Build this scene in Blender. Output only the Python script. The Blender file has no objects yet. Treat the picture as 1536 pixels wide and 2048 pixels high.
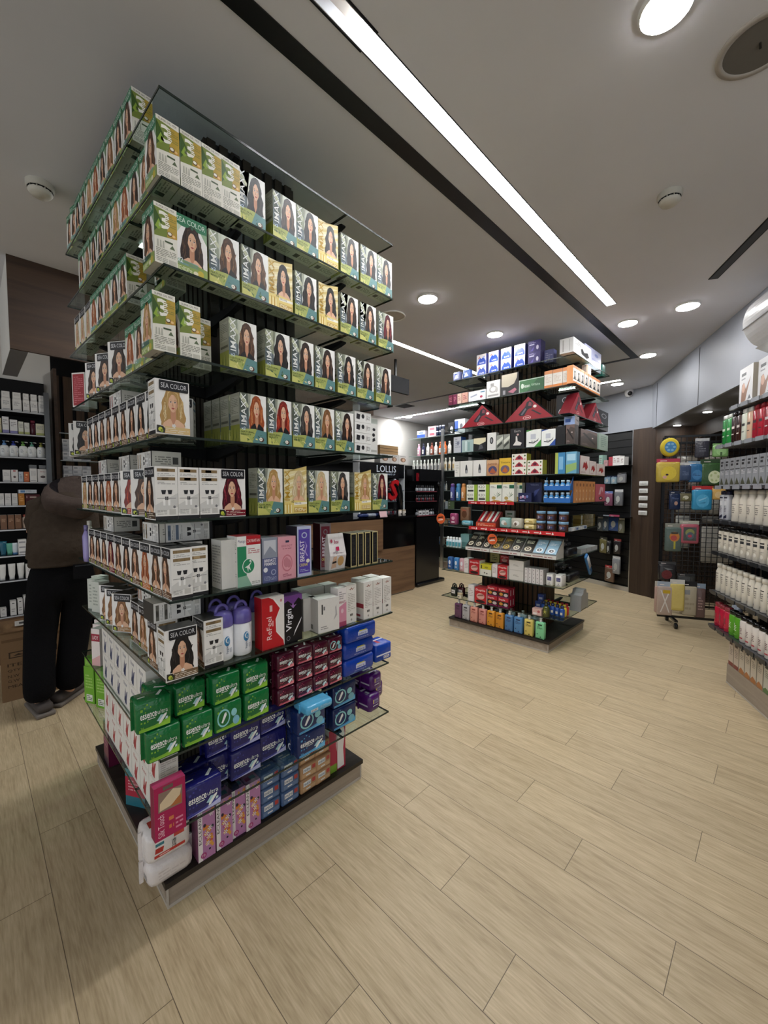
import bpy, bmesh, math, random
from math import sin, cos, pi, radians, sqrt, atan2, floor
from mathutils import Vector, Matrix
random.seed(7)
SC = bpy.context.scene
COL = SC.collection.objects

# ------------------------------------------------------------------ camera measurements (metres, radians)
FOC, YAW, PITCH, EYE = 814.79, 0.774698, -0.0513744, 1.45
_f = Vector((cos(YAW)*cos(PITCH), sin(YAW)*cos(PITCH), sin(PITCH)))
_r = Vector((sin(YAW), -cos(YAW), 0))
_d = _f.cross(_r)
def project(p):
    q = Vector(p) - Vector((0, 0, EYE))
    z = q.dot(_f)
    return FOC*q.dot(_r)/z + 768, FOC*q.dot(_d)/z + 1024

def lin(h):
    h = h.lstrip('#')
    o = []
    for i in (0, 2, 4):
        c = int(h[i:i+2], 16)/255
        o.append(c/12.92 if c <= .04045 else ((c+.055)/1.055)**2.4)
    return (*o, 1.0)

# ------------------------------------------------------------------ materials
MATS = {}
def _new(name):
    m = bpy.data.materials.new(name); m.use_nodes = True
    nt = m.node_tree; nt.nodes.clear()
    out = nt.nodes.new('ShaderNodeOutputMaterial')
    MATS[name] = m
    return m, nt, out
def N(nt, t, **kw):
    n = nt.nodes.new(t)
    for k, v in kw.items():
        if k in n.inputs.keys(): n.inputs[k].default_value = v
        else: setattr(n, k, v)
    return n
def K(nt, a, b): nt.links.new(a, b)

def printed(name, rough, spec=.5, bump=0, bscale=60, coat=0, metal=0, noise=.04):
    """surface whose own colour comes from the mesh's colour layer, with a little procedural variation"""
    m, nt, out = _new(name)
    b = N(nt, 'ShaderNodeBsdfPrincipled', Roughness=rough, Metallic=metal)
    b.inputs['Specular IOR Level'].default_value = spec
    b.inputs['Coat Weight'].default_value = coat
    a = N(nt, 'ShaderNodeAttribute', attribute_name='col')
    tc = N(nt, 'ShaderNodeTexCoord')
    nz = N(nt, 'ShaderNodeTexNoise', Scale=bscale, Detail=3.0)
    K(nt, tc.outputs['Object'], nz.inputs['Vector'])
    mr = N(nt, 'ShaderNodeMapRange'); mr.inputs['To Min'].default_value = 1-noise; mr.inputs['To Max'].default_value = 1+noise
    K(nt, nz.outputs['Fac'], mr.inputs['Value'])
    vm = N(nt, 'ShaderNodeVectorMath', operation='SCALE')
    K(nt, a.outputs['Color'], vm.inputs[0]); K(nt, mr.outputs['Result'], vm.inputs['Scale'])
    K(nt, vm.outputs['Vector'], b.inputs['Base Color'])
    if bump:
        bp = N(nt, 'ShaderNodeBump', Strength=bump, Distance=.01)
        K(nt, nz.outputs['Fac'], bp.inputs['Height']); K(nt, bp.outputs['Normal'], b.inputs['Normal'])
    K(nt, b.outputs['BSDF'], out.inputs['Surface'])
    return m
printed('print', .38, .45)
printed('gloss', .2, .5)
printed('matte', .75, .2)
printed('film', .24, .55, .35, 45)
printed('cloth', .95, .1, .5, 180, noise=.18)
printed('knit', .95, .1, .6, 30, noise=.3)
printed('board', .8, .2, .15, 90, noise=.08)
printed('metal', .3, .5, metal=1)

def clear(name, tint, gloss=.12, edge=None):
    """thin clear sheet: tinted see-through with a facing-dependent reflection"""
    m, nt, out = _new(name)
    t = N(nt, 'ShaderNodeBsdfTransparent', Color=tint)
    g = N(nt, 'ShaderNodeBsdfGlossy', Roughness=.03, Color=(.9, 1, .95, 1))
    lw = N(nt, 'ShaderNodeLayerWeight', Blend=.5)
    pw = N(nt, 'ShaderNodeMath', operation='POWER'); pw.inputs[1].default_value = 3.2
    K(nt, lw.outputs['Facing'], pw.inputs[0])
    mul = N(nt, 'ShaderNodeMath', operation='MULTIPLY_ADD'); mul.inputs[1].default_value = .55; mul.inputs[2].default_value = gloss*.25
    K(nt, pw.outputs[0], mul.inputs[0])
    mx = N(nt, 'ShaderNodeMixShader')
    K(nt, mul.outputs[0], mx.inputs[0]); K(nt, t.outputs[0], mx.inputs[1]); K(nt, g.outputs[0], mx.inputs[2])
    K(nt, mx.outputs[0], out.inputs['Surface'])
    return m
clear('glass', (.9, .95, .925, 1))
clear('cellophane', (.93, .95, .96, 1), .3)

def solid(name, hexcol, rough=.5, spec=.4, metal=0):
    m, nt, out = _new(name)
    b = N(nt, 'ShaderNodeBsdfPrincipled', Roughness=rough, Metallic=metal)
    b.inputs['Specular IOR Level'].default_value = spec
    tc = N(nt, 'ShaderNodeTexCoord'); nz = N(nt, 'ShaderNodeTexNoise', Scale=3.0, Detail=4.0)
    K(nt, tc.outputs['Object'], nz.inputs['Vector'])
    c = lin(hexcol)
    r = N(nt, 'ShaderNodeValToRGB')
    r.color_ramp.elements[0].color = (*[x*.95 for x in c[:3]], 1); r.color_ramp.elements[1].color = (*[min(1, x*1.05) for x in c[:3]], 1)
    K(nt, nz.outputs['Fac'], r.inputs['Fac']); K(nt, r.outputs['Color'], b.inputs['Base Color'])
    K(nt, b.outputs['BSDF'], out.inputs['Surface'])
    return m
solid('ceiling', '#d3d4da', .95, .1)
solid('white_wall', '#d9d7d2', .9, .2)
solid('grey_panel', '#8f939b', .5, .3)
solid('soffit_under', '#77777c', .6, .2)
solid('black', '#0b0b0d', .45, .4)
solid('black_gloss', '#070708', .12, .5)
solid('dark_wall', '#141416', .7, .2)
solid('edge_white', '#b4ada3', .4, .4)
solid('steel', '#b9bcc0', .28, .5, 1)

def emit(name, col, s):
    m, nt, out = _new(name)
    e = N(nt, 'ShaderNodeEmission', Color=col, Strength=s)
    K(nt, e.outputs[0], out.inputs['Surface'])
    return m
emit('led', (.99, .995, 1, 1), 27.0)
emit('lamp', (1, .985, .965, 1), 40.0)
emit('led_dim', (.9, .95, 1, 1), 2.0)

def wood(name, c1, c2, axis, scale, rough=.5, along=.06):
    m, nt, out = _new(name)
    b = N(nt, 'ShaderNodeBsdfPrincipled', Roughness=rough); b.inputs['Specular IOR Level'].default_value = .35
    tc = N(nt, 'ShaderNodeTexCoord')
    mp = N(nt, 'ShaderNodeMapping'); s = [scale]*3; s[axis] = scale*along; mp.inputs['Scale'].default_value = s
    K(nt, tc.outputs['Object'], mp.inputs['Vector'])
    nz = N(nt, 'ShaderNodeTexNoise', Scale=1.0, Detail=6.0, Roughness=.6, Distortion=.6)
    K(nt, mp.outputs[0], nz.inputs['Vector'])
    r = N(nt, 'ShaderNodeValToRGB')
    r.color_ramp.elements[0].position = .3; r.color_ramp.elements[0].color = lin(c1)
    r.color_ramp.elements[1].position = .72; r.color_ramp.elements[1].color = lin(c2)
    K(nt, nz.outputs['Fac'], r.inputs['Fac']); K(nt, r.outputs['Color'], b.inputs['Base Color'])
    K(nt, b.outputs['BSDF'], out.inputs['Surface'])
    return m
wood('wood_soffit', '#2e2119', '#4d3a2c', 0, 14, .6)
wood('wood_column', '#2c211a', '#47382d', 2, 14, .5)
wood('wood_slat', '#382718', '#604630', 2, 30, .55)
wood('wood_dark_slat', '#1d1713', '#33291f', 2, 30, .55)
wood('wood_counter', '#5a4230', '#7c5f45', 0, 16, .5)
wood('wood_plinth', '#8d8174', '#a99c8d', 0, 22, .55)
wood('wood_plinth_y', '#8d8174', '#a99c8d', 1, 22, .55)
wood('plinth_top', '#231d19', '#36302b', 0, 20, .4)
wood('crate', '#a98456', '#c7a477', 0, 20, .7)

def floor_material():
    m, nt, out = _new('plank_floor')
    b = N(nt, 'ShaderNodeBsdfPrincipled', Roughness=.42); b.inputs['Specular IOR Level'].default_value = .35
    tc = N(nt, 'ShaderNodeTexCoord'); sp = N(nt, 'ShaderNodeSeparateXYZ'); K(nt, tc.outputs['Object'], sp.inputs[0])
    def M(op, a, bb=None, c=None):
        n = N(nt, 'ShaderNodeMath', operation=op)
        for i, v in enumerate((a, bb, c)):
            if v is None: continue
            if isinstance(v, (int, float)): n.inputs[i].default_value = v
            else: K(nt, v, n.inputs[i])
        return n.outputs[0]
    u = M('DIVIDE', M('SUBTRACT', sp.outputs['X'], .161), .1978)
    col = M('FLOOR', u); fu = M('SUBTRACT', u, col)
    k3 = M('FLOORED_MODULO', col, 3.0)
    off = M('ADD', .195, M('ADD', M('MULTIPLY', M('GREATER_THAN', k3, .5), .352), M('MULTIPLY', M('GREATER_THAN', k3, 1.5), .292)))
    v = M('SUBTRACT', sp.outputs['Y'], off); row = M('FLOOR', v); fv = M('SUBTRACT', v, row)
    du = M('MULTIPLY', M('MINIMUM', fu, M('SUBTRACT', 1.0, fu)), .1978)
    dv = M('MINIMUM', fv, M('SUBTRACT', 1.0, fv))
    d = M('MINIMUM', du, dv)
    gap = M('LESS_THAN', d, .0011)
    cb = N(nt, 'ShaderNodeCombineXYZ'); K(nt, col, cb.inputs[0]); K(nt, row, cb.inputs[1])
    wn = N(nt, 'ShaderNodeTexWhiteNoise'); wn.noise_dimensions = '2D'; K(nt, cb.outputs[0], wn.inputs['Vector'])
    # grain: stretched noise, shifted per plank
    sc = N(nt, 'ShaderNodeCombineXYZ')
    K(nt, M('ADD', M('MULTIPLY', sp.outputs['X'], 26.0), M('MULTIPLY', wn.outputs['Value'], 40.0)), sc.inputs[0])
    K(nt, M('MULTIPLY', sp.outputs['Y'], 1.5), sc.inputs[1]); K(nt, wn.outputs['Value'], sc.inputs[2])
    n1 = N(nt, 'ShaderNodeTexNoise', Scale=1.0, Detail=5.0, Roughness=.6, Distortion=1.2); K(nt, sc.outputs[0], n1.inputs['Vector'])
    s2 = N(nt, 'ShaderNodeVectorMath', operation='MULTIPLY'); s2.inputs[1].default_value = (7, 9, 1); K(nt, sc.outputs[0], s2.inputs[0])
    n2 = N(nt, 'ShaderNodeTexNoise', Scale=1.0, Detail=3.0); K(nt, s2.outputs[0], n2.inputs['Vector'])
    g = M('ADD', M('MULTIPLY', n1.outputs['Fac'], .5), M('MULTIPLY', n2.outputs['Fac'], .5))
    r = N(nt, 'ShaderNodeValToRGB')
    r.color_ramp.elements[0].position = .33; r.color_ramp.elements[0].color = lin('#a69273')
    r.color_ramp.elements[1].position = .68; r.color_ramp.elements[1].color = lin('#cebb9b')
    e = r.color_ramp.elements.new(.5); e.color = lin('#bba887')
    K(nt, g, r.inputs['Fac'])
    br = N(nt, 'ShaderNodeVectorMath', operation='SCALE'); K(nt, r.outputs['Color'], br.inputs[0])
    K(nt, M('ADD', .93, M('MULTIPLY', wn.outputs['Value'], .12)), br.inputs['Scale'])
    mx = N(nt, 'ShaderNodeMixRGB'); K(nt, gap, mx.inputs['Fac']); K(nt, br.outputs[0], mx.inputs['Color1']); mx.inputs['Color2'].default_value = lin('#6a5b47')
    K(nt, mx.outputs[0], b.inputs['Base Color'])
    bp = N(nt, 'ShaderNodeBump', Strength=.12, Distance=.003)
    K(nt, n2.outputs['Fac'], bp.inputs['Height']); K(nt, bp.outputs[0], b.inputs['Normal'])
    K(nt, M('ADD', .36, M('MULTIPLY', n1.outputs['Fac'], .18)), b.inputs['Roughness'])
    K(nt, b.outputs[0], out.inputs['Surface'])
floor_material()

# ------------------------------------------------------------------ mesh builder
class MB:
    def __init__(s): s.v = []; s.f = []; s.c = []; s.m = []; s.s = []
    def face(s, pts, col='#ffffff', mat='print', smooth=False):
        i = len(s.v); s.v.extend(tuple(p) for p in pts); s.f.append(tuple(range(i, i+len(pts))))
        s.c.append(col); s.m.append(mat); s.s.append(smooth)
    def poly(s, verts, faces, col, mat, smooth=False, M=None):
        i = len(s.v)
        s.v.extend(tuple(M @ Vector(p)) if M is not None else tuple(p) for p in verts)
        for k, f in enumerate(faces):
            s.f.append(tuple(i+j for j in f)); s.c.append(col[k] if isinstance(col, list) else col); s.m.append(mat); s.s.append(smooth)
    def box(s, x0, y0, z0, x1, y1, z1, col='#ffffff', mat='print', M=None):
        v = [(x0,y0,z0),(x1,y0,z0),(x1,y1,z0),(x0,y1,z0),(x0,y0,z1),(x1,y0,z1),(x1,y1,z1),(x0,y1,z1)]
        s.poly(v, [(0,3,2,1),(4,5,6,7),(0,1,5,4),(1,2,6,5),(2,3,7,6),(3,0,4,7)], col, mat, M=M)
    def rbox(s, x0, y0, z0, x1, y1, z1, r, col, mat, seg=2, M=None, smooth=True):
        bm = bmesh.new(); bmesh.ops.create_cube(bm, size=1)
        for v in bm.verts: v.co = Vector((x0+(x1-x0)*(v.co.x+.5), y0+(y1-y0)*(v.co.y+.5), z0+(z1-z0)*(v.co.z+.5)))
        bmesh.ops.bevel(bm, geom=list(bm.edges), offset=r, segments=seg, profile=.5, affect='EDGES')
        bm.verts.ensure_lookup_table()
        s.poly([v.co[:] for v in bm.verts], [[v.index for v in f.verts] for f in bm.faces], col, mat, smooth, M); bm.free()
    def lathe(s, prof, col, mat, n=20, M=None, smooth=True, sx=1, sy=1, cap=True):
        """prof: (radius, z[, colour of the band above])"""
        v = []; f = []; cc = []
        for (r, z, *_) in prof:
            for k in range(n):
                a = 2*pi*k/n; v.append((r*cos(a)*sx, r*sin(a)*sy, z))
        for i in range(len(prof)-1):
            c = prof[i][2] if len(prof[i]) > 2 else col
            for k in range(n):
                f.append((i*n+k, i*n+(k+1) % n, (i+1)*n+(k+1) % n, (i+1)*n+k)); cc.append(c)
        if cap:
            f.append(tuple(reversed(range(n)))); cc.append(cc[0])
            f.append(tuple((len(prof)-1)*n+k for k in range(n))); cc.append(cc[-2])
        s.poly(v, f, cc, mat, smooth, M)
    def tube(s, pts, r, col, mat, n=8, closed=False, smooth=True):
        pts = [Vector(p) for p in pts]; L = len(pts); rr = r if isinstance(r, (list, tuple)) else [r]*L
        v = []; f = []
        up = Vector((0, 0, 1))
        for i, p in enumerate(pts):
            if closed: t = pts[(i+1) % L]-pts[i-1]
            else: t = pts[min(i+1, L-1)]-pts[max(i-1, 0)]
            t.normalize()
            a = t.cross(up)
            if a.length < .05: a = t.cross(Vector((1, 0, 0)))
            a.normalize(); b = a.cross(t)
            for k in range(n): v.append(p+a*rr[i]*cos(2*pi*k/n)+b*rr[i]*sin(2*pi*k/n))
        for i in range(L if closed else L-1):
            j = (i+1) % L
            for k in range(n): f.append((i*n+k, j*n+k, j*n+(k+1) % n, i*n+(k+1) % n))
        if not closed: f += [tuple(range(n)), tuple(reversed(range((L-1)*n, L*n)))]
        s.poly(v, f, col, mat, smooth)
    def prism(s, pts2, z0, z1, col, mat, M=None):
        n = len(pts2)
        v = [(x, y, z0) for x, y in pts2]+[(x, y, z1) for x, y in pts2]
        s.poly(v, [tuple(reversed(range(n))), tuple(range(n, 2*n))]+[(i, (i+1) % n, n+(i+1) % n, n+i) for i in range(n)], col, mat, M=M)
    def xf(s, M): s.v = [tuple(M @ Vector(p)) for p in s.v]; return s
    def mesh(s, name):
        me = bpy.data.meshes.new(name); me.from_pydata(s.v, [], s.f)
        names = []
        for m in s.m:
            if m not in names: names.append(m)
        for m in names: me.materials.append(MATS[m])
        ix = {m: i for i, m in enumerate(names)}
        me.polygons.foreach_set('material_index', [ix[m] for m in s.m])
        me.polygons.foreach_set('use_smooth', s.s)
        at = me.color_attributes.new('col', 'FLOAT_COLOR', 'CORNER')
        data = []; cache = {}
        for f, c in zip(s.f, s.c):
            if c not in cache: cache[c] = lin(c)
            data.extend(cache[c]*len(f))
        at.data.foreach_set('color', data)
        me.update()
        return me

# ------------------------------------------------------------------ lettering and printed faces
_txt = {}
def glyphs(s, bold=0.0):
    k = (s, bold)
    if k not in _txt:
        cu = bpy.data.curves.new('t', 'FONT'); cu.body = s; cu.resolution_u = 2; cu.offset = bold*.5; cu.fill_mode = 'FRONT'
        o = bpy.data.objects.new('t', cu)
        me = o.to_mesh()
        v = [(p.co.x, p.co.y) for p in me.vertices]; f = [tuple(p.vertices) for p in me.polygons]
        o.to_mesh_clear(); bpy.data.objects.remove(o); bpy.data.curves.remove(cu)
        if not v: v, f = [(0, 0), (1, 0), (1, 1)], []
        x0 = min(p[0] for p in v); y0 = min(p[1] for p in v); x1 = max(p[0] for p in v); y1 = max(p[1] for p in v)
        _txt[k] = ([(x-x0, y-y0) for x, y in v], f, x1-x0, y1-y0)
    return _txt[k]

class Face:
    """a flat printed face: origin, two unit axes and the outward normal; drawn in 0..1 across and up"""
    def __init__(s, mb, o, u, v, n, w, h, mat='print'):
        s.mb = mb; s.o = Vector(o); s.u = Vector(u); s.v = Vector(v); s.n = Vector(n); s.w = w; s.h = h; s.mat = mat; s.l = 0
    def at(s, a, b): return s.o+s.u*(a*s.w)+s.v*(b*s.h)+s.n*(.00022*(1+.35*s.l))
    def p(s, pts, col): s.mb.face([s.at(a, b) for a, b in pts], col, s.mat)
    def r(s, x0, y0, x1, y1, col): s.p([(x0, y0), (x1, y0), (x1, y1), (x0, y1)], col)
    def e(s, cx, cy, rx, ry, col, n=14, a0=0): s.p([(cx+rx*cos(a0+2*pi*i/n), cy+ry*sin(a0+2*pi*i/n)) for i in range(n)], col)
    def up(s, k=1): s.l += k; return s
    def T(s, text, x0, y0, x1, y1, col, rot=0, bold=0.0, fit='both'):
        """lettering fitted into a rectangle; rot 1 reads upwards"""
        v, f, w, h = glyphs(text, bold)
        W, H = (x1-x0)*s.w, (y1-y0)*s.h
        if rot: W, H = H, W
        kx, ky = W/w, H/h
        if fit == 'keep': kx = ky = min(kx, ky)
        pts = []
        for x, y in v:
            a, b = x*kx-w*kx/2, y*ky-h*ky/2
            if rot == 1: a, b = -b, a
            if rot == 2: a, b = b, -a
            if rot == 3: a, b = -a, -b
            pts.append(s.at((x0+x1)/2+a/s.w, (y0+y1)/2+b/s.h))
        s.mb.poly(pts, f, col, s.mat)
    def lines(s, x0, y0, x1, y1, n, col, seed=0, thick=.45):
        rn = random.Random(seed); dh = (y1-y0)/n
        for i in range(n):
            a = x0
            y = y1-(i+1)*dh
            while a < x1-.02:
                b = min(x1, a+rn.uniform(.06, .3)); s.r(a, y+dh*(1-thick)/2, b, y+dh*(1+thick)/2, col); a = b+rn.uniform(.02, .05)
                if rn.random() < .12: break
    def draw(s, art):
        for it in art:
            k = it[0]; s.l += .2
            if k == 'r': s.r(*it[1:])
            elif k == 'e': s.e(*it[1:])
            elif k == 'p': s.p(it[1], it[2])
            elif k == 'T': s.T(*it[1:])
            elif k == 'l': s.lines(*it[1:])
            elif k == '+': s.up(it[1] if len(it) > 1 else 1)
            elif k == 'fn': it[1](s, *it[2:])

def faces(mb, w, h, d, mat='print', z0=0, y0=0):
    return dict(
        front=Face(mb, (-w/2, y0, z0), (1,0,0), (0,0,1), (0,-1,0), w, h, mat),
        back=Face(mb, (w/2, y0+d, z0), (-1,0,0), (0,0,1), (0,1,0), w, h, mat),
        left=Face(mb, (-w/2, y0+d, z0), (0,-1,0), (0,0,1), (-1,0,0), d, h, mat),
        right=Face(mb, (w/2, y0, z0), (0,1,0), (0,0,1), (1,0,0), d, h, mat),
        top=Face(mb, (-w/2, y0, z0+h), (1,0,0), (0,1,0), (0,0,1), w, d, mat),
        bottom=Face(mb, (-w/2, y0+d, z0), (1,0,0), (0,-1,0), (0,0,-1), w, d, mat))

# ------------------------------------------------------------------ objects
def link(name, me, parent=None, loc=None, rz=None):
    o = bpy.data.objects.new(name, me); COL.link(o)
    if parent is not None: o.parent = parent
    if loc is not None: o.location = loc
    if rz is not None: o.rotation_euler = (0, 0, rz)
    return o
LABELS = {}
def tag(o, label, cat, group=None):
    o['label'] = label; o['category'] = cat
    if group: o['group'] = group
    LABELS[label] = LABELS.get(label, 0)+1
    return o
def struct(name, mb, loc=None, rz=None):
    o = link(name, mb.mesh(name) if isinstance(mb, MB) else mb, None, loc, rz); o['kind'] = 'structure'; return o
def empty(name, loc=(0,0,0), rz=0):
    o = bpy.data.objects.new(name, None); COL.link(o); o.location = loc; o.rotation_euler = (0, 0, rz); o.empty_display_size = .05
    return o
_cache = {}
def cached(key, fn):
    if key not in _cache: _cache[key] = fn()
    return _cache[key]
class Proto:
    """one kind of product: a body mesh plus named part meshes (and their sub-parts)"""
    def __init__(s, name, cat, body, parts=()): s.name = name; s.cat = cat; s.body = body; s.parts = parts; s.first = None
    def put(s, loc, rz, label, group=None, rx=None):
        if s.first is None:
            o = link(s.name, s.body); s.first = o
            for nm, me, *sub in s.parts:
                p = link(nm, me, o)
                for n2, m2 in (sub[0] if sub else ()): link(n2, m2, p)
        else:
            o = s.first.copy(); COL.link(o)
            for k in ('label', 'category', 'group'):
                if k in o: del o[k]
            for ch in s.first.children:
                c = ch.copy(); COL.link(c); c.parent = o
                for g in ch.children:
                    e = g.copy(); COL.link(e); e.parent = c
        o.location = loc; o.rotation_euler = (0, 0, rz)
        if rx: o.rotation_euler = (*rx, rz)
        return tag(o, label, s.cat, group)
ORD = 'first second third fourth fifth sixth seventh eighth ninth tenth eleventh twelfth thirteenth fourteenth fifteenth sixteenth seventeenth eighteenth nineteenth twentieth'.split()
# ------------------------------------------------------------------ printed artwork
HAIR = dict(black=('#14100f', '#2b2422', '#3a3230'), darkbrown=('#2a1a14', '#46301f', '#5b412e'), brown=('#4a3020', '#6d4a30', '#8a6342'),
            copper=('#9a4a22', '#c8753f', '#e09a62'), red=('#7d1d10', '#b5351c', '#d45a34'), burgundy=('#4a0f1b', '#7a1a2a', '#9a3444'),
            blonde=('#b58f55', '#d9bb82', '#eed9ab'), platinum=('#cdb78c', '#e6d7b4', '#f6ecd4'), ash=('#3b3836', '#5c5753', '#77716c'), caramel=('#7d5330', '#a97c4c', '#c99e6c'))
HWORD = dict(black='black-haired', darkbrown='dark-brown-haired', brown='brown-haired', copper='copper-haired', red='red-haired', burgundy='burgundy-haired',
             blonde='blonde', platinum='platinum-blonde', ash='ash-haired', caramel='caramel-haired')
def lady(F, x0, y0, x1, y1, hair, seed=0, top='#17161a', bare=False):
    """printed half-length portrait of a long-haired woman"""
    rn = random.Random(seed*31+len(hair)); W, H = x1-x0, y1-y0
    j = lambda a: a+rn.uniform(-.012, .012)
    P = lambda a, b: (x0+a*W, y0+b*H)
    dk, md, hi = HAIR[hair]; skin, shade, lip = '#e3b797', '#c68f70', '#b2504c'
    wav = rn.choice((.012, .02, .03)); tilt = rn.uniform(-.035, .035)
    # hair mass behind
    n = 12; L = []; R = []
    for i in range(n+1):
        t = i/n
        ww = .16+.17*min(1, t*1.9)**.75+.07*t+wav*sin(i*1.35+seed)*min(1, 2*t)
        L.append(P(max(.0, .5+tilt*(1-t)-ww), .985-t*.955 if i else .985)); R.append(P(min(1, .5+tilt*(1-t)+ww*.98+.01*sin(i*2.1)), .985-t*.955 if i else .985))
    L[0] = P(.40+tilt, .975); R[0] = P(.62+tilt, .975)
    F.p([P(.5+tilt, 1.0)]+L+list(reversed(R)), dk)
    F.up()
    # strands of the mass
    for i in range(9):
        s = -1 if i % 2 else 1; a = .19+.13*rn.random(); t0 = rn.uniform(.25, .6); ln = rn.uniform(.25, .4); wd = rn.uniform(.018, .04)
        pts = [(.5+s*(a+.03*sin(k*1.6+i)), t0+ln*.5-ln*k/4) for k in range(5)]
        pts = [(min(.97, max(.03, x)), max(.04, y)) for x, y in pts]
        F.p([P(x-wd/2, y) for x, y in pts]+[P(x+wd/2, y) for x, y in reversed(pts)], rn.choice((md, md, hi)))
    F.up()
    # shoulders and neck
    F.p([P(.16, 0), P(.2, .1), P(.36, .2), P(.64, .2), P(.82, .1), P(.86, 0)], skin if bare else top)
    F.up()
    F.p([P(.42, .2), P(.5, .04), P(.58, .2), P(.585, .42), P(.42, .42)], shade); F.up()
    cx, cy = .5+tilt, .60
    F.p([P(cx+.165*cos(a)*(1 if sin(a) > 0 else 1-.3*abs(sin(a))), cy+.225*sin(a)) for a in [2*pi*k/18 for k in range(18)]], skin); F.up()
    F.p([P(cx+.155*cos(a)*(1-.28*abs(sin(a)) if sin(a) < 0 else 1), cy+.215*sin(a)) for a in (-1.4, -1.0, -.6, -.2, .2, .6)]+[P(cx+.09, cy+.05), P(cx+.07, cy-.1)], '#d3a283'); F.up()
    for s in (-1, 1):
        F.e(*P(cx+s*.066, cy+.03), .036*W, .017*H, '#f4ece6', 8); 
    F.up()
    for s in (-1, 1):
        F.e(*P(cx+s*.064, cy+.03), .018*W, .017*H, '#2b1d18', 8)
        F.p([P(cx+s*.02, cy+.075), P(cx+s*.07, cy+.094), P(cx+s*.112, cy+.07), P(cx+s*.07, cy+.082)], dk)
        F.p([P(cx+s*.03, cy+.045), P(cx+s*.066, cy+.056), P(cx+s*.108, cy+.04), P(cx+s*.066, cy+.044)], '#1d1412')
    F.p([P(cx-.006, cy+.03), P(cx+.012, cy-.06), P(cx+.03, cy-.066), P(cx+.004, cy-.076), P(cx-.026, cy-.066)], shade)
    F.p([P(cx-.055, cy-.118), P(cx-.012, cy-.102), P(cx, cy-.108), P(cx+.012, cy-.102), P(cx+.055, cy-.118), P(cx+.02, cy-.146), P(cx-.02, cy-.146)], lip)
    F.up()
    # parted hair in front
    px = cx+rn.uniform(-.05, .05)
    for s in (-1, 1):
        F.p([P(px, .875), P(px+s*.06, .965), P(cx+s*.17, .9), P(cx+s*.215, .72), P(cx+s*.2, .52), P(cx+s*.235, .36), P(cx+s*.16, .22), P(cx+s*.135, .4), P(cx+s*.15, .56), P(cx+s*.12, .72), P(cx+s*.05, .81)], dk)
        F.up()
        F.p([P(px+s*.05, .9), P(cx+s*.14, .84), P(cx+s*.175, .68), P(cx+s*.17, .5), P(cx+s*.2, .34), P(cx+s*.185, .5), P(cx+s*.19, .7), P(cx+s*.155, .87)], md)
        F.p([P(cx+s*.21, .5), P(cx+s*.25, .34), P(cx+s*.2, .16), P(cx+s*.225, .34)], hi)
    F.up()

def art_imaxx(F, hair, gold, seed):
    rn = random.Random(seed)
    if gold:
        F.r(0, 0, 1, 1, '#e6d8a6'); F.up()
        for k in range(7): F.p([(0, .3+k*.1), (1, .55+k*.09), (1, .60+k*.09) if k < 4 else (1, 1), (0, .34+k*.1)], '#f2e9c6' if k % 2 else '#d3bd78')
    else:
        F.r(0, 0, 1, 1, '#f2f2ee'); F.up()
        F.p([(0, .2), (.34, .24), (.32, 1), (0, 1)], '#59676c')
        F.p([(0, .62), (.33, .5), (.42, 1), (0, 1)], '#a5ad92')
        F.p([(.33, .5), (.6, .8), (.62, 1), (.3, 1)], '#cfd4c6'); F.up()
        F.p([(0, .9), (.3, .7), (.34, .76), (.05, 1)], '#c4c9ac')
    F.up()
    lady(F, .26, .26, 1.0, .985, hair, seed, bare=hair in ('blonde', 'platinum') or gold)
    F.up(2)
    if gold:
        F.p([(0, 0), (1, 0), (1, .28), (.4, .3), (0, .27)], '#e8d27f'); F.up()
        for k in range(5): F.r(.04+k*.06, .02, .07+k*.06, .2+.03*(k % 2), '#c79a35' if k % 2 else '#fff4c8')
        F.p([(.42, .19), (1, .21), (1, .26), (.42, .25)], '#f7f3e4'); F.r(.42, .03, .97, .14, '#c8a24a'); F.up()
        F.T('DELUXE', .46, .215, .74, .25, '#4b3a1c'); F.lines(.45, .045, .95, .13, 3, '#fff6d2', seed)
        F.T('IMAXX', .03, .3, .24, .97, '#c39a35', 1, .01); F.T('x2', .3, .25, .42, .31, '#3a2e1a', 0, .02)
    else:
        F.p([(0, 0), (1, 0), (1, .25), (.55, .295), (0, .27)], '#a9b262')
        F.up(); F.p([(.45, 0), (1, 0), (1, .255), (.62, .285)], '#5f8c8c'); F.p([(0, 0), (.5, 0), (.3, .12), (0, .16)], '#c9c870'); F.up()
        for k in range(8):
            a = rn.uniform(.1, .75); b = rn.uniform(.02, .16); an = rn.uniform(0, pi); F.p([(a, b), (a+.05*cos(an+.4), b+.03*sin(an+.4)), (a+.13*cos(an), b+.09*abs(sin(an))), (a+.05*cos(an-.4), b+.03)], rn.choice(('#3f6a2c', '#7f9b34', '#2f5541', '#e3dd98')))
        F.up(); F.e(.8, .085, .095, .052, '#4a2d1c'); F.up(); F.e(.775, .092, .066, .038, '#f4f1e6'); F.up(); F.e(.775, .092, .03, .016, '#bcb8a4')
        F.T('NATURAL', .04, .2, .52, .235, '#33451f', 0, .01); F.T('BEAUTY', .04, .15, .4, .185, '#33451f', 0, .01)
        F.T('IMAXX', .045, .36, .235, .985, '#f3f5f2', 1, .008); F.T('x2', .05, .255, .2, .315, '#cfe0f4', 0, .02)
        F.T('DELUXE', .20, .34, .255, .52, '#c6d0dc', 1)
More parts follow.
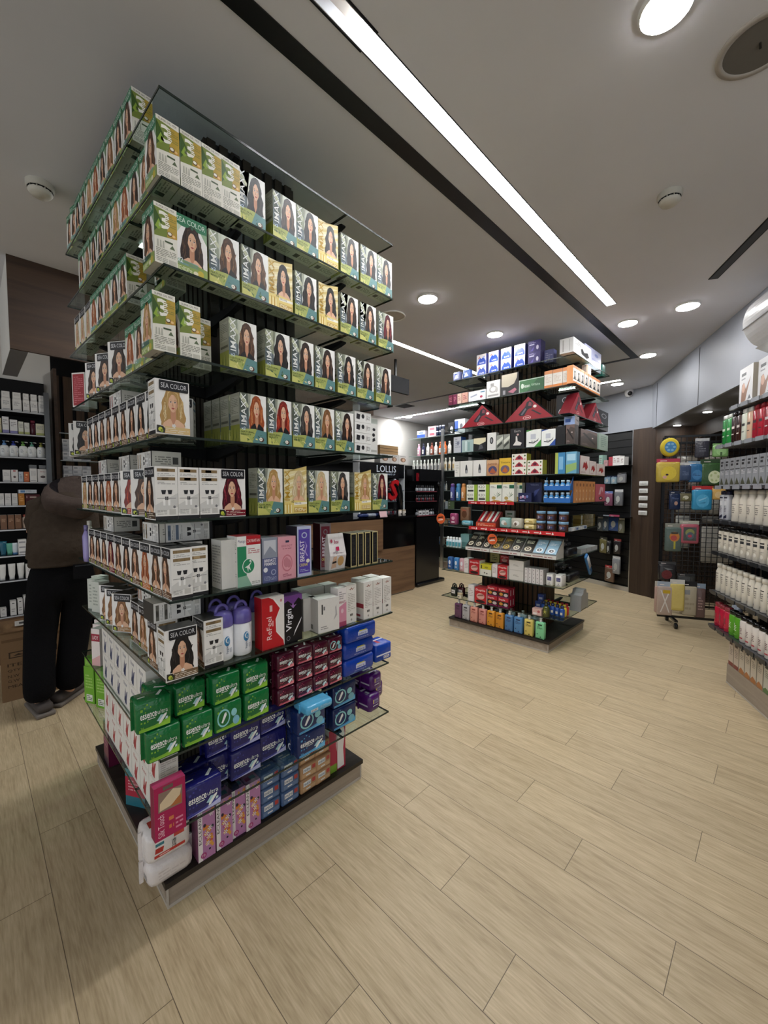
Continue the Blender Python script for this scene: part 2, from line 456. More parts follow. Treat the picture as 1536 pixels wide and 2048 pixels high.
def art_imaxx_side(F):
    F.r(0, 0, 1, 1, '#9b9c8c'); F.up(); F.r(0, 0, 1, .36, '#8d9440'); F.r(.08, .55, .92, .93, '#aeb0a2'); F.up()
    F.lines(.12, .58, .88, .92, 10, '#75776a', 3); F.r(.1, .42, .9, .47, '#57584c')
    for k in range(5): F.p([(.05+.18*k, .02), (.2+.16*k, .1), (.14+.17*k, .3)], '#6d7a2e' if k % 2 else '#b3b45a')
def art_three(F):
    F.r(0, 0, 1, 1, '#e9e6da'); F.up()
    F.p([(0, .44), (1, .5), (1, .9), (0, .93)], '#76863a'); F.up(); F.p([(.55, .48), (1, .5), (1, .9), (.62, .9)], '#b99b3c'); F.p([(0, .5), (.35, .7), (0, .93)], '#3c5a24'); F.up()
    F.T('3', .2, .6, .68, .89, '#f6f4ea', 0, .05); F.T('SUPER OIL MIX', .1, .94, .9, .975, '#4c4a40')
    F.p([(.04, .6), (.2, .74), (.34, .62), (.2, .56)], '#8fae3f'); F.e(.68, .55, .12, .04, '#5a3a22'); F.e(.85, .53, .1, .035, '#c98a3a'); F.up(); F.e(.67, .555, .085, .026, '#f1ecdd'); F.e(.85, .535, .07, .022, '#e9c98a')
    F.lines(.5, .66, .95, .86, 6, '#8d8436', 2)
    F.r(.45, .385, .8, .415, '#3f5032')
    for k in range(3): F.p([(.1+k*.12, .27), (.19+k*.12, .27), (.17+k*.12, .39), (.12+k*.12, .39)], '#b7b6a8')
    F.p([(.66, .3), (.9, .3), (.78, .37)], '#5d6b4c')
    F.lines(.06, .12, .94, .26, 5, '#8f8d80', 5); F.lines(.06, .03, .55, .11, 3, '#97958a', 6); F.r(.6, .03, .95, .11, '#c9c6b8')
def art_sea(F, hair, seed, green=False):
    F.r(0, 0, 1, 1, '#f1efec'); F.up()
    if green:
        F.p([(0, .8), (1, .8), (1, 1), (0, 1)], '#2f7a56'); F.p([(0, .6), (.2, .8), (0, .84)], '#c8d6c0'); F.p([(.8, .8), (1, .62), (1, .82)], '#8fae8a')
    lady(F, .04, .14, .98, .87, hair, seed, bare=True); F.up(2)
    if green:
        F.p([(0, 0), (1, 0), (1, .17), (.6, .2), (0, .22)], '#8fa557'); F.p([(0, .12), (.7, .13), (.7, .21), (0, .22)], '#7fb0b8'); F.up()
        F.e(.78, .07, .1, .06, '#c7b23c'); F.e(.62, .05, .08, .04, '#e8e2c2'); F.T('x2', .05, .16, .22, .25, '#eaf3f4', 0, .02); F.lines(.06, .02, .5, .1, 4, '#e9edc9', seed)
        F.T('SEA COLOR', .06, .86, .94, .95, '#dff2e6')
    else:
        F.p([(.12, .82), (.15, .8), (.95, .8), (.97, .82), (.97, .985), (.12, .985)], '#15151a')
        F.p([(.25, .02), (1, .02), (1, .14), (.25, .15)], HAIR[hair][1] if hair not in ('black',) else '#7a6248'); F.up()
        F.T('SEA COLOR', .17, .85, .92, .94, '#d8d8dc'); F.lines(.28, .03, .96, .13, 3, '#e9dfcf', seed, .35)
        F.p([(.03, .03), (.25, .02), (.27, .1), (.2, .15), (.03, .16)], '#2c2b22'); F.up(); F.e(.13, .085, .06, .04, '#c6cf4a'); F.e(.17, .06, .045, .03, '#8fa334')
        for k in range(5): F.e(.52+.035*cos(k*1.257), .165+.02*sin(k*1.257), .028, .017, '#f4f2f0', 6)
def art_sea_side(F, bar='#8a7350'):
    F.r(0, 0, 1, 1, '#eceae6'); F.up(); F.p([(.0, .28), (1, .5), (1, .24), (0, .12)], '#d4d3d0')
    F.r(0, 0, 1, .07, '#1d1d20'); F.up()
    for y in (.9, .74):
        F.r(.1, y, .9, y+.06, bar); F.r(.3, y+.004, .6, y+.056, '#b9a078' if bar == '#8a7350' else bar)
    F.lines(.12, .82, .88, .88, 2, '#a9a8a4', 1, .4); F.lines(.12, .66, .88, .72, 2, '#a9a8a4', 2, .4)
    for x in (.28, .56): F.p([(x+.02, .48), (x+.16, .48), (x+.2, .56), (x-.02, .56)], '#202024')
    F.r(.08, .4, .92, .407, '#35353a')
    for a in (-.04, .04):
        for b in (-.018, .018): F.r(.5+a-.03, .405+b-.013, .5+a+.03, .405+b+.013, '#26262a')
    for x in (.34, .56): F.p([(x, .27), (x+.09, .27), (x+.1, .38), (x-.01, .38)], '#f8f7f5')
    F.lines(.08, .1, .5, .19, 4, '#8d8c88', 4, .35); F.e(.84, .24, .06, .026, '#77767a'); F.r(.6, .095, .9, .2, '#c9c7c2')
def art_rabbit(F, ink, text='Rose'):
    """white toiletry carton with a two-lobed dark emblem and small writing"""
    F.r(0, 0, 1, 1, '#efece6'); F.up()
    F.p([(.36, .12), (.6, .1), (.64, .34), (.76, .62), (.62, .56), (.52, .38), (.5, .7), (.4, .5), (.36, .3)], ink); F.p([(.3, .2), (.42, .16), (.44, .3), (.34, .34)], ink)
    F.T(text, .2, .76, .8, .9, ink, 0, .005, 'keep'); F.lines(.1, .03, .9, .09, 2, '#b4b0aa', 3)
def art_playful(F):
    F.r(0, 0, 1, 1, '#eeeae4')

def carton(w, h, d, front, side=None, top='#e8e6e0', back='#d9d6cf', bot=None, left=None, right=None, topart=None):
    """a folding carton: printed front, sides, top; open joints shown by the tuck flap on top"""
    mb = MB()
    mb.box(-w/2, 0, 0, w/2, d, h, back, 'print')
    fs = faces(mb, w, h, d)
    def go(f, a):
        if a is None: return
        if isinstance(a, str): f.r(0, 0, 1, 1, a)
        elif isinstance(a, tuple) and callable(a[0]): a[0](f, *a[1:])
        elif callable(a): a(f)
        else: f.draw(a)
    go(fs['front'], front); go(fs['left'], left if left is not None else side); go(fs['right'], right if right is not None else side)
    go(fs['top'], topart if topart is not None else top); go(fs['bottom'], bot if bot is not None else top)
    fs['top'].up(9); fs['top'].r(.02, .02, .98, .035, '#77746c')
    return mb
def lying(mb, w, h, d, flip=False):
    """turn an upright carton onto its broad face: its narrow side looks out, its height runs along the shelf"""
    M = Matrix(((0, 0, -1, h/2), (-1, 0, 0, w/2), (0, 1, 0, 0), (0, 0, 0, 1)))
    if flip: M = Matrix.Rotation(pi, 4, 'Z') @ M; M.translation = M.translation+Vector((0, 0, 0))
    mb.xf(M)
    if flip: mb.xf(Matrix.Translation((0, 0, 0)))
    y0 = min(p[1] for p in mb.v); mb.xf(Matrix.Translation((0, -y0, 0)))
    return mb
W1, H1, D1 = .104, .171, .064       # slate / gold hair colour box
W2, H2, D2 = .097, .162, .064       # white hair colour box
BOT = [('r', 0, 0, 1, 1, '#dcd9cf'), ('+',), ('r', .1, .3, .3, .7, '#4a4a46'), ('l', .36, .25, .9, .75, 4, '#8d8b83', 3)]
def k_imaxx(hair, gold=False, seed=0):
    return cached(('imaxx', hair, gold, seed), lambda: Proto('hair_colour_box', 'box', carton(W1, H1, D1, (art_imaxx, hair, gold, seed), art_imaxx_side, '#c9cbb4', '#8d9078', BOT).mesh('hair_colour_box')))
def k_sea(hair, seed=0, green=False, bar='#8a7350', lie=False):
    def mk():
        h = H1 if green else H2
        mb = carton(W2, h, D2, (art_sea, hair, seed, green), art_three if green else (art_sea_side, bar), '#2d5a44' if green else '#3a3936', '#cfccc4', BOT)
        if lie: lying(mb, W2, h, D2)
        return Proto('hair_colour_box', 'box', mb.mesh('hair_colour_box'))
    return cached(('sea', hair, seed, green, bar, lie), mk)

# soft wrapped packs ----------------------------------------------------------
def softpack(w, h, d, base, art, rim=None, mat='film', fin=.007, r=.0085, name='sanitary_pad_pack', topart=None, sideart=None, squash=0):
    mb = MB()
    mb.rbox(-w/2, 0, 0, w/2, d, h, r, base, mat, 2)
    for s in (-1, 1):      # crimped end seals
        x = s*w/2
        mb.box(min(x, x+s*fin), d*.44, h*.06, max(x, x+s*fin), d*.5, h*.94, base, mat)
    k = r*.75
    fs = faces(mb, w-2*k, h-2*k, d-2*k, mat)
    f = fs['front']; f.o = Vector((-w/2+k, 0, k)); f.draw(art)
    t = fs['top']; t.o = Vector((-w/2+k, k, h)); t.draw(topart or [])
    for nm in ('left', 'right'):
        g = fs[nm]; g.o = Vector((-w/2, d-k, k)) if nm == 'left' else Vector((w/2, k, k)); g.draw(sideart or [])
    return mb
def art_pad(dark, mid, lite, glyph=True, text='essence'):
    a = [('p', [(0, 0), (.55, .06), (1, .2), (1, 0)], lite), ('p', [(0, .1), (.5, .12), (1, .26), (1, .2), (.55, .06), (0, 0)], mid), ('+',)]
    for i, (x, y, s) in enumerate(((.06, .72, .09), (.17, .8, .06), (.06, .3, .06), (.16, .28, .06), (.26, .3, .05), (.25, .9, .06), (.36, .8, .05), (.2, .65, .04))): a.append(('r', x, y, x+s*.8, y+s, mid))
    if glyph:
        a += [('T', text, .05, .44, .57, .62, '#f4f6f4', 0, .03), ('T', 'ultra', .6, .47, .93, .63, '#dfe8e2', 0, -.005), ('r', .26, .38, .52, .41, '#cfd8d2')]
        a += [('p', [(.62, .1), (.7, .12), (.88, .36), (.9, .44), (.82, .42), (.66, .24)], '#eef2f2'), ('p', [(.56, .24), (.64, .2), (.8, .4), (.7, .42)], '#a8cfd8'), ('p', [(.84, .2), (.92, .22), (.93, .3), (.86, .3)], '#c8dfe4')]
        a += [('T', '36', .05, .1, .16, .18, mid, 0, .02)]
    else:
        a += [('e', .3, .5, .26, .36, '#8fd3d8', 24), ('+',), ('e', .3, .5, .21, .29, dark, 24), ('+',), ('p', [(.2, .34), (.26, .3), (.42, .6), (.4, .72), (.33, .68)], '#f2f6f6'), ('e', .72, .6, .12, .16, '#8fcfd6'), ('e', .8, .26, .14, .18, '#7fbcd0')]
    return a
def k_pad(key, w, h, d, cols, glyph=True):
    dark, mid, lite = cols
    return cached(('pad', key, glyph), lambda: Proto('sanitary_pad_pack', 'pad pack', softpack(w, h, d, dark, art_pad(dark, mid, lite, glyph), lite,
        topart=[('p', [(.62, .3), (.7, .2), (.9, .6), (.86, .75)], '#e7eeec'), ('r', .06, .4, .3, .5, '#dfe8e2')], sideart=[('e', .35, .3, .22, .16, '#dfe8e6'), ('+',), ('e', .35, .3, .15, .1, dark)]).mesh('sanitary_pad_pack')))

# bottles and other containers ------------------------------------------------
def bottle(name, cat, body, cap, art=None, w=.06, fl=None, sx=1, sy=1, bcol='#f0eee8', ccol='#222226', mat='gloss', n=20, capname='cap', label=None, bmat=None):
    """body and cap are lathe profiles; art is drawn on a curved front label"""
    mb = MB(); mb.lathe(body, bcol, bmat or mat, n, sx=sx, sy=sy)
    if label:
        z0, z1, arc, art = label
        curved_label(mb, body, z0, z1, arc, art, sx, sy)
    cm = MB(); cm.lathe(cap, ccol, mat, n, sx=sx, sy=sy)
    return Proto(name, cat, mb.mesh(name), [(capname, cm.mesh(capname))])
def radius_at(prof, z):
    for a, b in zip(prof, prof[1:]):
        if a[1] <= z <= b[1] and b[1] > a[1]: return a[0]+(b[0]-a[0])*(z-a[1])/(b[1]-a[1])
    return prof[-1][0]
def curved_label(mb, prof, z0, z1, arc, art, sx=1, sy=1):
    """print bent round the front (-y) of a turned body"""
    t = MB(); F = Face(t, (0, 0, 0), (1,0,0), (0,0,1), (0,-1,0), 1, 1); F.draw(art)
    for f, c in zip(t.f, t.c):
        pts = [t.v[i] for i in f]
        if len(pts) == 4 and abs(pts[0][0]-pts[3][0]) < 1e-6 and abs(pts[1][0]-pts[2][0]) < 1e-6 and abs(pts[1][0]-pts[0][0]) > .15:
            k = int(abs(pts[1][0]-pts[0][0])/.1)+1
            mixp = lambda a, b, u: tuple(a[i]+(b[i]-a[i])*u for i in range(3))
            quads = [[mixp(pts[0], pts[1], i/k), mixp(pts[0], pts[1], (i+1)/k), mixp(pts[3], pts[2], (i+1)/k), mixp(pts[3], pts[2], i/k)] for i in range(k)]
        else: quads = [pts]
        for pts in quads: _wrap(mb, pts, c, prof, z0, z1, arc, sx, sy)
def _wrap(mb, pts, c, prof, z0, z1, arc, sx, sy):
        q = []
        for x, y, z in pts:
            zz = z0+(z1-z0)*z; a = -pi/2+(x-.5)*arc; r = radius_at(prof, zz)-y*1.5+.0003
            q.append((r*cos(a)*sx, r*sin(a)*sy, zz))
        mb.face(q, c, 'print', True)
# ------------------------------------------------------------------ the shop shell
CEIL = 2.88
def slab(name, x0, y0, z0, x1, y1, z1, mat):
    mb = MB(); mb.box(x0, y0, z0, x1, y1, z1, '#ffffff', mat); return struct(name, mb)
slab('floor', -5, -5, -.05, 9.5, 8, 0, 'plank_floor')
LX0, LX1, LYA, LYB, LD = -.95, 3.52, .962, 1.03, .046      # recess of the long strip light
mb = MB()
for a in ((-5, -5, 9.5, LYA), (-5, LYB, 9.5, 8), (-5, LYA, LX0, LYB), (LX1, LYA, 9.5, LYB)): mb.box(a[0], a[1], CEIL, a[2], a[3], CEIL+.06, '#ffffff', 'ceiling')
struct('ceiling', mb)

def frame2(o, deg):
    """local x along a wall, local y away from the room"""
    return Matrix.Translation((*o, 0)) @ Matrix.Rotation(radians(deg), 4, 'Z')
# slanted wall on the far side: from its corner with the aisle bulkhead (local x=0) away behind the rear stand
CORNER = (6.514, 1.305)
FB = frame2(CORNER, 67-180)            # local x runs back towards the corner side, so use negative x for the wall
def boxM(name, M, x0, y0, z0, x1, y1, z1, mat, kind=True):
    mb = MB(); mb.box(x0, y0, z0, x1, y1, z1, '#ffffff', mat, M)
    return struct(name, mb) if kind else mb
boxM('wall_back_bulkhead', FB, -2.3, -.0, 2.31, 0, .06, CEIL, 'grey_panel')
mb = MB(); mb.box(-2.3, .02, .06, -.24, .06, 2.31, '#ffffff', 'dark_wall', FB)
for k in range(21): mb.box(-2.3, .0, .09+k*.105, -.24, .021, .09+k*.105+.098, '#ffffff', 'black', FB)
struct('wall_back', mb)
boxM('baseboard_back', FB, -2.3, -.012, 0, -.255, .05, .06, 'edge_white')
boxM('trim_1', FB, -.255, -.02, 0, -.235, .03, 2.31, 'steel')
boxM('trim_2', FB, -.235, -.03, 0, .13, .06, 2.31, 'wood_column')
# bulkhead over the aisle shelving
FR = frame2(CORNER, 24.87-180)         # local x from the corner towards the viewer, local y away from the room
boxM('wall_right_bulkhead', FR, 0, 0, 2.29, 4.4, .025, CEIL, 'grey_panel')
for i, x in enumerate((.21, 1.6, 3.0)): boxM('trim_%d' % (3+i), FR, x-.006, -.002, 2.295, x+.006, .001, CEIL-.03, 'black')
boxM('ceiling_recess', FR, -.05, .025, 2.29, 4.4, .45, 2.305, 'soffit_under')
boxM('wall_right', FR, .12, 1.25, 0, 4.4, 1.3, 2.29, 'dark_wall')
boxM('trim_6', FR, .12, .45, 2.12, 1.0, .5, 2.29, 'wood_column')
boxM('ceiling_recess_rear', FR, .12, .5, 2.4, 4.4, 1.3, 2.42, 'dark_wall')
boxM('wall_right_return', FR, .0, .03, 0, .12, 1.3, 2.29, 'wood_column')
# counter side
slab('wall_left', -3.2, 4.86, 0, .575, 4.95, CEIL, 'white_wall')
slab('wall_left_far', .575, 5.6, 1.98, 7.6, 5.7, CEIL, 'white_wall')
slab('wall_left_far_lower', .575, 5.6, 0, 7.6, 5.7, 1.98, 'dark_wall')
slab('wall_far', 7.5, 3.3, 0, 7.6, 5.6, CEIL, 'white_wall')
mb = MB()
mb.box(.6, 5.24, 0, 2.6, 5.3, CEIL, '#ffffff', 'dark_wall')
for k in range(20): mb.box(.61+k*.1, 5.21, 0, .61+k*.1+.07, 5.24, 2.6, '#ffffff', 'wood_slat')
struct('wall_niche', mb)
boxM('trim_7', Matrix.Identity(4), .575, 4.72, 0, .6, 5.3, 2.55, 'wood_soffit')
# dark wood soffit hanging over the counter, hollow, open below
mb = MB()
mb.box(.215, 3.4, 2.32, 3.3, 3.42, CEIL, '#ffffff', 'wood_soffit')
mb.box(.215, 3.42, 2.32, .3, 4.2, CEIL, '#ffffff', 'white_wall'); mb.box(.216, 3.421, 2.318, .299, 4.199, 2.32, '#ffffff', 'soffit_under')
struct('trim_8', mb)

# ------------------------------------------------------------------ ceiling fittings
def strip(label, x0, y0, x1, y1, dark0=0):
    t = tag(empty('ceiling_strip_light', ((x0+x1)/2, (y0+y1)/2, CEIL)), label, 'strip light', 'recessed strip lights')
    w, l = (x1-x0)/2, (y1-y0)/2
    m = MB(); e = .012
    for a in ((-w-e, -l-e, -w, l+e), (w, -l-e, w+e, l+e), (-w, -l-e, w, -l), (-w, l, w, l+e)): m.box(a[0], a[1], -.004, a[2], a[3], 0, '#ffffff', 'black' if dark0 else 'edge_white')
    link('frame', m.mesh('frame'), t)
    m = MB()
    if dark0: m.box(-w, -l, -.003, -w+dark0, l, 0, '#ffffff', 'edge_white'); m.box(-w+dark0, -l, -.003, w, l, 0, '#ffffff', 'led')
    else: m.box(-w, -l, -.003, w, l, 0, '#ffffff', 'led')
    link('diffuser', m.mesh('diffuser'), t)
t = tag(empty('ceiling_strip_light', (LX0, LYA, CEIL)), 'long white strip light crossing the ceiling above the aisle', 'strip light', 'recessed strip lights')
L_ = LX1-LX0; W_ = LYB-LYA
m = MB(); m.box(0, 0, LD, L_, W_, LD+.01, '#ffffff', 'edge_white'); m.box(0, W_-.002, -.001, L_, W_, LD, '#e6e8ec', 'matte'); m.box(0, 0, -.001, L_, .002, LD, '#e6e8ec', 'matte'); m.box(L_-.002, 0, 0, L_, W_, LD, '#e6e8ec', 'matte'); link('channel', m.mesh('channel'), t)
m = MB()
for a in ((0, -.003, L_, .0), (0, W_, L_, W_+.003)): m.box(a[0], a[1], -.002, a[2], a[3], 0, '#3a3b40', 'matte')
for a in ((0, -.008, 1.9, -.003), (0, W_+.003, 1.9, W_+.008)): m.box(a[0], a[1], -.002, a[2], a[3], 0, '#16161a', 'matte')
link('frame', m.mesh('frame'), t)
m = MB(); m.box(1.87, .003, LD-.004, L_-.003, W_-.003, LD-.001, '#ffffff', 'led'); link('diffuser', m.mesh('diffuser'), t)
strip('white strip light over the counter, running behind the tall stand', .5, 2.69, 4.7, 2.745)
strip('white strip light crossing the ceiling beyond the rear stand', 5.9, 1.55, 5.96, 5.5)
def slot(label, pts, w):
    t = tag(empty('ceiling_slot', (pts[0][0], pts[0][1], CEIL)), label, 'ceiling slot')
    for (x0, y0, x1, y1) in pts[1:]:
        m = MB(); m.box(x0-pts[0][0], y0-pts[0][1], -.004, x1-pts[0][0], y1-pts[0][1], 0, '#ffffff', 'black'); link('rail', m.mesh('rail'), t)
slot('black ceiling rail that turns a corner behind the rear stand', ((5.06, 1.19), (-1.5, 1.155, 5.08, 1.222), (5.03, 1.222, 5.08, 5.4)), .06)
t = tag(empty('ceiling_slot', (3.57, .39, CEIL), radians(28-180)), 'short black slot in the ceiling above the grey bulkhead', 'ceiling slot')
m = MB(); m.box(0, -.028, -.004, 1.1, .028, 0, '#1b1c20', 'matte'); m.box(.006, -.022, -.005, 1.09, .022, -.004, '#4a4c50', 'matte'); link('slot_panel', m.mesh('slot_panel'), t)
def downlight(x, y, r, label, z=CEIL):
    r *= .88
    t = tag(empty('downlight', (x, y, z)), label, 'downlight', 'round recessed downlights')
    m = MB(); m.lathe([(r*1.12, 0), (r*1.12, -.004), (r*1.02, -.012), (r*1.0, -.012), (r*.98, 0)], '#e4e4e2', 'gloss', 32, cap=False); link('trim_ring', m.mesh('trim_ring'), t)
    m = MB(); m.lathe([(r*1.0, -.004), (r*.97, -.014), (r*.6, -.017), (.0005, -.018)], '#ffffff', 'lamp', 32, cap=False); link('lens', m.mesh('lens'), t)
for x, y, r, l in ((2.44, 1.935, .078, 'round downlight shining above the aisle face of the tall stand'), (3.41, 1.925, .075, 'round downlight just above the stacked blue boxes of the rear stand'),
                   (3.975, .995, .08, 'round downlight beyond the end of the long strip light'), (3.94, .578, .085, 'round downlight between the strip light and the air conditioner'),
                   (5.05, 1.065, .08, 'round downlight beside the corner of the black ceiling rail'), (1.496, .298, .075, 'bright round downlight near the ceiling loudspeaker'),
                   (5.98, 5.2, .08, 'small round downlight near the far white wall'), (6.1, 1.63, .08, 'round downlight near the security camera'),
                   (.9, 3.9, .06, 'downlight over the medicine wall shelves'),
                   (-1.6, 2.6, .08, 'downlight out over the shop entrance, medicine side'), (-1.2, -.6, .08, 'downlight out over the shop entrance, bottle side')):
    downlight(x, y, r, l)
for a, b, l in ((.32, .2, 'small spotlight under the bulkhead above the mesh racks'), (1.25, .2, 'small spotlight under the bulkhead above the bottle shelves'), (2.1, .2, 'small spotlight under the bulkhead at the bottle shelves')):
    p = FR @ Vector((a, b, 2.29)); downlight(p.x, p.y, .045, l, 2.29)
# ceiling loudspeaker, detectors, ring, camera, hatch
t = tag(empty('ceiling_speaker', (1.829, .104, CEIL)), 'round grey loudspeaker set flush into the ceiling', 'loudspeaker')
m = MB(); m.lathe([(.114, 0), (.114, -.004), (.094, -.006), (.094, -.001)], '#a9a39b', 'matte', 40, cap=False); link('rim', m.mesh('rim'), t)
m = MB(); m.lathe([(.094, -.003), (.0005, -.004)], '#6b6863', 'matte', 40, cap=False); link('grille', m.mesh('grille'), t)
m = MB(); m.box(-.012, -.003, -.0065, .012, .003, -.003, '#2a2826', 'matte'); link('badge', m.mesh('badge'), t)
def detector(x, y, label, s=1):
    t = tag(empty('smoke_detector', (x, y, CEIL)), label, 'smoke detector')
    m = MB(); m.lathe([(.052*s, 0), (.052*s, -.018*s), (.046*s, -.026*s)], '#b9b6ac', 'matte', 28, cap=False); link('base', m.mesh('base'), t)
    m = MB()
    for k in range(10):
        a0, a1 = 2*pi*k/10, 2*pi*(k+.82)/10
        m.face([(.0465*s*cos(a0), .0465*s*sin(a0), -.026*s), (.0465*s*cos(a1), .0465*s*sin(a1), -.026*s), (.043*s*cos(a1), .043*s*sin(a1), -.036*s), (.043*s*cos(a0), .043*s*sin(a0), -.036*s)], '#121212', 'matte')
    link('vent_ring', m.mesh('vent_ring'), t)
    m = MB(); m.lathe([(.042*s, -.024*s), (.045*s, -.037*s), (.036*s, -.05*s), (.0005, -.052*s)], '#c4c1b7', 'matte', 28, cap=False); link('cover', m.mesh('cover'), t)
detector(2.42, .442, 'white smoke detector on the ceiling between strip light and bulkhead')
detector(.29, 2.53, 'white domed detector on the ceiling beside the tall stand', 1.05)
t = tag(empty('ceiling_ring', (2.48, 2.33, CEIL)), 'thin white ring fitting on the ceiling behind the tall stand', 'ceiling ring')
m = MB(); m.tube([(.1*cos(2*pi*k/32), .1*sin(2*pi*k/32), -.006) for k in range(32)], .006, '#e8e6e0', 'gloss', 8, True); link('ring', m.mesh('ring'), t)
m = MB(); m.lathe([(.094, -.003), (.0005, -.004)], '#bdb8b0', 'matte', 32, cap=False); link('plate', m.mesh('plate'), t)
t = tag(empty('ceiling_vent', (5.2, 4.6, CEIL)), 'small dark square vent in the ceiling over the counter', 'vent')
m = MB(); m.box(-.12, -.12, -.006, .12, .12, 0, '#15151a', 'matte'); link('grille', m.mesh('grille'), t)
p = FB @ Vector((-.33, -.02, 2.84))
t = tag(empty('security_camera', p, radians(-150)), 'white dome security camera under the ceiling on the grey bulkhead', 'camera')
m = MB(); m.lathe([(.055, .04), (.055, .0), (.05, -.02), (.035, -.05), (.0005, -.06)], '#d6d6d6', 'gloss', 24, cap=False); link('housing', m.mesh('housing'), t)
m = MB(); m.lathe([(.03, 0), (.03, .02), (.0005, .028)], '#0a0a0c', 'gloss', 20, Matrix.Translation((.032, 0, -.012)) @ Matrix.Rotation(radians(100), 4, 'Y')); link('lens', m.mesh('lens'), t)
# hanging black screen between the two stands
t = tag(empty('hanging_screen', (3.31, 3.05, 2.53), 0), 'black screen hanging from the ceiling behind the tall stand', 'screen')
m = MB(); m.box(-.21, 0, 0, .21, .03, .17, '#0b0b0d', 'matte'); link('panel', m.mesh('panel'), t)
m = MB(); m.box(-.012, .005, .17, .012, .025, CEIL-2.53, '#ffffff', 'black'); link('pole', m.mesh('pole'), t)

# ------------------------------------------------------------------ display stands
Z1 = [2.62, 2.37, 2.122, 1.865, 1.62, 1.362, 1.11, .857, .61, .363]; R1 = [2.2, 2.2, 2.2, 2, 2, 1.5, 1.5, .8, 0, 0]
Z2 = [2.60, 2.355, 2.10, 1.85, 1.60, 1.348, 1.093, .848, .60, .312]
def ring(g, k):
    if g == 1:
        if k == 11: return (.885, 2.01), 0, .46, .545, .1
        return ((.92, 1.97) if k < 9 else (.905, 1.98)), R1[k-1], .515, .6225, Z1[k-1]
    if k == 11: return (4.03, 1.985), 0, .455, .54, .1
    return (4.065, 1.99-(.06 if k < 7 else 0)), 0, .465, .65, Z2[k-1]
def stand(g, label, slatmat):
    (px, py), _, phx, phy, ph = ring(g, 11)
    t = tag(empty('display_stand', (px, py, 0)), label, 'display stand', 'free-standing glass display stands')
    m = MB(); m.box(-phx+.01, -phy+.01, .012, phx-.01, phy-.01, ph-.02, '#ffffff', 'wood_plinth')
    m.box(-phx+.008, -phy+.008, 0, phx-.008, phy-.008, .012, '#ffffff', 'edge_white')
    for sx in (-1, 1):
        for sy in (-1, 1): m.box(sx*(phx-.009)-.003, sy*(phy-.009)-.003, .01, sx*(phx-.009)+.003, sy*(phy-.009)+.003, ph-.02, '#ffffff', 'edge_white')
    link('plinth', m.mesh('plinth'), t)
    m = MB(); m.box(-phx, -phy, ph-.02, phx, phy, ph, '#ffffff', 'plinth_top'); link('plinth_top', m.mesh('plinth_top'), t)
    (cx, cy), _, hx, hy, _ = ring(g, 9)
    ax, ay = hx-.31, hy-.31
    top = 2.84 if g == 1 else 2.72
    m = MB(); m.box(cx-px-ax+.012, cy-py-ay+.012, ph, cx-px+ax-.012, cy-py+ay-.012, top, '#ffffff', 'black'); link('core', m.mesh('core'), t)
    m = MB(); n = 6
    for k in range(int(2*ax/.05)):
        x = -ax+.01+k*.05
        for s in (-1, 1): m.box(cx-px+x, cy-py+s*(ay-.006)-.006, ph, cx-px+x+.034, cy-py+s*(ay-.006)+.006, top, '#ffffff', slatmat)
    for k in range(int(2*ay/.05)):
        y = -ay+.01+k*.05
        for s in (-1, 1): m.box(cx-px+s*(ax-.006)-.006, cy-py+y, ph, cx-px+s*(ax-.006)+.006, cy-py+y+.034, top, '#ffffff', slatmat)
    link('slat_cladding', m.mesh('slat_cladding'), t)
    for k in range(1, 11):
        (cx, cy), rot, hx, hy, z = ring(g, k); D = .295; th = .008
        R = Matrix.Translation((cx-px, cy-py, z-th)) @ Matrix.Rotation(radians(rot), 4, 'Z')
        rects = [(-hx, -hy, hx-D-.002, -hy+D), (hx-D, -hy, hx, hy-D-.002), (-hx+D+.002, hy-D, hx, hy), (-hx, -hy+D+.002, -hx+D, hy)]
        for i, (x0, y0, x1, y1) in enumerate(rects):
            m = MB()
            m.box(x0, y0, 0, x1, y1, th, '#ffffff', 'glass', R)
            e = .0015; tint = '#26302b'
            # polished rim, darker than the sheet
            for a in ((x0, y0, x1, y0+e), (x0, y1-e, x1, y1), (x0, y0, x0+e, y1), (x1-e, y0, x1, y1)): m.box(a[0]-.0004, a[1]-.0004, .0003, a[2]+.0004, a[3]+.0004, th-.0003, tint, 'gloss', R)
            gs = link('glass_shelf', m.mesh('glass_shelf'), t)
            # two tapering arms from the core
            for s in (-1, 1):
                b = MB(); o = s*((hx if i % 2 == 0 else hy)*.48)
                pr = [(0, -.042), (0, 0), (.245, 0), (.258, -.005), (.258, -.011), (.23, -.018), (.1, -.036)]
                A = {0: 90, 1: 180, 2: -90, 3: 0}[i]   # direction of the inward normal
                inn = {0: (0, -hy+.31), 1: (hx-.31, 0), 2: (0, hy-.31), 3: (-hx+.31, 0)}[i]
                side = {0: (1, 0), 1: (0, 1), 2: (1, 0), 3: (0, 1)}[i]; out = {0: (0, -1), 1: (1, 0), 2: (0, 1), 3: (-1, 0)}[i]
                v = []
                for q in (-.011, .011):
                    for (r, zz) in pr: v.append((inn[0]+side[0]*(o+q)+out[0]*r, inn[1]+side[1]*(o+q)+out[1]*r, zz))
                n = len(pr); b.poly(v, [tuple(range(n)), tuple(reversed(range(n, 2*n)))]+[(j, n+j, n+(j+1) % n, (j+1) % n) for j in range(n)], '#0b0b0d', 'matte', M=R)
                link('bracket', b.mesh('bracket'), gs)
    return t
stand(1, 'tall glass-shelved display stand packed with hair colour boxes, on a grey wood plinth', 'wood_dark_slat')
stand(2, 'rear glass-shelved display stand with red hair-dryer boxes and coloured bottles', 'wood_slat')

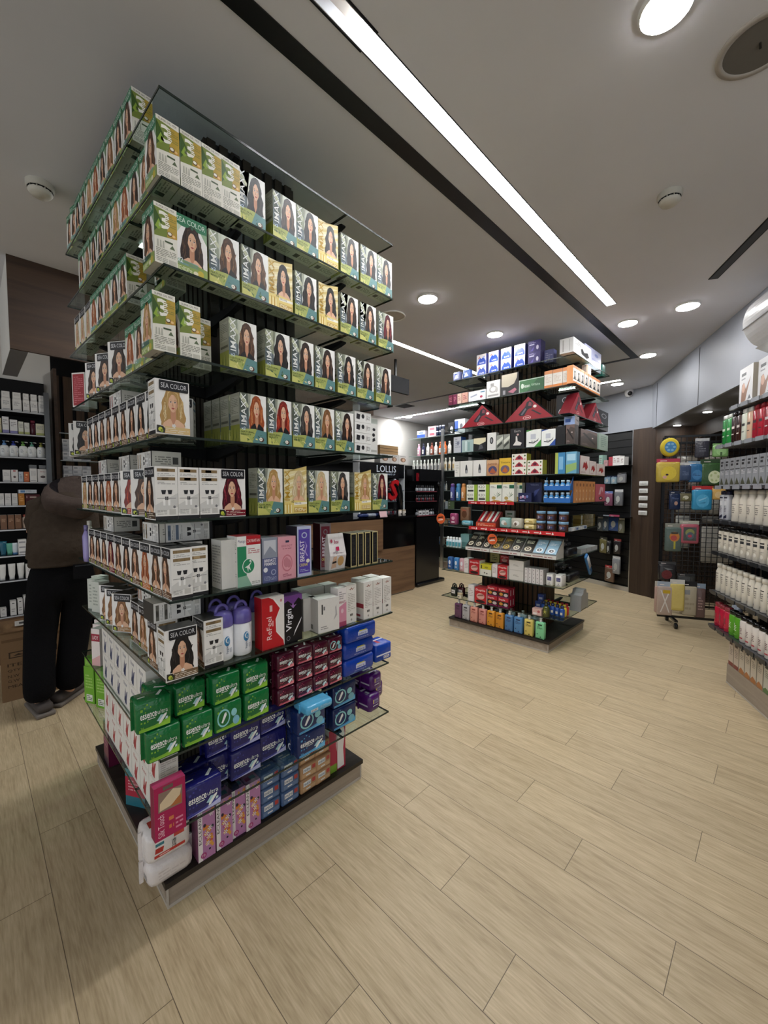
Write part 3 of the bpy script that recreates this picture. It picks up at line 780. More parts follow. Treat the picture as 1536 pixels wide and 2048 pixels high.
def spot(g, k, side, t, ins):
    (cx, cy), rot, hx, hy, z = ring(g, k); a = radians(rot)
    u, v = (-hx+t, -hy+ins) if side == 's' else (-hx+ins, hy-t)
    return Vector((cx+cos(a)*u-sin(a)*v, cy+sin(a)*u+cos(a)*v, z)), a-(0 if side == 's' else pi/2)
def along(g, k, side, px, ins=.01):
    """how far along a shelf front a measured point of the photograph lies, in metres"""
    lo, hi = -.7, 2.2
    for _ in range(44):
        m = (lo+hi)/2
        if project(spot(g, k, side, m, ins)[0])[0] < px: lo = m
        else: hi = m
    return lo
# ------------------------------------------------------------------ goods on the tall stand
TIER = ['', 'top', 'second', 'third', 'fourth', 'fifth', 'sixth', 'seventh', 'eighth', 'ninth', 'lowest']
def where(k, side, i):
    s = 'aisle side' if side == 's' else 'carton side'
    return '%s from the corner, %s glass shelf of the tall stand, %s' % (ORD[i], TIER[k], s)
def place(P, k, side, t, ins, label, group=None, g=1, dz=0, turn=0, jit=.8):
    loc, rz = spot(g, k, side, t, ins)
    return P.put((loc.x, loc.y, loc.z+dz+.0005), rz+radians(turn+random.uniform(-jit, jit)), label, group)
GRP = lambda k, side: 'hair colour boxes, %s glass shelf, %s' % (TIER[k], 'aisle side' if side == 's' else 'carton side')
rowpos = {}
def nth(k, side):
    rowpos[k, side] = rowpos.get((k, side), -1)+1; return rowpos[k, side]
def slate(k, pxs, hairs, ins=.012):
    for (px0, px1), h in zip(pxs, hairs):
        gold = h.startswith('gold '); h = h.replace('gold ', '')
        t = (along(1, k, 's', px0, ins)+along(1, k, 's', px1, ins))/2
        i = nth(k, 's')
        dp = ins+random.uniform(0, .006)
        place(k_imaxx(h, gold, (i*7+k*3) % 5), k, 's', t, dp, '%s hair colour box, %s woman, %s from the corner, %s shelf, aisle side' % ('gold' if gold else 'slate', HWORD[h], ORD[i], TIER[k]), GRP(k, 's'))
def turned(P, k, t, ins, desc, jit=.6):
    """a box whose front looks to the carton side and whose narrow side looks to the aisle"""
    loc, rz = spot(1, k, 's', t, ins+W2/2); i = nth(k, 's')
    P.put((loc.x, loc.y, loc.z+.0005), rz-pi/2+radians(random.uniform(-jit, jit)), '%s, narrow side out, %s on %s shelf, aisle side' % (desc, ORD[i], TIER[k]), GRP(k, 's'))
def west(k, P, t, ins, desc, turn=0, dz=0):
    i = nth(k, 'w')
    place(P, k, 'w', t, ins, '%s, %s from corner, %s shelf, carton side' % (desc, ORD[i], TIER[k]), GRP(k, 'w'), turn=turn, dz=dz, jit=1.2)
hair_cycle = ['brown', 'darkbrown', 'caramel', 'darkbrown', 'copper', 'blonde', 'brown', 'black', 'darkbrown', 'caramel', 'brown']
def west_row(k, t1, n, pitch, green, ins=.01, hairs=None, start=0):
    for j in range(n):
        h = (hairs or hair_cycle)[(j+start) % len(hairs or hair_cycle)]
        west(k, k_sea(h, (j+k) % 4, green), t1-pitch*(j+.5), ins, '%s hair colour box, %s woman' % ('green' if green else 'white', HWORD[h]))
# top shelf: only the carton side is filled
west_row(1, along(1, 1, 'w', 266, .01), 8, .102, True)
for t, tn in ((.15, 10), (.05, 4)): west(1, k_sea('brown', 2, True), t, .012, 'green hair colour box standing apart', tn)
# second
for j, t in enumerate((-.008, .059, .124, .188)): turned(k_sea(('brown', 'darkbrown', 'caramel', 'black')[j], j, True), 2, t, .008, 'green and white hair colour box')
slate(2, [(479,529),(546,596),(594.5,637.5),(636,680.5),(680.5,721),(722,753),(753,786)], ['black', 'darkbrown', 'black', 'gold black', 'black', 'black', 'black'])
west_row(2, 1.135, 9, .104, True, start=2)
# third
turned(k_sea('brown', 1, True), 3, -.02, .01, 'green and white hair colour box')
i = nth(3, 's'); t = (along(1, 3, 's', 352)+along(1, 3, 's', 416))/2
place(k_sea('darkbrown', 3, True), 3, 's', t, .012, 'green-headed hair colour box, large portrait, second on third shelf, aisle side', GRP(3, 's'))
slate(3, [(417,483),(484,538.5),(538.5,586.7),(587.7,637.5),(638,679),(680,718),(719,753),(758,788)], ['brown', 'brown', 'gold black', 'black', 'gold black', 'darkbrown', 'darkbrown', 'burgundy'])
west(3, k_sea('brown', 0, True), 1.06, .055, 'green hair colour box, recessed')
for j in range(8):
    lil = j >= 5
    P = k_sea('platinum' if lil else hair_cycle[j], j % 3, not lil)
    west(3, P, .83-.1*j, .01, ('white' if lil else 'green')+' hair colour box, '+('platinum-blonde woman' if lil else HWORD[hair_cycle[j]]+' woman'))
# fourth
for t, ins in ((-.03, .005), (.052, .02)): turned(k_sea('blonde' if t < 0 else 'brown', 1, True), 4, t, ins, 'green and white hair colour box')
turned(k_sea('brown', 3, True), 4, .122, .1, 'green and white hair colour box, recessed')
slate(4, [(460,516),(531.5,582),(583.6,630.5),(630.5,673.5),(673.5,714),(714,750),(750,785.5)], ['brown', 'black', 'darkbrown', 'darkbrown', 'black', 'darkbrown', 'darkbrown'])
west_row(4, 1.14, 3, .1, True, hairs=['red', 'brown', 'copper'])
for t, b, tn in ((.72, '#8a7350', 32), (.52, '#3a3a40', 28), (.34, '#9a8a70', 25)): west(4, k_sea('darkbrown', 1, False, b), t, .02, 'white hair colour box, half turned', tn)
REDBOX = cached('redbox', lambda: Proto('hair_colour_box', 'box', carton(.075, .165, .065, [('r', 0, 0, 1, 1, '#e9e4e0'), ('+',), ('r', .06, .04, .94, .96, '#9c1420'), ('l', .15, .1, .85, .9, 14, '#c8606a', 3)], '#e6e2dc').mesh('red_box')))
west(4, REDBOX, .08, .015, 'white-edged box with deep red face', 30)
# fifth
i = nth(5, 's'); t = along(1, 5, 's', 309.7)+W2/2
place(k_sea('blonde', 2), 5, 's', t, .0, 'white hair colour box, wavy blonde woman, at the corner of fifth glass shelf', GRP(5, 's'), turn=-2)
west(5, k_sea('ash', 2, False, '#5a7fa0'), 1.02, .12, 'white hair colour box with blue bars, set back', 60)
SL5 = [(479.5,535.5),(536.8,586),(586,630.5),(630.5,669.6),(672,710)]
slate(5, SL5, ['copper', 'red', 'ash', 'caramel', 'darkbrown'])
for j in range(3):
    t = (along(1, 5, 's', 479.5)+along(1, 5, 's', 535.5))/2
    place(k_imaxx('copper', False, 1), 5, 's', t-.004, .014+.068*(j+1), 'slate hair colour box, %s in file behind the copper-haired one, fifth shelf' % ORD[j], 'hair colour boxes filed behind the copper-haired one')
west_row(5, 1.13, 9, .098, False, hairs=['black', 'black', 'darkbrown', 'brown', 'darkbrown', 'brown', 'brown', 'darkbrown', 'black'])
for t in (.17, .07): west(5, k_sea('black', 1, False, '#6a6258'), t, .02, 'white hair colour box, grey side out', 75)
west(5, k_sea('burgundy', 0, False, '#8e2430', True), .62, .03, 'white hair colour box, red bars, lying flat', dz=H2+.002)
# white boxed sets stacked at the end of the fifth shelf
SETBOX = cached('setbox', lambda: Proto('hair_brush_set_box', 'box', carton(.105, .046, .09, [('r', 0, 0, 1, 1, '#e9e9e6'), ('+',), ('p', [(.1, .3), (.3, .25), (.34, .75), (.12, .8)], '#26262a'), ('e', .5, .6, .09, .22, '#1c1c20'), ('p', [(.66, .2), (.74, .2), (.82, .8), (.7, .8)], '#d8d4d0'), ('l', .72, .3, .95, .7, 3, '#8d8d8a')], '#dededb').mesh('set_box')))
for j in range(4):
    t = (along(1, 5, 's', 710)+along(1, 5, 's', 745))/2+.004
    place(SETBOX, 5, 's', t, .02, 'white tinting-brush set box, %s from below in its stack, fifth shelf' % ORD[j], 'stacked white tinting-brush set boxes', dz=j*.047, jit=.3)
TALLSET = cached('tallset', lambda: Proto('comb_set_box', 'box', carton(.05, .17, .06, [('r', 0, 0, 1, 1, '#e4e4e0'), ('r', 0, .86, 1, 1, '#bfc6bf'), ('+',), ('e', .5, .7, .2, .04, '#2b2b30'), ('e', .45, .55, .2, .05, '#202024'), ('p', [(.3, .35), (.7, .4), (.6, .48), (.3, .44)], '#26262a'), ('r', .1, .08, .9, .14, '#b9b9b4')], '#cfcfca').mesh('comb_set_box')))
place(TALLSET, 5, 's', along(1, 5, 's', 754), .03, 'tall narrow white comb set box beside the tinting-brush stack')
# sixth
for t in (-.03, .035, .102): turned(k_sea('darkbrown', 1), 6, t, .004, 'white hair colour box')
i = nth(6, 's'); place(k_sea('burgundy', 1), 6, 's', .162+W2/2, .004, 'white hair colour box, burgundy-haired woman, fourth on sixth glass shelf', GRP(6, 's'))
slate(6, [(514.6,567),(567,616),(616,660.5),(661.7,699.5),(707,744),(744,776)], ['blonde', 'gold platinum', 'platinum', 'ash', 'gold blonde', 'burgundy'])
for j, (t, tn, h) in enumerate(((1.0, 42, 'brown'), (.87, 38, 'red'), (.75, 4, 'darkbrown'), (.65, 6, 'brown'), (.54, 5, 'copper'), (.43, 3, 'darkbrown'), (.33, 5, 'brown'), (.22, 4, 'darkbrown'), (.11, 3, 'blonde'))):
    west(6, k_sea(h, j % 4, False, '#8e2430' if h == 'red' else '#8a7350'), t, .015, 'white hair colour box, '+HWORD[h]+' woman', tn)
for t, b in ((.92, '#8a7350'), (.68, '#6d5a48'), (.35, '#8e2430')): west(6, k_sea('brown', 0, False, b, True), t, .04, 'white hair colour box lying flat', dz=H2+.002)
# seventh
for t, dp in ((.008, .002), (.062, .012)): turned(k_sea('brown', 2), 7, t, dp, 'white hair colour box with gold bars')
turned(k_sea('brown', 2), 7, .095, .13, 'white hair colour box set back')
for j in range(9):
    h = ['brown', 'copper', 'brown', 'darkbrown', 'brown', 'burgundy', 'brown', 'darkbrown', 'brown'][j]
    west(7, k_sea(h, j % 4, False), 1.12-.106*j, .004, 'white hair colour box, '+HWORD[h]+' woman', 3)
for t in (1.0, .46): west(7, k_sea('caramel', 1, False, '#8a7350', True), t, .03, 'white hair colour box lying flat', dz=H2+.002)
i = nth(7, 's'); loc, rz = spot(1, 7, 's', .13, .16)
k_sea('caramel', 1, False, '#6f7f95', True).put((loc.x, loc.y, loc.z+H2+.003), rz+.03, 'white hair colour box lying across two others, fourth on seventh shelf, aisle side', GRP(7, 's'))
def tagged(P, k, px0, px1, ins, label, group=None, turn=0, dz=0):
    t = (along(1, k, 's', px0, ins)+along(1, k, 's', px1, ins))/2
    return place(P, k, 's', t, ins, label, group, turn=turn, dz=dz)
def box1(name, w, h, d, front, side, **kw): return Proto(name, 'box', carton(w, h, d, front, side, **kw).mesh(name))
SH = 7
tagged(box1('remedy_box', .09, .18, .075, [('r', 0, 0, 1, 1, '#ecebe8'), ('r', .38, .82, 1, 1, '#b3222c'), ('r', 0, 0, .38, .8, '#2f8a60'), ('+',), ('T', 'Plastgo', .04, .86, .34, .93, '#4a4a78'), ('T', 'ZAYIFATAN', .42, .87, .96, .93, '#f3e2e0', 0, .01), ('l', .45, .64, .95, .76, 3, '#c07a7e', 2), ('e', .47, .4, .27, .155, '#e8eee9', 24), ('+',), ('e', .47, .4, .24, .138, '#2f8a60', 24), ('+',), ('p', [(.3, .38), (.46, .42), (.62, .5), (.5, .4), (.56, .3), (.46, .36), (.44, .28), (.4, .37)], '#f2f4f0'), ('e', .54, .5, .04, .022, '#f2f4f0'), ('p', [(0, 0), (.6, 0), (.38, .22), (0, .2)], '#8fb9a2'), ('l', .6, .03, .95, .09, 2, '#9a9a96', 4)],
     [('r', 0, 0, 1, 1, '#e6e4e0'), ('+',), ('l', .1, .15, .9, .9, 18, '#8d8c8a', 4, .35)], top='#c24a50'), SH, 475.6, 522.4, .014, 'green and white remedy box with a leaping-figure emblem, red top')
tagged(box1('remedy_box', .06, .17, .075, '#e2e1dd', [('r', 0, 0, 1, 1, '#dcdad6'), ('+',), ('l', .1, .1, .9, .9, 14, '#9a9a98', 5)]), SH, 447, 474, .03, 'plain white remedy box close beside the green and white one')
tagged(box1('cream_box', .063, .165, .09, [('r', 0, 0, 1, 1, '#8f95a4'), ('r', 0, 0, 1, .55, '#59608a'), ('+',), ('p', [(.1, .62), (.5, .82), (.9, .66), (.9, .95), (.1, .95)], '#c9ccd4'), ('T', 'BREAST', .12, .46, .9, .53, '#f0eef4', 0, .02), ('T', 'FIRMING', .12, .38, .9, .45, '#f0eef4', 0, .02), ('e', .2, .29, .14, .055, '#e9eaf0'), ('e', .72, .22, .17, .065, '#aab0cc'), ('+',), ('e', .72, .22, .12, .045, '#59608a'), ('l', .1, .04, .9, .15, 4, '#aab0cc', 3)], '#777d8e', top='#a9adb8'), SH, 525, 556, .012, 'silver and slate cream box between the green and the pink ones')
tagged(box1('cream_box', .08, .165, .08, [('r', 0, 0, 1, 1, '#dfa0ac'), ('+',), ('r', .42, .86, .62, .91, '#2a3350'), ('T', 'BREAST', .2, .76, .8, .81, '#b06a78'), ('l', .25, .7, .75, .74, 1, '#b06a78', 1), ('e', .5, .38, .3, .2, '#c97a88', 22), ('+',), ('e', .5, .38, .25, .165, '#dfa0ac', 22), ('+',), ('e', .45, .4, .16, .12, '#c98490', 12), ('e', .6, .36, .12, .1, '#c98490', 12), ('l', .25, .06, .75, .14, 3, '#a85f6e', 2)], '#cf929e', top='#d8a5ae'), SH, 556, 592.8, .012, 'pale pink cream box with a ring emblem')
def tall_cream(col, rim, word2=None): return [('r', 0, 0, 1, 1, rim), ('+',), ('r', .1, .06, .9, .94, col), ('+',), ('e', .5, .82, .2, .06, rim, 16), ('+',), ('e', .5, .82, .13, .04, col, 12), ('T', 'BREAST', .18, .3, .5, .72, '#e9e2ee', 1, .02), ('p', [(.55, .7), (.7, .6), (.58, .5), (.74, .4), (.66, .4), (.5, .5), (.62, .6)], '#b9a6dc' if word2 else '#a85a6a'), ('e', .74, .3, .13, .04, '#f0ecdc'), ('T', 'CREAM', .14, .2, .7, .26, '#e0cf7a', 0, .02), ('l', .2, .09, .8, .15, 2, rim, 3)]
tagged(box1('cream_box', .068, .2, .075, tall_cream('#5b4aa8', '#b9c2de', 1), '#2c2733', top='#b9b6c8'), SH, 594, 624, .01, 'tall purple cream box with silver-blue rim')
tagged(box1('cream_box', .05, .2, .075, tall_cream('#6d1a2c', '#7d747a'), '#4b1420', top='#8d868c'), SH, 642, 660.5, .05, 'tall dark red cream box behind the paper pouch', turn=-14)
pm = MB(); w, h, d = .088, .155, .05
pm.poly([(-w/2, .01, 0), (w/2, .01, 0), (w/2, d-.01, 0), (-w/2, d-.01, 0), (-w/2*1.03, 0, h*.4), (w/2*1.03, 0, h*.4), (w/2*1.03, d, h*.4), (-w/2*1.03, d, h*.4), (-w/2*.98, d/2-.004, h), (w/2*.98, d/2-.004, h), (w/2*.98, d/2+.004, h), (-w/2*.98, d/2+.004, h)], [(0,3,2,1), (0,1,5,4), (1,2,6,5), (2,3,7,6), (3,0,4,7), (4,5,9,8), (5,6,10,9), (6,7,11,10), (7,4,8,11), (8,9,10,11)], '#e3dedd', 'film')
F = Face(pm, (-w/2, .0085, .004), (1,0,0), (0,-.16,1), (0,-1,-.16), w, h*.38, 'film'); F.draw([('+', 3), ('e', .68, .55, .2, .36, '#c9a06a', 18), ('p', [(.1, .05), (.42, .1), (.4, .95), (.2, .9)], '#d8b39a'), ('p', [(.15, .4), (.42, .45), (.4, .6), (.16, .55)], '#2a2528')])
F = Face(pm, (-w/2, -.0003, h*.42), (1,0,0), (0,.21,1), (0,-1,.21), w, h*.55, 'film'); F.draw([('+', 3), ('T', 'Brow', .34, .55, .62, .75, '#a63a5a', 0, .02), ('r', .4, .2, .6, .4, '#c0305a'), ('e', .18, .7, .07, .09, '#a04858'), ('l', .2, .05, .85, .18, 2, '#8d7f84', 2)])
tagged(Proto('paper_pouch', 'pouch', pm.mesh('paper_pouch')), SH, 659, 694, .012, 'white paper pouch with a round food picture, beside the dark red cream box')
GOLDB = cached('goldb', lambda: box1('gold_edged_box', .036, .15, .085, [('r', 0, 0, 1, 1, '#c9ba86'), ('+',), ('r', .12, .03, .88, .97, '#141316'), ('+',), ('l', .25, .1, .75, .9, 22, '#3a3a3e', 7)], '#0e0e10', top='#8d8160'))
for j, (a, b) in enumerate(((701,714),(715,728),(729,742),(743,757))): tagged(GOLDB, SH, a, b, .012, 'black box with gold edges, %s of the four at the shelf end' % ORD[j], 'four gold-edged black boxes')
# eighth: white bottles with purple hook caps
hp = [(.030, 0), (.034, .004), (.0355, .02), (.0355, .115), (.033, .118)]
def hook_bottle():
    b = Proto.__new__(Proto); mb = MB(); mb.lathe(hp, '#e9eaee', 'gloss', 22, sy=.8)
    curved_label(mb, hp, .02, .1, 1.5, [('e', .5, .62, .2, .22, '#3b86b8', 16), ('+',), ('e', .54, .66, .13, .14, '#dfeaf2', 14), ('+',), ('e', .56, .66, .09, .1, '#3b86b8', 12), ('T', 'hygiene', .4, .08, .6, .55, '#4a5a70', 1), ('l', .66, .1, .86, .3, 4, '#9aa4b0', 2)], 1, .8)
    cp = MB(); cp.lathe([(.0355, .118), (.036, .122), (.0355, .145), (.031, .163), (.02, .172), (.0005, .174)], '#6a60a8', 'gloss', 22, sy=.8)
    hk = MB(); hk.tube([(.022*cos(a)-.004, 0, .168+.026*sin(a)) for a in [pi*k/10 for k in range(11)]], [.0055]*11, '#6a60a8', 'gloss', 8)
    Proto.__init__(b, 'wash_bottle', 'bottle', mb.mesh('wash_bottle'), [('cap', cp.mesh('cap'), [('hook', hk.mesh('hook'))])]); return b
HB = hook_bottle()
HBL = ['white wash bottle with purple hook cap beside the white hair colour boxes', 'white wash bottle with purple hook cap, second of the front pair', 'white wash bottle with purple hook cap behind the front pair, corner end', 'white wash bottle with purple hook cap behind the front pair, middle', 'white wash bottle with purple hook cap behind the red carton']
for (px, ins), l in zip(((455, .02), (493, .02), (442, .1), (478, .1), (524, .11)), HBL):
    t = along(1, 8, 's', px, ins); loc, rz = spot(1, 8, 's', t, ins+.03); HB.put((loc.x, loc.y, loc.z+.0005), rz+random.uniform(-.1, .1), l, 'wash bottles with purple hook caps')
SH = 8
tagged(k_sea('black', 3), 8, 335, 393, .0, 'white hair colour box, dark-haired woman, overhanging the corner of eighth shelf', turn=0)
turned(k_sea('brown', 2), 8, .118, .012, 'white hair colour box with gold bars')
loc, rz = spot(1, 8, 's', .075, .1); k_sea('brown', 2, False, '#6d6a62', True).put((loc.x, loc.y, loc.z+H2+.002), rz+.02, 'white hair colour box lying on top at the corner of eighth shelf', GRP(8, 's'))
west(8, k_sea('brown', 1), 1.09, .004, 'white hair colour box, brown-haired woman', 2)
west(8, k_sea('caramel', 2), .9, .03, 'white hair colour box, caramel-haired woman', 2); west(8, k_sea('brown', 3), .8, .03, 'white hair colour box, brown-haired woman', 2)
west(8, k_sea('copper', 1, False, '#9a5a34', True), .86, .05, 'white hair colour box, orange end, lying flat', dz=H2+.002)
for t in (.62, .5, .4): west(8, k_sea('caramel', 1), t, .03, 'white hair colour box, caramel-haired woman', 30)
PALE = cached('pale', lambda: box1('toiletry_carton', .06, .15, .05, [('r', 0, 0, 1, 1, '#ccd0c8'), ('+',), ('l', .2, .2, .8, .85, 6, '#9aa29a', 2)], '#c2c7be'))
for j, (t, dz) in enumerate(((.12, 0), (.05, 0), (.2, 0))): west(8, PALE, t, .02+.03*(j % 2), 'pale grey-green toiletry carton', 20, dz)
tagged(box1('intimate_gel_box', .094, .195, .055, [('r', 0, 0, 1, 1, '#e9e4e0'), ('p', [(0, 0), (.98, 0), (.95, .1), (.62, .3), (.6, .55), (.8, .75), (.5, .95), (.3, 1), (0, 1)], '#c01f26'), ('+',), ('p', [(.98, 0), (1, .1), (.66, .31), (.64, .55), (.84, .76), (.56, .97), (.5, .95), (.8, .75), (.6, .55), (.62, .3), (.95, .1)], '#f4efec'), ('T', 'ReFeel', .2, .18, .42, .62, '#f3d9d6', 1, .005), ('l', .45, .36, .5, .6, 1, '#f0c0bc', 1), ('r', .34, .72, .46, .84, '#e4b8b4'), ('e', .86, .9, .05, .03, '#c98a8a')], '#a8161e', top='#d8d2ce'), 8, 525, 569, .012, 'red and white carton with a wavy edge, beside the wash bottles')
tagged(box1('intimate_gel_box', .082, .185, .05, [('r', 0, 0, 1, 1, '#131216'), ('p', [(0, .86), (.2, .9), (.5, .8), (.8, .93), (1, .86), (1, 1), (0, 1)], '#6e3f86'), ('+',), ('p', [(.3, .82), (.5, .72), (.7, .8), (.55, .78), (.5, .84), (.42, .78)], '#9a6cb0'), ('T', 'Virgin', .1, .25, .5, .72, '#e9e6ec', 1, .03), ('p', [(.5, .12), (.9, .4), (.98, .5), (.6, .24)], '#f0eef2'), ('e', .22, .1, .1, .05, '#8a8690'), ('+',), ('e', .22, .1, .075, .036, '#131216')], '#1b1820', top='#5a3570'), 8, 569, 604.5, .012, 'black carton with purple scalloped top, beside the red one')
WB = [('r', 0, 0, 1, 1, '#e6e3de'), ('+',), ('r', .16, .55, .22, .85, '#2a2a2c'), ('l', .25, .6, .32, .85, 1, '#77757a', 1), ('p', [(.72, .3), (.9, .45), (.86, .75), (.96, .85), (.8, .7), (.82, .5)], '#b9b5b6'), ('l', .12, .08, .5, .2, 2, '#9d9a98', 2)]
tagged(box1('serum_box', .104, .14, .085, WB, [('r', 0, 0, 1, 1, '#d6d2cc'), ('+',), ('r', .1, .06, .5, .2, '#77756f')]), 8, 638, 677, .004, 'squat white serum box with a grey drawing, nearest the shelf edge', turn=-6)
tagged(box1('serum_box', .06, .14, .085, '#d3cfca', '#cbc7c1'), 8, 607, 632, .07, 'squat white serum box half hidden behind its twin', turn=-6)
tagged(box1('cream_box', .048, .17, .05, [('r', 0, 0, 1, 1, '#ebe4e2'), ('p', [(0, 0), (1, 0), (1, .62), (0, .5)], '#d890a8'), ('r', 0, 0, 1, .12, '#a84a6a'), ('+',), ('T', 'BREAST', .1, .6, .9, .66, '#a0405a', 0, .03), ('l', .15, .7, .9, .92, 4, '#a09a9c', 2), ('e', .5, .4, .16, .06, '#e9c4d0')], '#e4dcda'), 8, 676, 693, .012, 'narrow white carton with a pink lower half')
def white_tall(mark): return [('r', 0, 0, 1, 1, '#e9e5df'), ('+',), ('p', [(.2, .9), (.45, .86), (.5, .9), (.6, .86), (.85, .93), (.6, .89), (.5, .94), (.4, .89)], '#9d6a5a'), ('l', .15, .3, .85, .8, 11, '#b9b2aa', mark), ('r', .35, .18, .65, .24, '#77736d'), ('e', .5, .08, .08, .03, '#a8a29a')]
WT = cached('wt', lambda: box1('white_carton', .06, .172, .055, white_tall(3), [('r', 0, 0, 1, 1, '#ddd8d0'), ('+',), ('r', 0, .3, 1, .42, '#9a3440'), ('r', 0, .06, .6, .12, '#9a3440')]))
for (a, b, ins), l in zip(((693, 712.6, .02), (727, 746, .008), (746, 764.6, .008), (764.6, 783, .008), (718, 736, .075), (740, 758, .075)), ('beside the pink-bottomed one', 'first of the front row', 'second of the front row', 'third of the front row, at the shelf end', 'first of the back row', 'second of the back row')):
    tagged(WT, 8, a, b, ins, 'tall white carton with a winged mark, '+l, 'tall white cartons with a winged mark')
for j, (a, b) in enumerate(((600, 622), (624, 648), (650, 674))): tagged(box1('white_carton', .07, .15, .06, [('r', 0, 0, 1, 1, '#c9c6c0'), ('+',), ('l', .2, .3, .8, .7, 4, '#9a9792', j)], '#bdb9b3'), 8, a, b, .17, 'plain white carton, %s in the shaded back row of eighth shelf' % ORD[j])
# ninth: pad packs
GREEN = ('#0f6b35', '#7fb83a', '#8fc63c'); MAROON = ('#4a1028', '#c8506a', '#e88a92'); NAVY = ('#1b1c66', '#3a3f98', '#b9bde6'); AQUA = ('#12285c', '#4a9ad0', '#6ab8e4')
def packs(k, key, cols, w, h, d, items, desc, grp, special=()):
    for j, (px, ins, dz, l) in enumerate(items):
        P = k_pad(key, w, h, d, cols, l not in special)
        t = along(1, k, 's', px, ins)
        place(P, k, 's', t, ins, desc+', '+l, grp, dz=dz, jit=2)
packs(9, 'green', GREEN, .1, .1, .075, [(330, .0, 0, 'lower row, corner column'), (398, .004, 0, 'lower row, second column'), (458, .006, 0, 'lower row, third column with the round blue picture'), (516, .006, 0, 'lower row, fourth column'),
    (312, .004, .101, 'upper row, corner column'), (384, .03, .101, 'upper row, second column'), (456, .008, .101, 'upper row, third column'), (514, .008, .101, 'upper row, fourth column')], 'green pad pack', 'green pad packs', ('lower row, third column with the round blue picture',))
for dz, l in ((0, 'lower'), (.101, 'upper')):
    loc, rz = spot(1, 9, 's', -.045, .1); k_pad('green', .1, .1, .075, GREEN).put((loc.x+.035, loc.y+.0, loc.z+dz+.001), rz-pi/2, 'green pad pack turned to the carton side at the corner, %s one' % l, 'green pad packs')
cols = [(574, 'first'), (611, 'second'), (643, 'third'), (672, 'fourth')]
packs(9, 'maroon', MAROON, .08, .068, .07, [(px, .01, .069*r, '%s column, %s row' % (c, ('bottom', 'middle', 'top')[r])+(' with the round white picture' if c == 'fourth' and r == 2 else '')) for px, c in cols for r in range(3)], 'maroon pad pack', 'maroon pad packs', ('fourth column, top row with the round white picture',))
BLUEART = [('+', 2), ('r', .36, .3, .72, .62, '#c9cfe8'), ('T', 'ultra', .4, .36, .68, .5, '#1d2f86', 0, .02), ('r', .4, .62, .68, .7, '#c9c23a'), ('T', 'always', .3, .06, .75, .2, '#aab8e6')]
BIGBLUE = cached('bigblue', lambda: Proto('sanitary_pad_pack', 'pad pack', softpack(.185, .077, .12, '#1440a8', BLUEART, '#1440a8', fin=.004, r=.014, topart=[('e', .3, .5, .2, .3, '#9ab4e6'), ('p', [(.45, .2), (.6, .2), (.62, .8), (.5, .8)], '#e0c93a'), ('e', .8, .5, .14, .3, '#d04a6a')]).mesh('pack')))
for j in range(2): tagged(BIGBLUE, 9, 690, 747, .012, 'large royal-blue pad pack, %s from the shelf up' % ORD[j], 'large royal-blue pad packs', dz=j*.0775)
o = tagged(BIGBLUE, 9, 690, 755, .0, 'large royal-blue pad pack perched on top of the blue stack', 'large royal-blue pad packs', dz=.1555)
SMBLUE = cached('smblue', lambda: Proto('sanitary_pad_pack', 'pad pack', softpack(.11, .085, .1, '#1747b2', [('r', 0, .3, 1, .4, '#dfe4f2'), ('r', .5, .05, .9, .25, '#e8eaf4'), ('+',), ('l', .52, .06, .88, .24, 3, '#2a3a80', 2)], '#1747b2', fin=.004, topart=[('r', 0, .6, 1, .72, '#dfe4f2'), ('p', [(.3, .2), (.5, .2), (.5, .6), (.34, .6)], '#c03a5a')]).mesh('pack')))
tagged(SMBLUE, 9, 751, 783, .03, 'small blue and white pad pack beside the royal-blue stack')
# carton side of the ninth and lowest shelves
RBLUE = cached('rb', lambda: box1('toiletry_carton', .105, .112, .06, (art_rabbit, '#2f3f6e', 'Rose'), '#e4e0da')); RRED = cached('rr', lambda: box1('toiletry_carton', .105, .117, .06, (art_rabbit, '#b03440', 'Rose'), '#e6e1da'))
ROSETOP = [('r', 0, 0, 1, 1, '#e6e2da'), ('+',), ('r', .18, 0, .3, 1, '#2f7a48'), ('T', 'Rose', .4, .25, .62, .75, '#a02a3a', 1, .02)]
for row in range(2):
    for j in range(6):
        place(RBLUE, 9, 'w', 1.02-.108*j, .012, 'white carton with dark blue emblem, %s from the green packs, %s row' % (ORD[j], ('lower', 'upper')[row]), 'white cartons with dark blue emblem', dz=row*.1125, jit=.6)
LADY = cached('lady', lambda: box1('toiletry_carton', .05, .18, .05, [('r', 0, 0, 1, 1, '#ebe0de'), ('r', 0, .66, 1, .86, '#a0203c'), ('+',), ('T', 'LADY', .14, .71, .86, .81, '#f2dfe2', 0, .01), ('p', [(0, 0), (1, 0), (1, .3), (0, .16)], '#e3b4b4')], '#e6dad6'))
for j in range(3): place(LADY, 9, 'w', .27-.075*j, .014+.02*j, 'tall white and pink carton, dark red band, %s of three' % ORD[j], 'white and pink cartons with a dark red band', turn=30)
for row in range(2):
    for j in range(7):
        P = RRED
        if row == 1 and j == 0: P = box1('toiletry_carton', .105, .117, .06, (art_rabbit, '#b03440', 'Rose'), [('r', 0, 0, 1, 1, '#ddd8d0'), ('+',), ('l', .1, .08, .9, .92, 14, '#b0aaa2', 3)], topart=ROSETOP)
        place(P, 10, 'w', 1.13-.108*j, .012, 'white carton with red emblem, %s from the corner, %s row' % (ORD[j], ('lower', 'upper')[row]), 'white cartons with red emblem', dz=row*.1175, jit=.6)
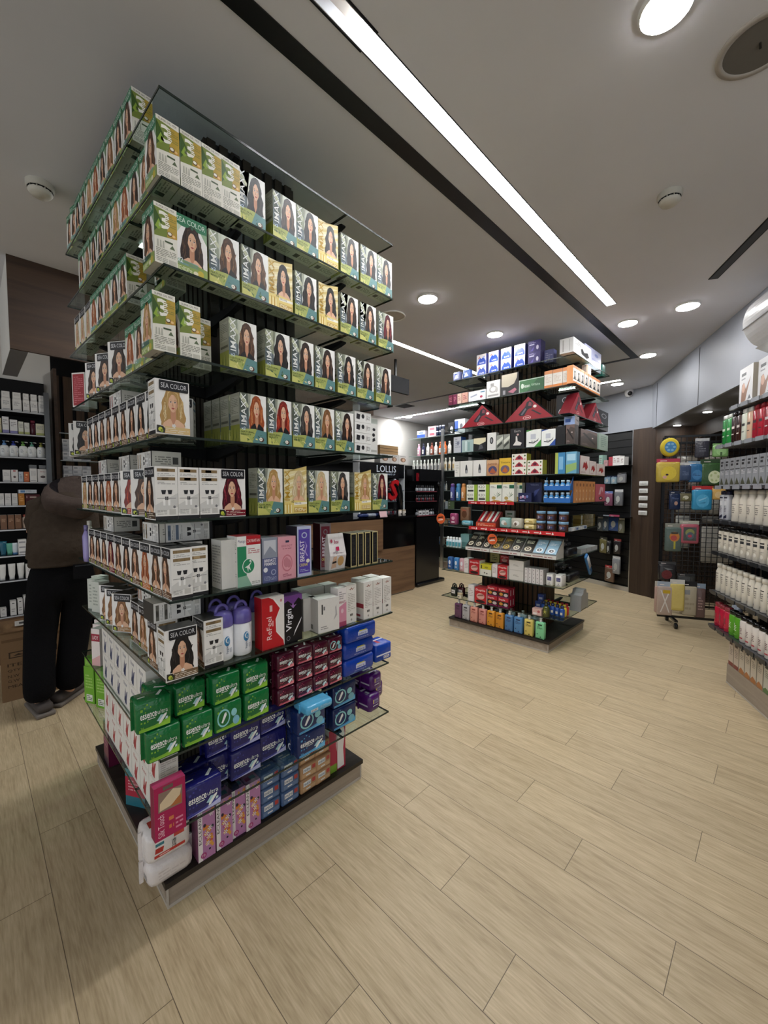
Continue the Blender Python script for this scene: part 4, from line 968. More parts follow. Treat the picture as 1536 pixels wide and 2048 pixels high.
LIME = cached('lime', lambda: box1('lime_carton', .07, .19, .07, [('r', 0, 0, 1, 1, '#6fae2c'), ('+',), ('r', .2, .06, .8, .24, '#e6eadf'), ('l', .24, .08, .76, .22, 3, '#3a4a2a', 2), ('l', .15, .4, .85, .8, 5, '#a8d070', 3)], '#5f9a26', top='#8cc44a'))
for j, (t, dz, w) in enumerate(((.1, 0, 'lower of two at the far end'), (.2, 0, 'second at the far end, beside the white cartons'))): place(LIME, 10, 'w', t, .01+.03*j, 'bright lime green carton, '+w, 'lime green cartons', turn=25)
place(cached('lime2', lambda: box1('lime_carton', .07, .045, .06, [('r', 0, 0, 1, 1, '#6fae2c'), ('+',), ('l', .15, .2, .85, .8, 5, '#a8d070', 3)], '#5f9a26', top='#8cc44a')), 10, 'w', .1, .012, 'small lime green carton standing on another one', turn=20, dz=.191)
# lowest shelf, aisle side
SILK = box1('wax_box', .092, .172, .035, [('r', 0, 0, 1, 1, '#a81450'), ('+',), ('p', [(.12, .52), (.88, .5), (.9, .86), (.14, .88)], '#8a7466'), ('+',), ('p', [(.16, .54), (.5, .56), (.8, .64), (.86, .8), (.6, .86), (.4, .78), (.18, .68)], '#d9c3a2'), ('p', [(.5, .54), (.86, .52), (.86, .7), (.66, .62)], '#b06a3a'), ('T', 'Silk Touch', .1, .05, .3, .46, '#f0c8d6', 1), ('l', .45, .1, .6, .4, 2, '#d07a4a', 2), ('l', .66, .06, .9, .3, 3, '#d887a4', 2), ('r', .28, .9, .6, .97, '#6a5a52')], '#8d1044', top='#b83a6a')
tagged(SILK, 10, 312, 371, -.012, 'magenta wax box leaning over the corner of the lowest shelf')
packs(10, 'navy', NAVY, .125, .11, .075, [(409, .004, 0, 'standing alone in front'), (494, .07, 0, 'third column, lower'), (494, .074, .111, 'third column, upper'), (548, .09, 0, 'fourth column, lower'), (548, .094, .111, 'fourth column, upper'), (446, .1, 0, 'second column, lower'), (446, .104, .111, 'second column, upper'), (385, .1, 0, 'first column behind the front one')], 'navy pad pack', 'navy pad packs')
packs(10, 'aqua', AQUA, .14, .1, .09, [(625, .0, 0, 'lower of the near pair'), (625, -.004, .101, 'upper of the near pair'), (690, .05, 0, 'lower of the far pair'), (690, .054, .101, 'upper of the far pair')], 'navy and sky-blue pad pack', 'navy and sky-blue pad packs', ('upper of the near pair', 'lower of the far pair', 'upper of the far pair'))
SKY = Proto('sanitary_pad_pack', 'pad pack', softpack(.13, .037, .1, '#58b0dc', [('r', .1, .2, .4, .7, '#e6eef2'), ('+',), ('l', .12, .25, .38, .65, 4, '#33465a', 1), ('l', .5, .3, .95, .8, 3, '#a8d8ee', 2)], '#58b0dc', fin=.006, r=.012).mesh('pack'))
tagged(SKY, 10, 616, 666, -.06, 'sky-blue pad pack lying on the navy and sky-blue stack', dz=.2015)
PURP = cached('purp', lambda: Proto('sanitary_pad_pack', 'pad pack', softpack(.085, .088, .16, '#4e1468', [('r', .2, .45, .85, .8, '#8a78b0'), ('+',), ('T', 'ultra', .26, .5, .8, .72, '#241238', 0, .03), ('r', .2, .26, .8, .32, '#d8cfe2'), ('r', .2, .5, .3, .8, '#d8c050')], '#4e1468', fin=.004, r=.018, sideart=[('r', 0, .3, 1, .42, '#c8c0d4'), ('r', .1, .05, .4, .25, '#cfcad8')], topart=[('r', 0, .4, 1, .5, '#d8d4e0'), ('r', .1, .1, .3, .3, '#c8c8d4')]).mesh('pack')))
(cx, cy), rot, hx, hy, z = ring(1, 10)
for (x, y, dz, l) in ((1.37, 1.40, 0, 'lower, toward the aisle'), (1.47, 1.48, 0, 'lower, toward the rear stand'), (1.40, 1.42, .0895, 'lying across the two lower ones'), (1.40, 1.62, 0, 'behind the others')):
    PURP.put((x, y, z+dz+.001), radians(4 if dz == 0 else 78) if not dz else radians(5), 'deep purple pad pack at the shelf end, '+l, 'deep purple pad packs')
# base: soft packs, cartons, tissue bricks
KART = [('+', 1), ('r', .1, .6, .34, .74, '#3a7f8e'), ('p', [(.08, .28), (.3, .26), (.34, .5), (.1, .52)], '#b8322c'), ('T', 'xajoX', .38, .3, .86, .5, '#2a2a2c', 3, .02), ('r', .06, .06, .94, .2, '#c23a32'), ('+',), ('l', .2, .09, .7, .17, 1, '#f0d8d4', 2), ('r', .62, .66, .92, .84, '#c8463c')]
KOT = Proto('wrapped_pad_pack', 'pad pack', softpack(.145, .105, .12, '#e2dcda', KART, '#d8d2d0', fin=.01, r=.022, topart=[('T', 'xajoX', .3, .4, .8, .6, '#8a8688'), ('p', [(.05, .3), (.2, .3), (.2, .7), (.05, .7)], '#b8463c')], sideart=[('T', 'K', .3, .4, .6, .7, '#5a5a5c')]).mesh('pack'))
KOT2 = Proto('wrapped_pad_pack', 'pad pack', softpack(.15, .085, .13, '#ddd6d4', [('l', .1, .1, .9, .8, 3, '#cfc6c4', 2)], '#d0c8c6', fin=.012, r=.026, sideart=[('T', '62', .3, .3, .6, .6, '#2a2a2c', 0, .02), ('r', .65, .2, .95, .6, '#8a8888')]).mesh('pack'))
tagged(KOT2, 11, 296, 392, .004, 'crumpled white wrapped pack at the very corner of the base'); tagged(KOT, 11, 292, 388, .006, 'white and red wrapped pack with upside-down lettering, on the crumpled one', dz=.086)
ECL = [('r', 0, 0, 1, 1, '#b77fae'), ('r', 0, 0, .26, 1, '#ece4e6'), ('+',), ('T', 'ECLEANIC', .04, .34, .2, .96, '#3a3438', 1, .01)]
rn = random.Random(4)
for k2 in range(22): ECL.append(('e', rn.uniform(.36, .92), rn.uniform(.22, .95), rn.uniform(.07, .13), rn.uniform(.025, .045), rn.choice(('#d98a3a', '#cf5a44', '#e0a045', '#2a2c3e', '#c05a86')), 7))
ECL.append(('+',))
for cx_, cy_ in ((.62, .42), (.7, .58), (.5, .5), (.78, .86), (.55, .3)):
    for q in range(6): ECL.append(('p', [(cx_, cy_), (cx_+.12*cos(q*1.047-.25), cy_+.042*sin(q*1.047-.25)), (cx_+.15*cos(q*1.047), cy_+.052*sin(q*1.047)), (cx_+.12*cos(q*1.047+.25), cy_+.042*sin(q*1.047+.25))], '#f3efe8'))
ECL += [('e', .3, .1, .17, .055, '#a83a78', 18), ('+',), ('T', '10', .22, .075, .38, .125, '#f0dce8'), ('T', 'x', .62, .15, .7, .18, '#2a2438'), ('e', .66, .17, .06, .02, '#2a2438')]
ECLP = box1('flowered_carton', .062, .19, .06, ECL, '#8d5474', top='#a06a88', topart=[('r', 0, 0, 1, 1, '#9c6a84'), ('+',), ('r', .2, .3, .5, .7, '#8a2a40'), ('r', .5, .3, .85, .7, '#3a6a6a')])
for j, (a, b, ins) in enumerate(((396, 432.6, .002), (434.5, 465, .004), (464.5, 492.5, .012), (493, 521.5, .006))): tagged(ECLP, 11, a, b, ins, 'pink flowered carton with orange and white blossoms, %s from the wrapped packs' % ORD[j], 'pink flowered cartons')
def tissue(c, c2, nm): return cached(nm, lambda: Proto('tissue_pack', 'tissue pack', softpack(.09, .062, .1, c, [('r', .1, .5, .62, .92, '#dfe2e6'), ('+',), ('T', 'mini', .14, .58, .58, .84, '#4a6a8a', 0, .02), ('r', .72, .55, .94, .92, '#b03a3c'), ('r', .05, .08, .95, .4, c2), ('l', .3, .1, .7, .34, 1, '#dfe2e6', 2)], c2, fin=.003, r=.008, topart=[('r', .05, .15, .95, .85, c2), ('l', .2, .3, .8, .7, 2, '#c9ccd0', 2)]).mesh('pack')))
for (px, c) in ((542.5, 'first'), (582, 'second')):
    for r in range(3): t = along(1, 11, 's', px, .012); place(tissue('#4a648e', '#5f7ba6', 'tb'), 11, 's', t, .012, 'denim-blue tissue pack, %s column, %s layer' % (c, ('bottom', 'middle', 'top')[r]), 'denim-blue tissue packs', dz=.063*r, jit=1.5)
for (px, c) in ((619, 'first'), (648, 'second')):
    for r in range(3): t = along(1, 11, 's', px, .012); place(tissue('#b08a66', '#c2a07c', 'tt'), 11, 's', t, .014+.01*(r == 2), 'tan tissue pack, %s column, %s layer' % (c, ('bottom', 'middle', 'top')[r]), 'tan tissue packs', dz=.063*r, jit=2)
SHMP = [('r', 0, 0, 1, 1, '#b02a4a'), ('r', 0, 0, .5, .18, '#7fa838'), ('p', [(.5, .02), (.92, .04), (.86, .45), (.96, .8), (.88, 1), (.46, 1), (.42, .6), (.5, .3)], '#ece9ea'), ('r', .46, 0, .5, 1, '#8d2038')]
tagged(box1('shampoo_box', .1, .21, .09, SHMP, '#c9c4c0'), 11, 657, 692, .03, 'red, green and white carton with a bottle shape, at the base end')
m1 = box1('care_box', .1, .16, .1, [('r', 0, 0, 1, 1, '#b02a44'), ('r', 0, 0, 1, .26, '#2a6f80'), ('r', 0, .8, 1, 1, '#3a8a94'), ('+',), ('l', .15, .4, .85, .72, 4, '#e0a0a8', 2)], [('r', 0, 0, 1, 1, '#a0203c'), ('r', 0, 0, 1, .26, '#2a6f80'), ('+',), ('l', .15, .4, .85, .72, 4, '#d88a98', 3)], top='#3a8a94')
place(m1, 11, 'w', .62, .03, 'red care box with teal base standing on the carton side of the base', turn=30)
place(box1('care_box', .1, .2, .08, [('r', 0, 0, 1, 1, '#6d1a44'), ('r', 0, 0, 1, .2, '#3a2038'), ('+',), ('l', .2, .4, .8, .8, 4, '#b06a8a', 2)], '#5c1638'), 11, 'w', .2, .01, 'dark plum care box at the far end of the base')
place(Proto('sanitary_pad_pack', 'pad pack', softpack(.13, .12, .09, '#2a4a90', [('r', .1, .5, .6, .9, '#c9b88a'), ('l', .1, .1, .9, .4, 2, '#8aa0d0', 2)], '#24407e', r=.02).mesh('pack')), 11, 'w', .96, .02, 'blue soft pack tucked behind the white wrapped packs')
# far end of the seventh shelf: lotion bottle and lilac tube
lb = [(.028, 0), (.032, .01), (.034, .06), (.03, .12), (.018, .16), (.014, .165)]
place(bottle('lotion_bottle', 'bottle', lb, [(.014, .165), (.016, .168), (.016, .19), (.0005, .192)], bcol='#c9c4ba', ccol='#c2bdb3', sy=.6, label=(.03, .13, 1.6, [('l', .1, .1, .9, .9, 8, '#8d8880', 3)])), 7, 'w', .1, .03, 'off-white lotion bottle at the far end of seventh shelf')
place(bottle('cream_tube', 'tube', [(.022, 0), (.026, .02), (.028, .12), (.012, .15)], [(.013, .15), (.016, .152), (.016, .175), (.0005, .176)], bcol='#9a90c8', ccol='#6f689a', sy=.55), 7, 'w', .18, .0, 'lilac squeeze tube beside the lotion bottle')
# ------------------------------------------------------------------ goods on the rear stand
def g2(k, side, px0, px1, P, desc, ins=.012, dz=0, group=None, turn=0):
    t = (along(2, k, side, px0, ins)+along(2, k, side, px1, ins))/2
    loc, rz = spot(2, k, side, t, ins)
    tier = 'base' if k == 11 else TIER[k]+' shelf'
    return P.put((loc.x, loc.y, loc.z+.0005+dz), rz+radians(turn+random.uniform(-.7, .7)), '%s, %s of rear stand' % (desc, tier), group)
def gb(k, side, px0, px1, h, d, art, sidec, desc, name='carton', ins=.012, dz=0, top=None, group=None, turn=0):
    w = along(2, k, side, px1, ins)-along(2, k, side, px0, ins)
    P = Proto(name, 'box', carton(max(.02, w-.003), h, d, art, sidec, top=top or (sidec if isinstance(sidec, str) else '#d8d6d2')).mesh(name))
    g2(k, side, px0, px1, P, desc, ins, dz, group, turn); return P
def bg(c): return ('r', 0, 0, 1, 1, c)
# top: blue-and-white pad boxes in two layers
PBOX = cached('pbox', lambda: box1('pad_box', .105, .1, .09, [bg('#c9cbe0'), ('r', 0, .6, 1, 1, '#dcd6d4'), ('+',), ('p', [(.05, 0), (.1, .3), (.35, .7), (.5, .55), (.7, .75), (.95, .3), (.95, 0)], '#2f4fae'), ('p', [(.1, .6), (.4, .66), (.3, .86)], '#c98a80'), ('+',), ('T', 'SAFE', .3, .1, .8, .24, '#e6e8f4', 0, .02), ('e', .75, .7, .12, .1, '#9aa6d6')], '#4a4f9a', top='#aeb4d6'))
PPUR = cached('ppur', lambda: box1('pad_box', .115, .1, .1, [bg('#39306a'), ('+',), ('r', .1, .6, .5, .7, '#c0bcd8'), ('l', .1, .75, .6, .9, 2, '#a9a4cc', 3), ('e', .75, .35, .1, .2, '#cfcbe0'), ('p', [(.2, .1), (.5, .5), (.4, .1)], '#5a50a0')], '#2c2654', top='#4a4280'))
TWO = ('bottom', 'top')
for j, (a, b) in enumerate(((950.4, 975), (975, 998.6), (998.6, 1025.4), (1025.4, 1052.6))):
    for r in range(2): g2(1, 'w', a, b, PBOX, 'blue and white pad box, %s column, %s row' % (ORD[j], TWO[r]), dz=.101*r, group='blue and white pad boxes')
for r in range(2): g2(1, 'w', 1053.5, 1083, PPUR, 'deep purple pad box, %s row' % TWO[r], dz=.101*r, group='deep purple pad boxes')
for j, (a, b, c) in enumerate(((904.6, 920.7, '#8a8fb8'), (920.7, 944, '#5f7cc0'))):
    P = Proto('foil_pack', 'pack', softpack(.085, .09, .06, c, [('p', [(.1, .1), (.5, .8), (.9, .2)], '#d6daea'), ('r', .2, .7, .7, .85, '#31489a')], '#aab4d8', r=.012).mesh('foil_pack')); g2(1, 'w', a, b, P, 'silvery blue foil pack, %s' % ('at the very end', 'beside the pad boxes')[j])
gb(1, 'w', 1088, 1107, .115, .07, [bg('#6f74a8'), ('+',), ('l', .1, .2, .9, .8, 4, '#b9bcd8', 2)], '#53588c', 'slate-blue box right of the purple pad boxes', ins=.09)
gb(1, 's', 1146, 1182, .12, .11, [bg('#e9e8e6'), ('+',), ('p', [(.45, .2), (.75, .1), (.9, .3), (.8, .55), (.6, .4), (.5, .6), (.4, .5)], '#202022'), ('l', .08, .6, .4, .9, 3, '#a9a8a6', 1)], [bg('#e4e3e0'), ('+',), ('r', .2, .1, .3, .9, '#b5b3ae'), ('r', .7, .1, .74, .9, '#b5b3ae')], 'long white box with a black device picture', top='#efeeec', ins=.0)
gb(1, 's', 1169, 1201, .19, .09, [bg('#b9bede'), ('+',), ('p', [(.1, .1), (.35, .3), (.3, .8), (.1, .7)], '#5a6cb8'), ('T', 'SOLYPE', .45, .45, .9, .55, '#3a4fae', 0, .02), ('e', .7, .75, .12, .08, '#7f8cc8')], '#a2a8cc', 'tall lilac box with blue lettering', ins=.05, top='#c5c9e2')
tb = MB(); tb.box(-.05, 0, 0, .05, .09, .14, '#4fa08a', 'cellophane'); tb.box(-.04, .01, .004, .04, .08, .12, '#3f9a86', 'gloss')
g2(1, 's', 1199, 1219, Proto('teal_case', 'case', tb.mesh('teal_case')), 'clear teal case at the far end', ins=.05)
# second
for j, (a, b, c) in enumerate(((897, 905.5, '#5e1a34'), (906, 914, '#6a2040'), (914.5, 923, '#d4b4a4'), (924, 935.6, '#cf9f8e'))):
    gb(2, 'w', a, b, .105, .07, [bg(c), ('+',), ('l', .2, .3, .8, .8, 3, '#b0707c' if j < 2 else '#8d3a4a', j)], c, ('maroon' if j < 2 else 'rose-patterned')+' narrow box, '+('outer' if j in (0, 2) else 'inner')+' of two')
gb(2, 'w', 936.8, 971.4, .1, .08, [bg('#dfe0e4'), ('+',), ('p', [(.1, .5), (.5, .7), (.5, .55), (.15, .4)], '#9aa0b4'), ('e', .75, .35, .08, .12, '#b0405a'), ('r', .7, .75, .95, .85, '#4a7fa0')], '#c9cad0', 'long white box with small red dot')
gb(2, 'w', 972.7, 1000, .165, .08, [bg('#dddcda'), ('+',), ('e', .5, .5, .3, .2, '#a8a6a4', 18), ('+',), ('e', .5, .5, .2, .13, '#dddcda', 18), ('r', .3, .68, .55, .85, '#8d8b8a'), ('e', .75, .45, .1, .16, '#b5b3b0'), ('r', .1, .1, .9, .2, '#9a9896')], '#c4c2c0', 'tall white appliance box with round grey drawing')
gb(2, 'w', 1002, 1037, .2, .08, [bg('#161416'), ('p', [(.02, .98), (.02, .42), (.4, .38), (.75, .5), (.9, .75), (.92, .98)], '#b3ab98'), ('+',), ('p', [(.4, .15), (.8, .3), (.9, .2), (.7, .05)], '#b06a7c'), ('r', .1, .05, .25, .25, '#8d8b90')], '#0f0e10', 'black box with a big beige panel')
gb(2, 'w', 1037.5, 1088, .115, .09, [bg('#3f7448'), ('p', [(.3, 0), (.8, 1), (1, 1), (1, 0)], '#2c5a38'), ('+',), ('p', [(0, 0), (.02, 0), (.02, 1), (0, 1)], '#e0e4e0'), ('T', 'Clean', .08, .35, .45, .62, '#dfeae0', 0, .02), ('T', 'White', .5, .38, .85, .58, '#b9d4bc'), ('e', .14, .5, .06, .2, '#cfe0d0'), ('r', 0, .92, 1, .97, '#cfd8d0')], '#2c5a38', 'long green box with white lettering')
OW = [bg('#e2dcd2'), ('r', 0, .8, 1, 1, '#d98f5a'), ('r', 0, 0, 1, .16, '#d4813f'), ('+',), ('l', .15, .3, .85, .7, 5, '#c9b8a8', 2)]
for j, (a, b) in enumerate(((1088, 1105), (1105, 1125), (1125, 1143.6))): gb(2, 'w', a, b, .15, .05, OW, '#e0cdbb', 'orange and white box, %s from the green one' % ORD[j], top='#d98f5a')
ICON = [bg('#e9e3da'), ('r', 0, .85, 1, 1, '#d98f5a'), ('r', 0, 0, 1, .14, '#d4813f'), ('+',), ('p', [(.25, .3), (.3, .72), (.7, .72), (.75, .3), (.9, .3), (.9, .24), (.1, .24), (.1, .3)], '#1b1b1e'), ('+',), ('r', .42, .4, .6, .62, '#d8d2ca')]
for j in range(7): gb(2, 's', 1145.6+j*7.8, 1153+j*7.8, .15, .05, ICON, '#d9955f', 'orange-edged clipper box, %s from the corner' % ORD[j], top='#d98f5a', group='orange-edged clipper boxes')
gb(2, 's', 1172, 1181, .07, .04, [bg('#e6e0da'), ('r', 0, 0, .3, 1, '#b8703c')], '#d8d0c8', 'small white box standing on the orange-edged ones', dz=.151)
# third: triangular hair-dryer boxes
def drybox(w, h, d):
    mb = MB(); v = [(-w/2, 0, 0), (w/2, 0, 0), (.0, 0, h), (-w/2, d, 0), (w/2, d, 0), (.0, d, h)]
    mb.poly(v, [(0,1,2), (5,4,3), (0,3,4,1), (1,4,5,2), (2,5,3,0)], ['#8e1524', '#1a1416', '#141214', '#161315', '#5c0e18'], 'print')
    F = Face(mb, (-w/2, 0, 0), (1,0,0), (0,0,1), (0,-1,0), w, h)
    F.draw([('p', [(.3, .28), (.34, .2), (.42, .2), (.5, .46), (.58, .5), (.6, .7), (.54, .84), (.47, .76), (.44, .58)], '#1a1a20'), ('+',), ('p', [(.35, .26), (.38, .22), (.47, .48), (.44, .52)], '#5a5a66'), ('p', [(.5, .6), (.57, .58), (.57, .72), (.52, .78)], '#7a3a44'),
            ('p', [(.56, .4), (.6, .42), (.78, .18), (.74, .16)], '#2a2024'), ('e', .64, .55, .035, .06, '#e6ddd8', 14), ('e', .48, .1, .085, .085, '#d8a0a0', 16), ('+',), ('e', .48, .1, .07, .066, '#8e1524', 16), ('r', .44, .08, .53, .11, '#e0b8b4')])
    return Proto('hair_dryer_box', 'box', mb.mesh('hair_dryer_box'))
for side, a, b, h, l in (('w', 923, 1007, .205, 'red triangular hair-dryer box at the far end'), ('w', 1008.5, 1107, .21, 'red triangular hair-dryer box beside the corner'), ('s', 1139, 1172, .2, 'red triangular hair-dryer box round the corner, first'), ('s', 1175.5, 1204, .18, 'red triangular hair-dryer box round the corner, second')):
    wd = along(2, 3, side, b)-along(2, 3, side, a); g2(3, side, a, b, drybox(wd-.004, h, .09), l)
for j, (a, ins) in enumerate(((1112, .11), (1190, .12))):
    gb(3, 'w' if j == 0 else 's', a, a+26, .2, .1, [bg('#121114'), ('+',), ('e', .65, .75, .2, .12, '#a8a8ac', 16), ('+',), ('e', .65, .75, .15, .09, '#121114', 16), ('e', .4, .25, .22, .14, '#c9c9cc', 16), ('+',), ('e', .4, .25, .17, .1, '#121114', 16)], '#0d0d0f', 'black appliance box with white rings, '+('behind the corner' if j == 0 else 'behind the dryer boxes'), ins=ins)
# fourth: appliances
gb(4, 'w', 907, 922, .165, .09, [bg('#b9bcc2'), ('+',), ('l', .2, .3, .9, .9, 5, '#8a8f9a', 2), ('e', .6, .6, .2, .1, '#75798a')], [bg('#2d4f94'), ('+',), ('r', .3, .1, .7, .25, '#c9d2e6'), ('r', .2, .7, .8, .8, '#8aa0d0')], 'grey appliance box with a blue side')
gb(4, 'w', 923, 946.7, .125, .07, [bg('#9fb4b2'), ('+',), ('r', .3, .1, .45, .9, '#c9d8d6'), ('r', .55, .1, .7, .8, '#7fa09c')], '#7d908e', 'pale teal appliance box')
gb(4, 'w', 947, 971.4, .13, .07, [bg('#1a1a1c'), ('p', [(0, .6), (.5, .5), (1, .7), (1, 1), (0, 1)], '#d8cfae'), ('+',), ('p', [(.4, .1), (.8, .2), (.7, .5), (.5, .5)], '#55555a')], '#111113', 'black box with cream top panel')
gb(4, 'w', 974, 992, .17, .06, [bg('#dcdbd6'), ('+',), ('e', .5, .55, .2, .2, '#1e1e20', 16), ('+',), ('e', .5, .55, .1, .12, '#8d8d90', 12)], '#bdbbb6', 'tall white box with a black oval')
for j in range(2): gb(4, 'w', 992.8+j*13.6, 1006+j*13.6, .14, .06, [bg('#8d9086'), ('p', [(0, .3), (1, .7), (1, .9), (0, .6)], '#c9ccc0'), ('+',), ('p', [(.1, .1), (.9, .4), (.8, .55), (.1, .3)], '#3a3d38')], '#55584f', 'grey-green trimmer box, %s of two' % ORD[j])
gb(4, 'w', 1020, 1048, .185, .07, [bg('#17151a'), ('+',), ('T', 'Eers', .3, .8, .75, .92, '#a9a4a0'), ('p', [(.2, .15), (.75, .12), (.85, .25), (.55, .35), (.5, .6), (.4, .6), (.4, .35)], '#d9d4d0'), ('e', .55, .68, .08, .05, '#c9a4a0')], '#0e0d10', 'tall black box with pale appliance picture')
SWOOSH = lambda c: [bg('#e4e6e2'), ('p', [(.55, 0), (1, .4), (1, 0)], c), ('p', [(0, .9), (.5, 1), (0, 1)], c), ('+',), ('r', .3, .45, .65, .75, '#b9bcc4'), ('p', [(.15, .25), (.5, .2), (.8, .35), (.85, .5), (.75, .38), (.5, .26), (.2, .3)], '#2a2a2e'), ('T', 'line', .35, .3, .62, .38, '#3a3a4a', 0, .02)]
gb(4, 'w', 1052, 1082, .155, .08, SWOOSH('#3f8a35'), '#cfd2cc', 'white epilator box with green swoosh')
gb(4, 'w', 1082.5, 1111, .145, .08, SWOOSH('#2f4f9a'), '#1d1d22', 'white epilator box with blue swoosh')
gb(4, 'w', 1111.5, 1130, .16, .08, '#101013', '#0c0c0e', 'plain black box beside the blue swoosh one')
DPH = [bg('#4a403c'), ('p', [(.0, .5), (.5, .9), (1, .8), (1, 1), (0, 1)], '#6d5a54'), ('+',), ('p', [(.1, .75), (.85, .2), (.9, .28), (.2, .82)], '#1a1718'), ('e', .7, .6, .05, .04, '#d8c8c0'), ('l', .1, .1, .5, .2, 2, '#8d7a74', 2)]
gb(4, 'w', 1131, 1149, .165, .09, DPH, [bg('#3d3634'), ('+',), ('p', [(.1, .75), (.85, .2), (.9, .28), (.2, .82)], '#15130f')], 'dark straightener box at the corner')
gb(4, 's', 1160.7, 1194, .15, .08, DPH, '#2c2625', 'dark straightener box round the corner')
gb(4, 'w', 1127, 1149, .07, .1, [bg('#8fa4cc'), ('+',), ('r', .1, .3, .6, .7, '#3a5aa0')], [bg('#8d8584'), ('+',), ('p', [(.1, .6), (.9, .3), (.8, .6)], '#4a4444')], 'light blue box on top of the dark corner box', dz=.1655)
gb(4, 's', 1198, 1215, .16, .07, [bg('#a9bdb0'), ('+',), ('l', .2, .2, .8, .9, 6, '#7f988a', 4)], '#98ac9f', 'pale green box at the far end')
# fifth
for j, (a, b) in enumerate(((909, 919.5), (920, 945.5), (946, 972.5))):
    gb(5, 'w', a, b, .16, .08, [bg('#dedcd6'), ('+',)]+([('p', [(.42, .2), (.58, .2), (.6, .42), (.55, .7), (.5, .78), (.45, .7), (.4, .42)], '#3a3c40'), ('r', .44, .22, .56, .4, '#9a9ca0')] if j else [('l', .2, .2, .8, .8, 4, '#b5b3ae', 1)]), '#cbc9c3', 'white box '+('at the end, side on', 'with a dropper-bottle picture, first', 'with a dropper-bottle picture, second')[j])
gb(5, 'w', 973, 997.4, .155, .08, [bg('#b98a62'), ('r', 0, .75, 1, 1, '#c9a47e'), ('+',), ('T', 'NOVO', .15, .66, .85, .8, '#7a4a30', 0, .02), ('e', .5, .35, .36, .26, '#4a4a70', 18), ('+',), ('p', [(.2, .2), (.5, .5), (.8, .2), (.6, .12)], '#a85a3a')], '#9d744f', 'tan box with an oval picture')
gb(5, 'w', 998, 1022, .165, .08, [bg('#d9b23a'), ('+',), ('T', 'Tintura', .1, .7, .9, .8, '#5a4a18', 0, .02), ('e', .5, .35, .38, .24, '#6a5a70', 18), ('+',), ('p', [(.25, .22), (.5, .5), (.75, .25), (.6, .15)], '#b8642c')], '#b8942c', 'yellow box with an oval picture')
SOAP = [bg('#e6e2d6'), ('+',), ('p', [(.2, .15), (.8, .15), (.7, .5), (.5, .85), (.3, .5)], '#b03a44'), ('e', .5, .45, .12, .2, '#5a1a30'), ('e', .12, .7, .06, .12, '#3f5a2c'), ('e', .88, .7, .06, .12, '#3f5a2c'), ('e', .12, .2, .05, .1, '#c05a5a'), ('e', .88, .2, .05, .1, '#c05a5a')]
for c, (a, b, n) in enumerate(((1023, 1053, 3), (1054, 1085, 2))):
    for r in range(n): gb(5, 'w', a, b, .065, .09, SOAP, '#a8a835', 'white soap box with red emblem, %s stack, %s layer' % (('taller', 'lower')[c], ('bottom', 'second', 'top')[r]), dz=.0655*r, top='#c9c25a', group='white soap boxes with red emblem')
gb(5, 'w', 1109.5, 1130, .185, .07, [bg('#a8b456'), ('r', .3, 0, 1, 1, '#3f84b4'), ('+',), ('r', .4, .2, .8, .8, '#7fb4d4')], '#3a7fae', 'green and blue tall box', ins=.03)
gb(5, 'w', 1131, 1153, .185, .07, [bg('#6aa4c2'), ('+',), ('p', [(0, 0), (1, .2), (1, .5), (0, .4)], '#8fae6a'), ('r', .1, .6, .9, .9, '#a8cfe0')], '#5590b0', 'sky-blue tall box at the corner', ins=.02)
for j, (a, b) in enumerate(((1160, 1178), (1178.5, 1191.6), (1192.5, 1209))):
    gb(5, 's', a, b, (.165, .13, .115)[j], .06, [bg('#dcd0cc'), ('+',), ('p', [(.25, .3), (.4, .7), (.55, .6), (.65, .75), (.85, .4), (.6, .2), (.5, .4)], '#a02a30'), ('l', .1, .06, .6, .16, 2, '#b08a88', j)], '#8e2430', 'white box with dark red picture, %s from the corner' % ORD[j])
# sixth
def spray(c, cc, lc): 
    pr = [(.024, 0), (.027, .004), (.027, .13), (.02, .145), (.02, .148)]
    return bottle('spray_can', 'spray can', pr, [(.02, .148), (.021, .15), (.021, .175), (.012, .18), (.0005, .181)], bcol=c, ccol=cc, n=18, label=(.02, .12, 1.6, [('e', .5, .5, .25, .25, lc), ('l', .2, .1, .8, .3, 2, '#e9e9e9', 1)]))
for a, b, P, l in ((900, 911, spray('#4a4f8a', '#5a3a78', '#b9c4d8'), 'purple-capped spray can'), (911.6, 922.5, spray('#3a78a8', '#4a8ab8', '#cfe0ea'), 'blue spray can'), (923, 932, spray('#c98a52', '#b87840', '#ead8b8'), 'orange spray can')): g2(6, 'w', a, b, P, l, ins=.04)
K2 = [bg('#e4e6da'), ('r', .72, 0, 1, 1, '#8fae3a'), ('+',), ('T', 'K2O', .08, .58, .62, .88, '#4a4f48', 0, .02), ('r', .1, .16, .66, .36, '#20221f'), ('l', .1, .42, .6, .52, 1, '#8a9a6a', 1)]
for c, (a, b) in enumerate(((933, 954), (955, 978))):
    for r in range(2): gb(6, 'w', a, b, .083, .06, K2, '#a4bc5a', 'white and lime box, %s column, %s row' % (ORD[c], TWO[r]), dz=.0835*r, group='white and lime boxes with black bars')
PLANT = [bg('#dfe0d6'), ('r', .6, .68, 1, .86, '#1d5a40'), ('r', 0, .9, 1, 1, '#d8c88a'), ('+',), ('l', .08, .7, .5, .82, 2, '#7f7f78', 2)]+[('p', [(.6, .2), (.6+.34*cos(q), .34+.2*sin(q)), (.64+.2*cos(q+.3), .32+.12*sin(q+.3))], '#4a6a44') for q in (.2, .8, 1.4, 2.0, 2.6)]+[('e', .35, .18, .17, .09, '#b09a5a'), ('p', [(.1, 0), (.4, .08), (.8, .05), (1, .0)], '#c98a3a')]
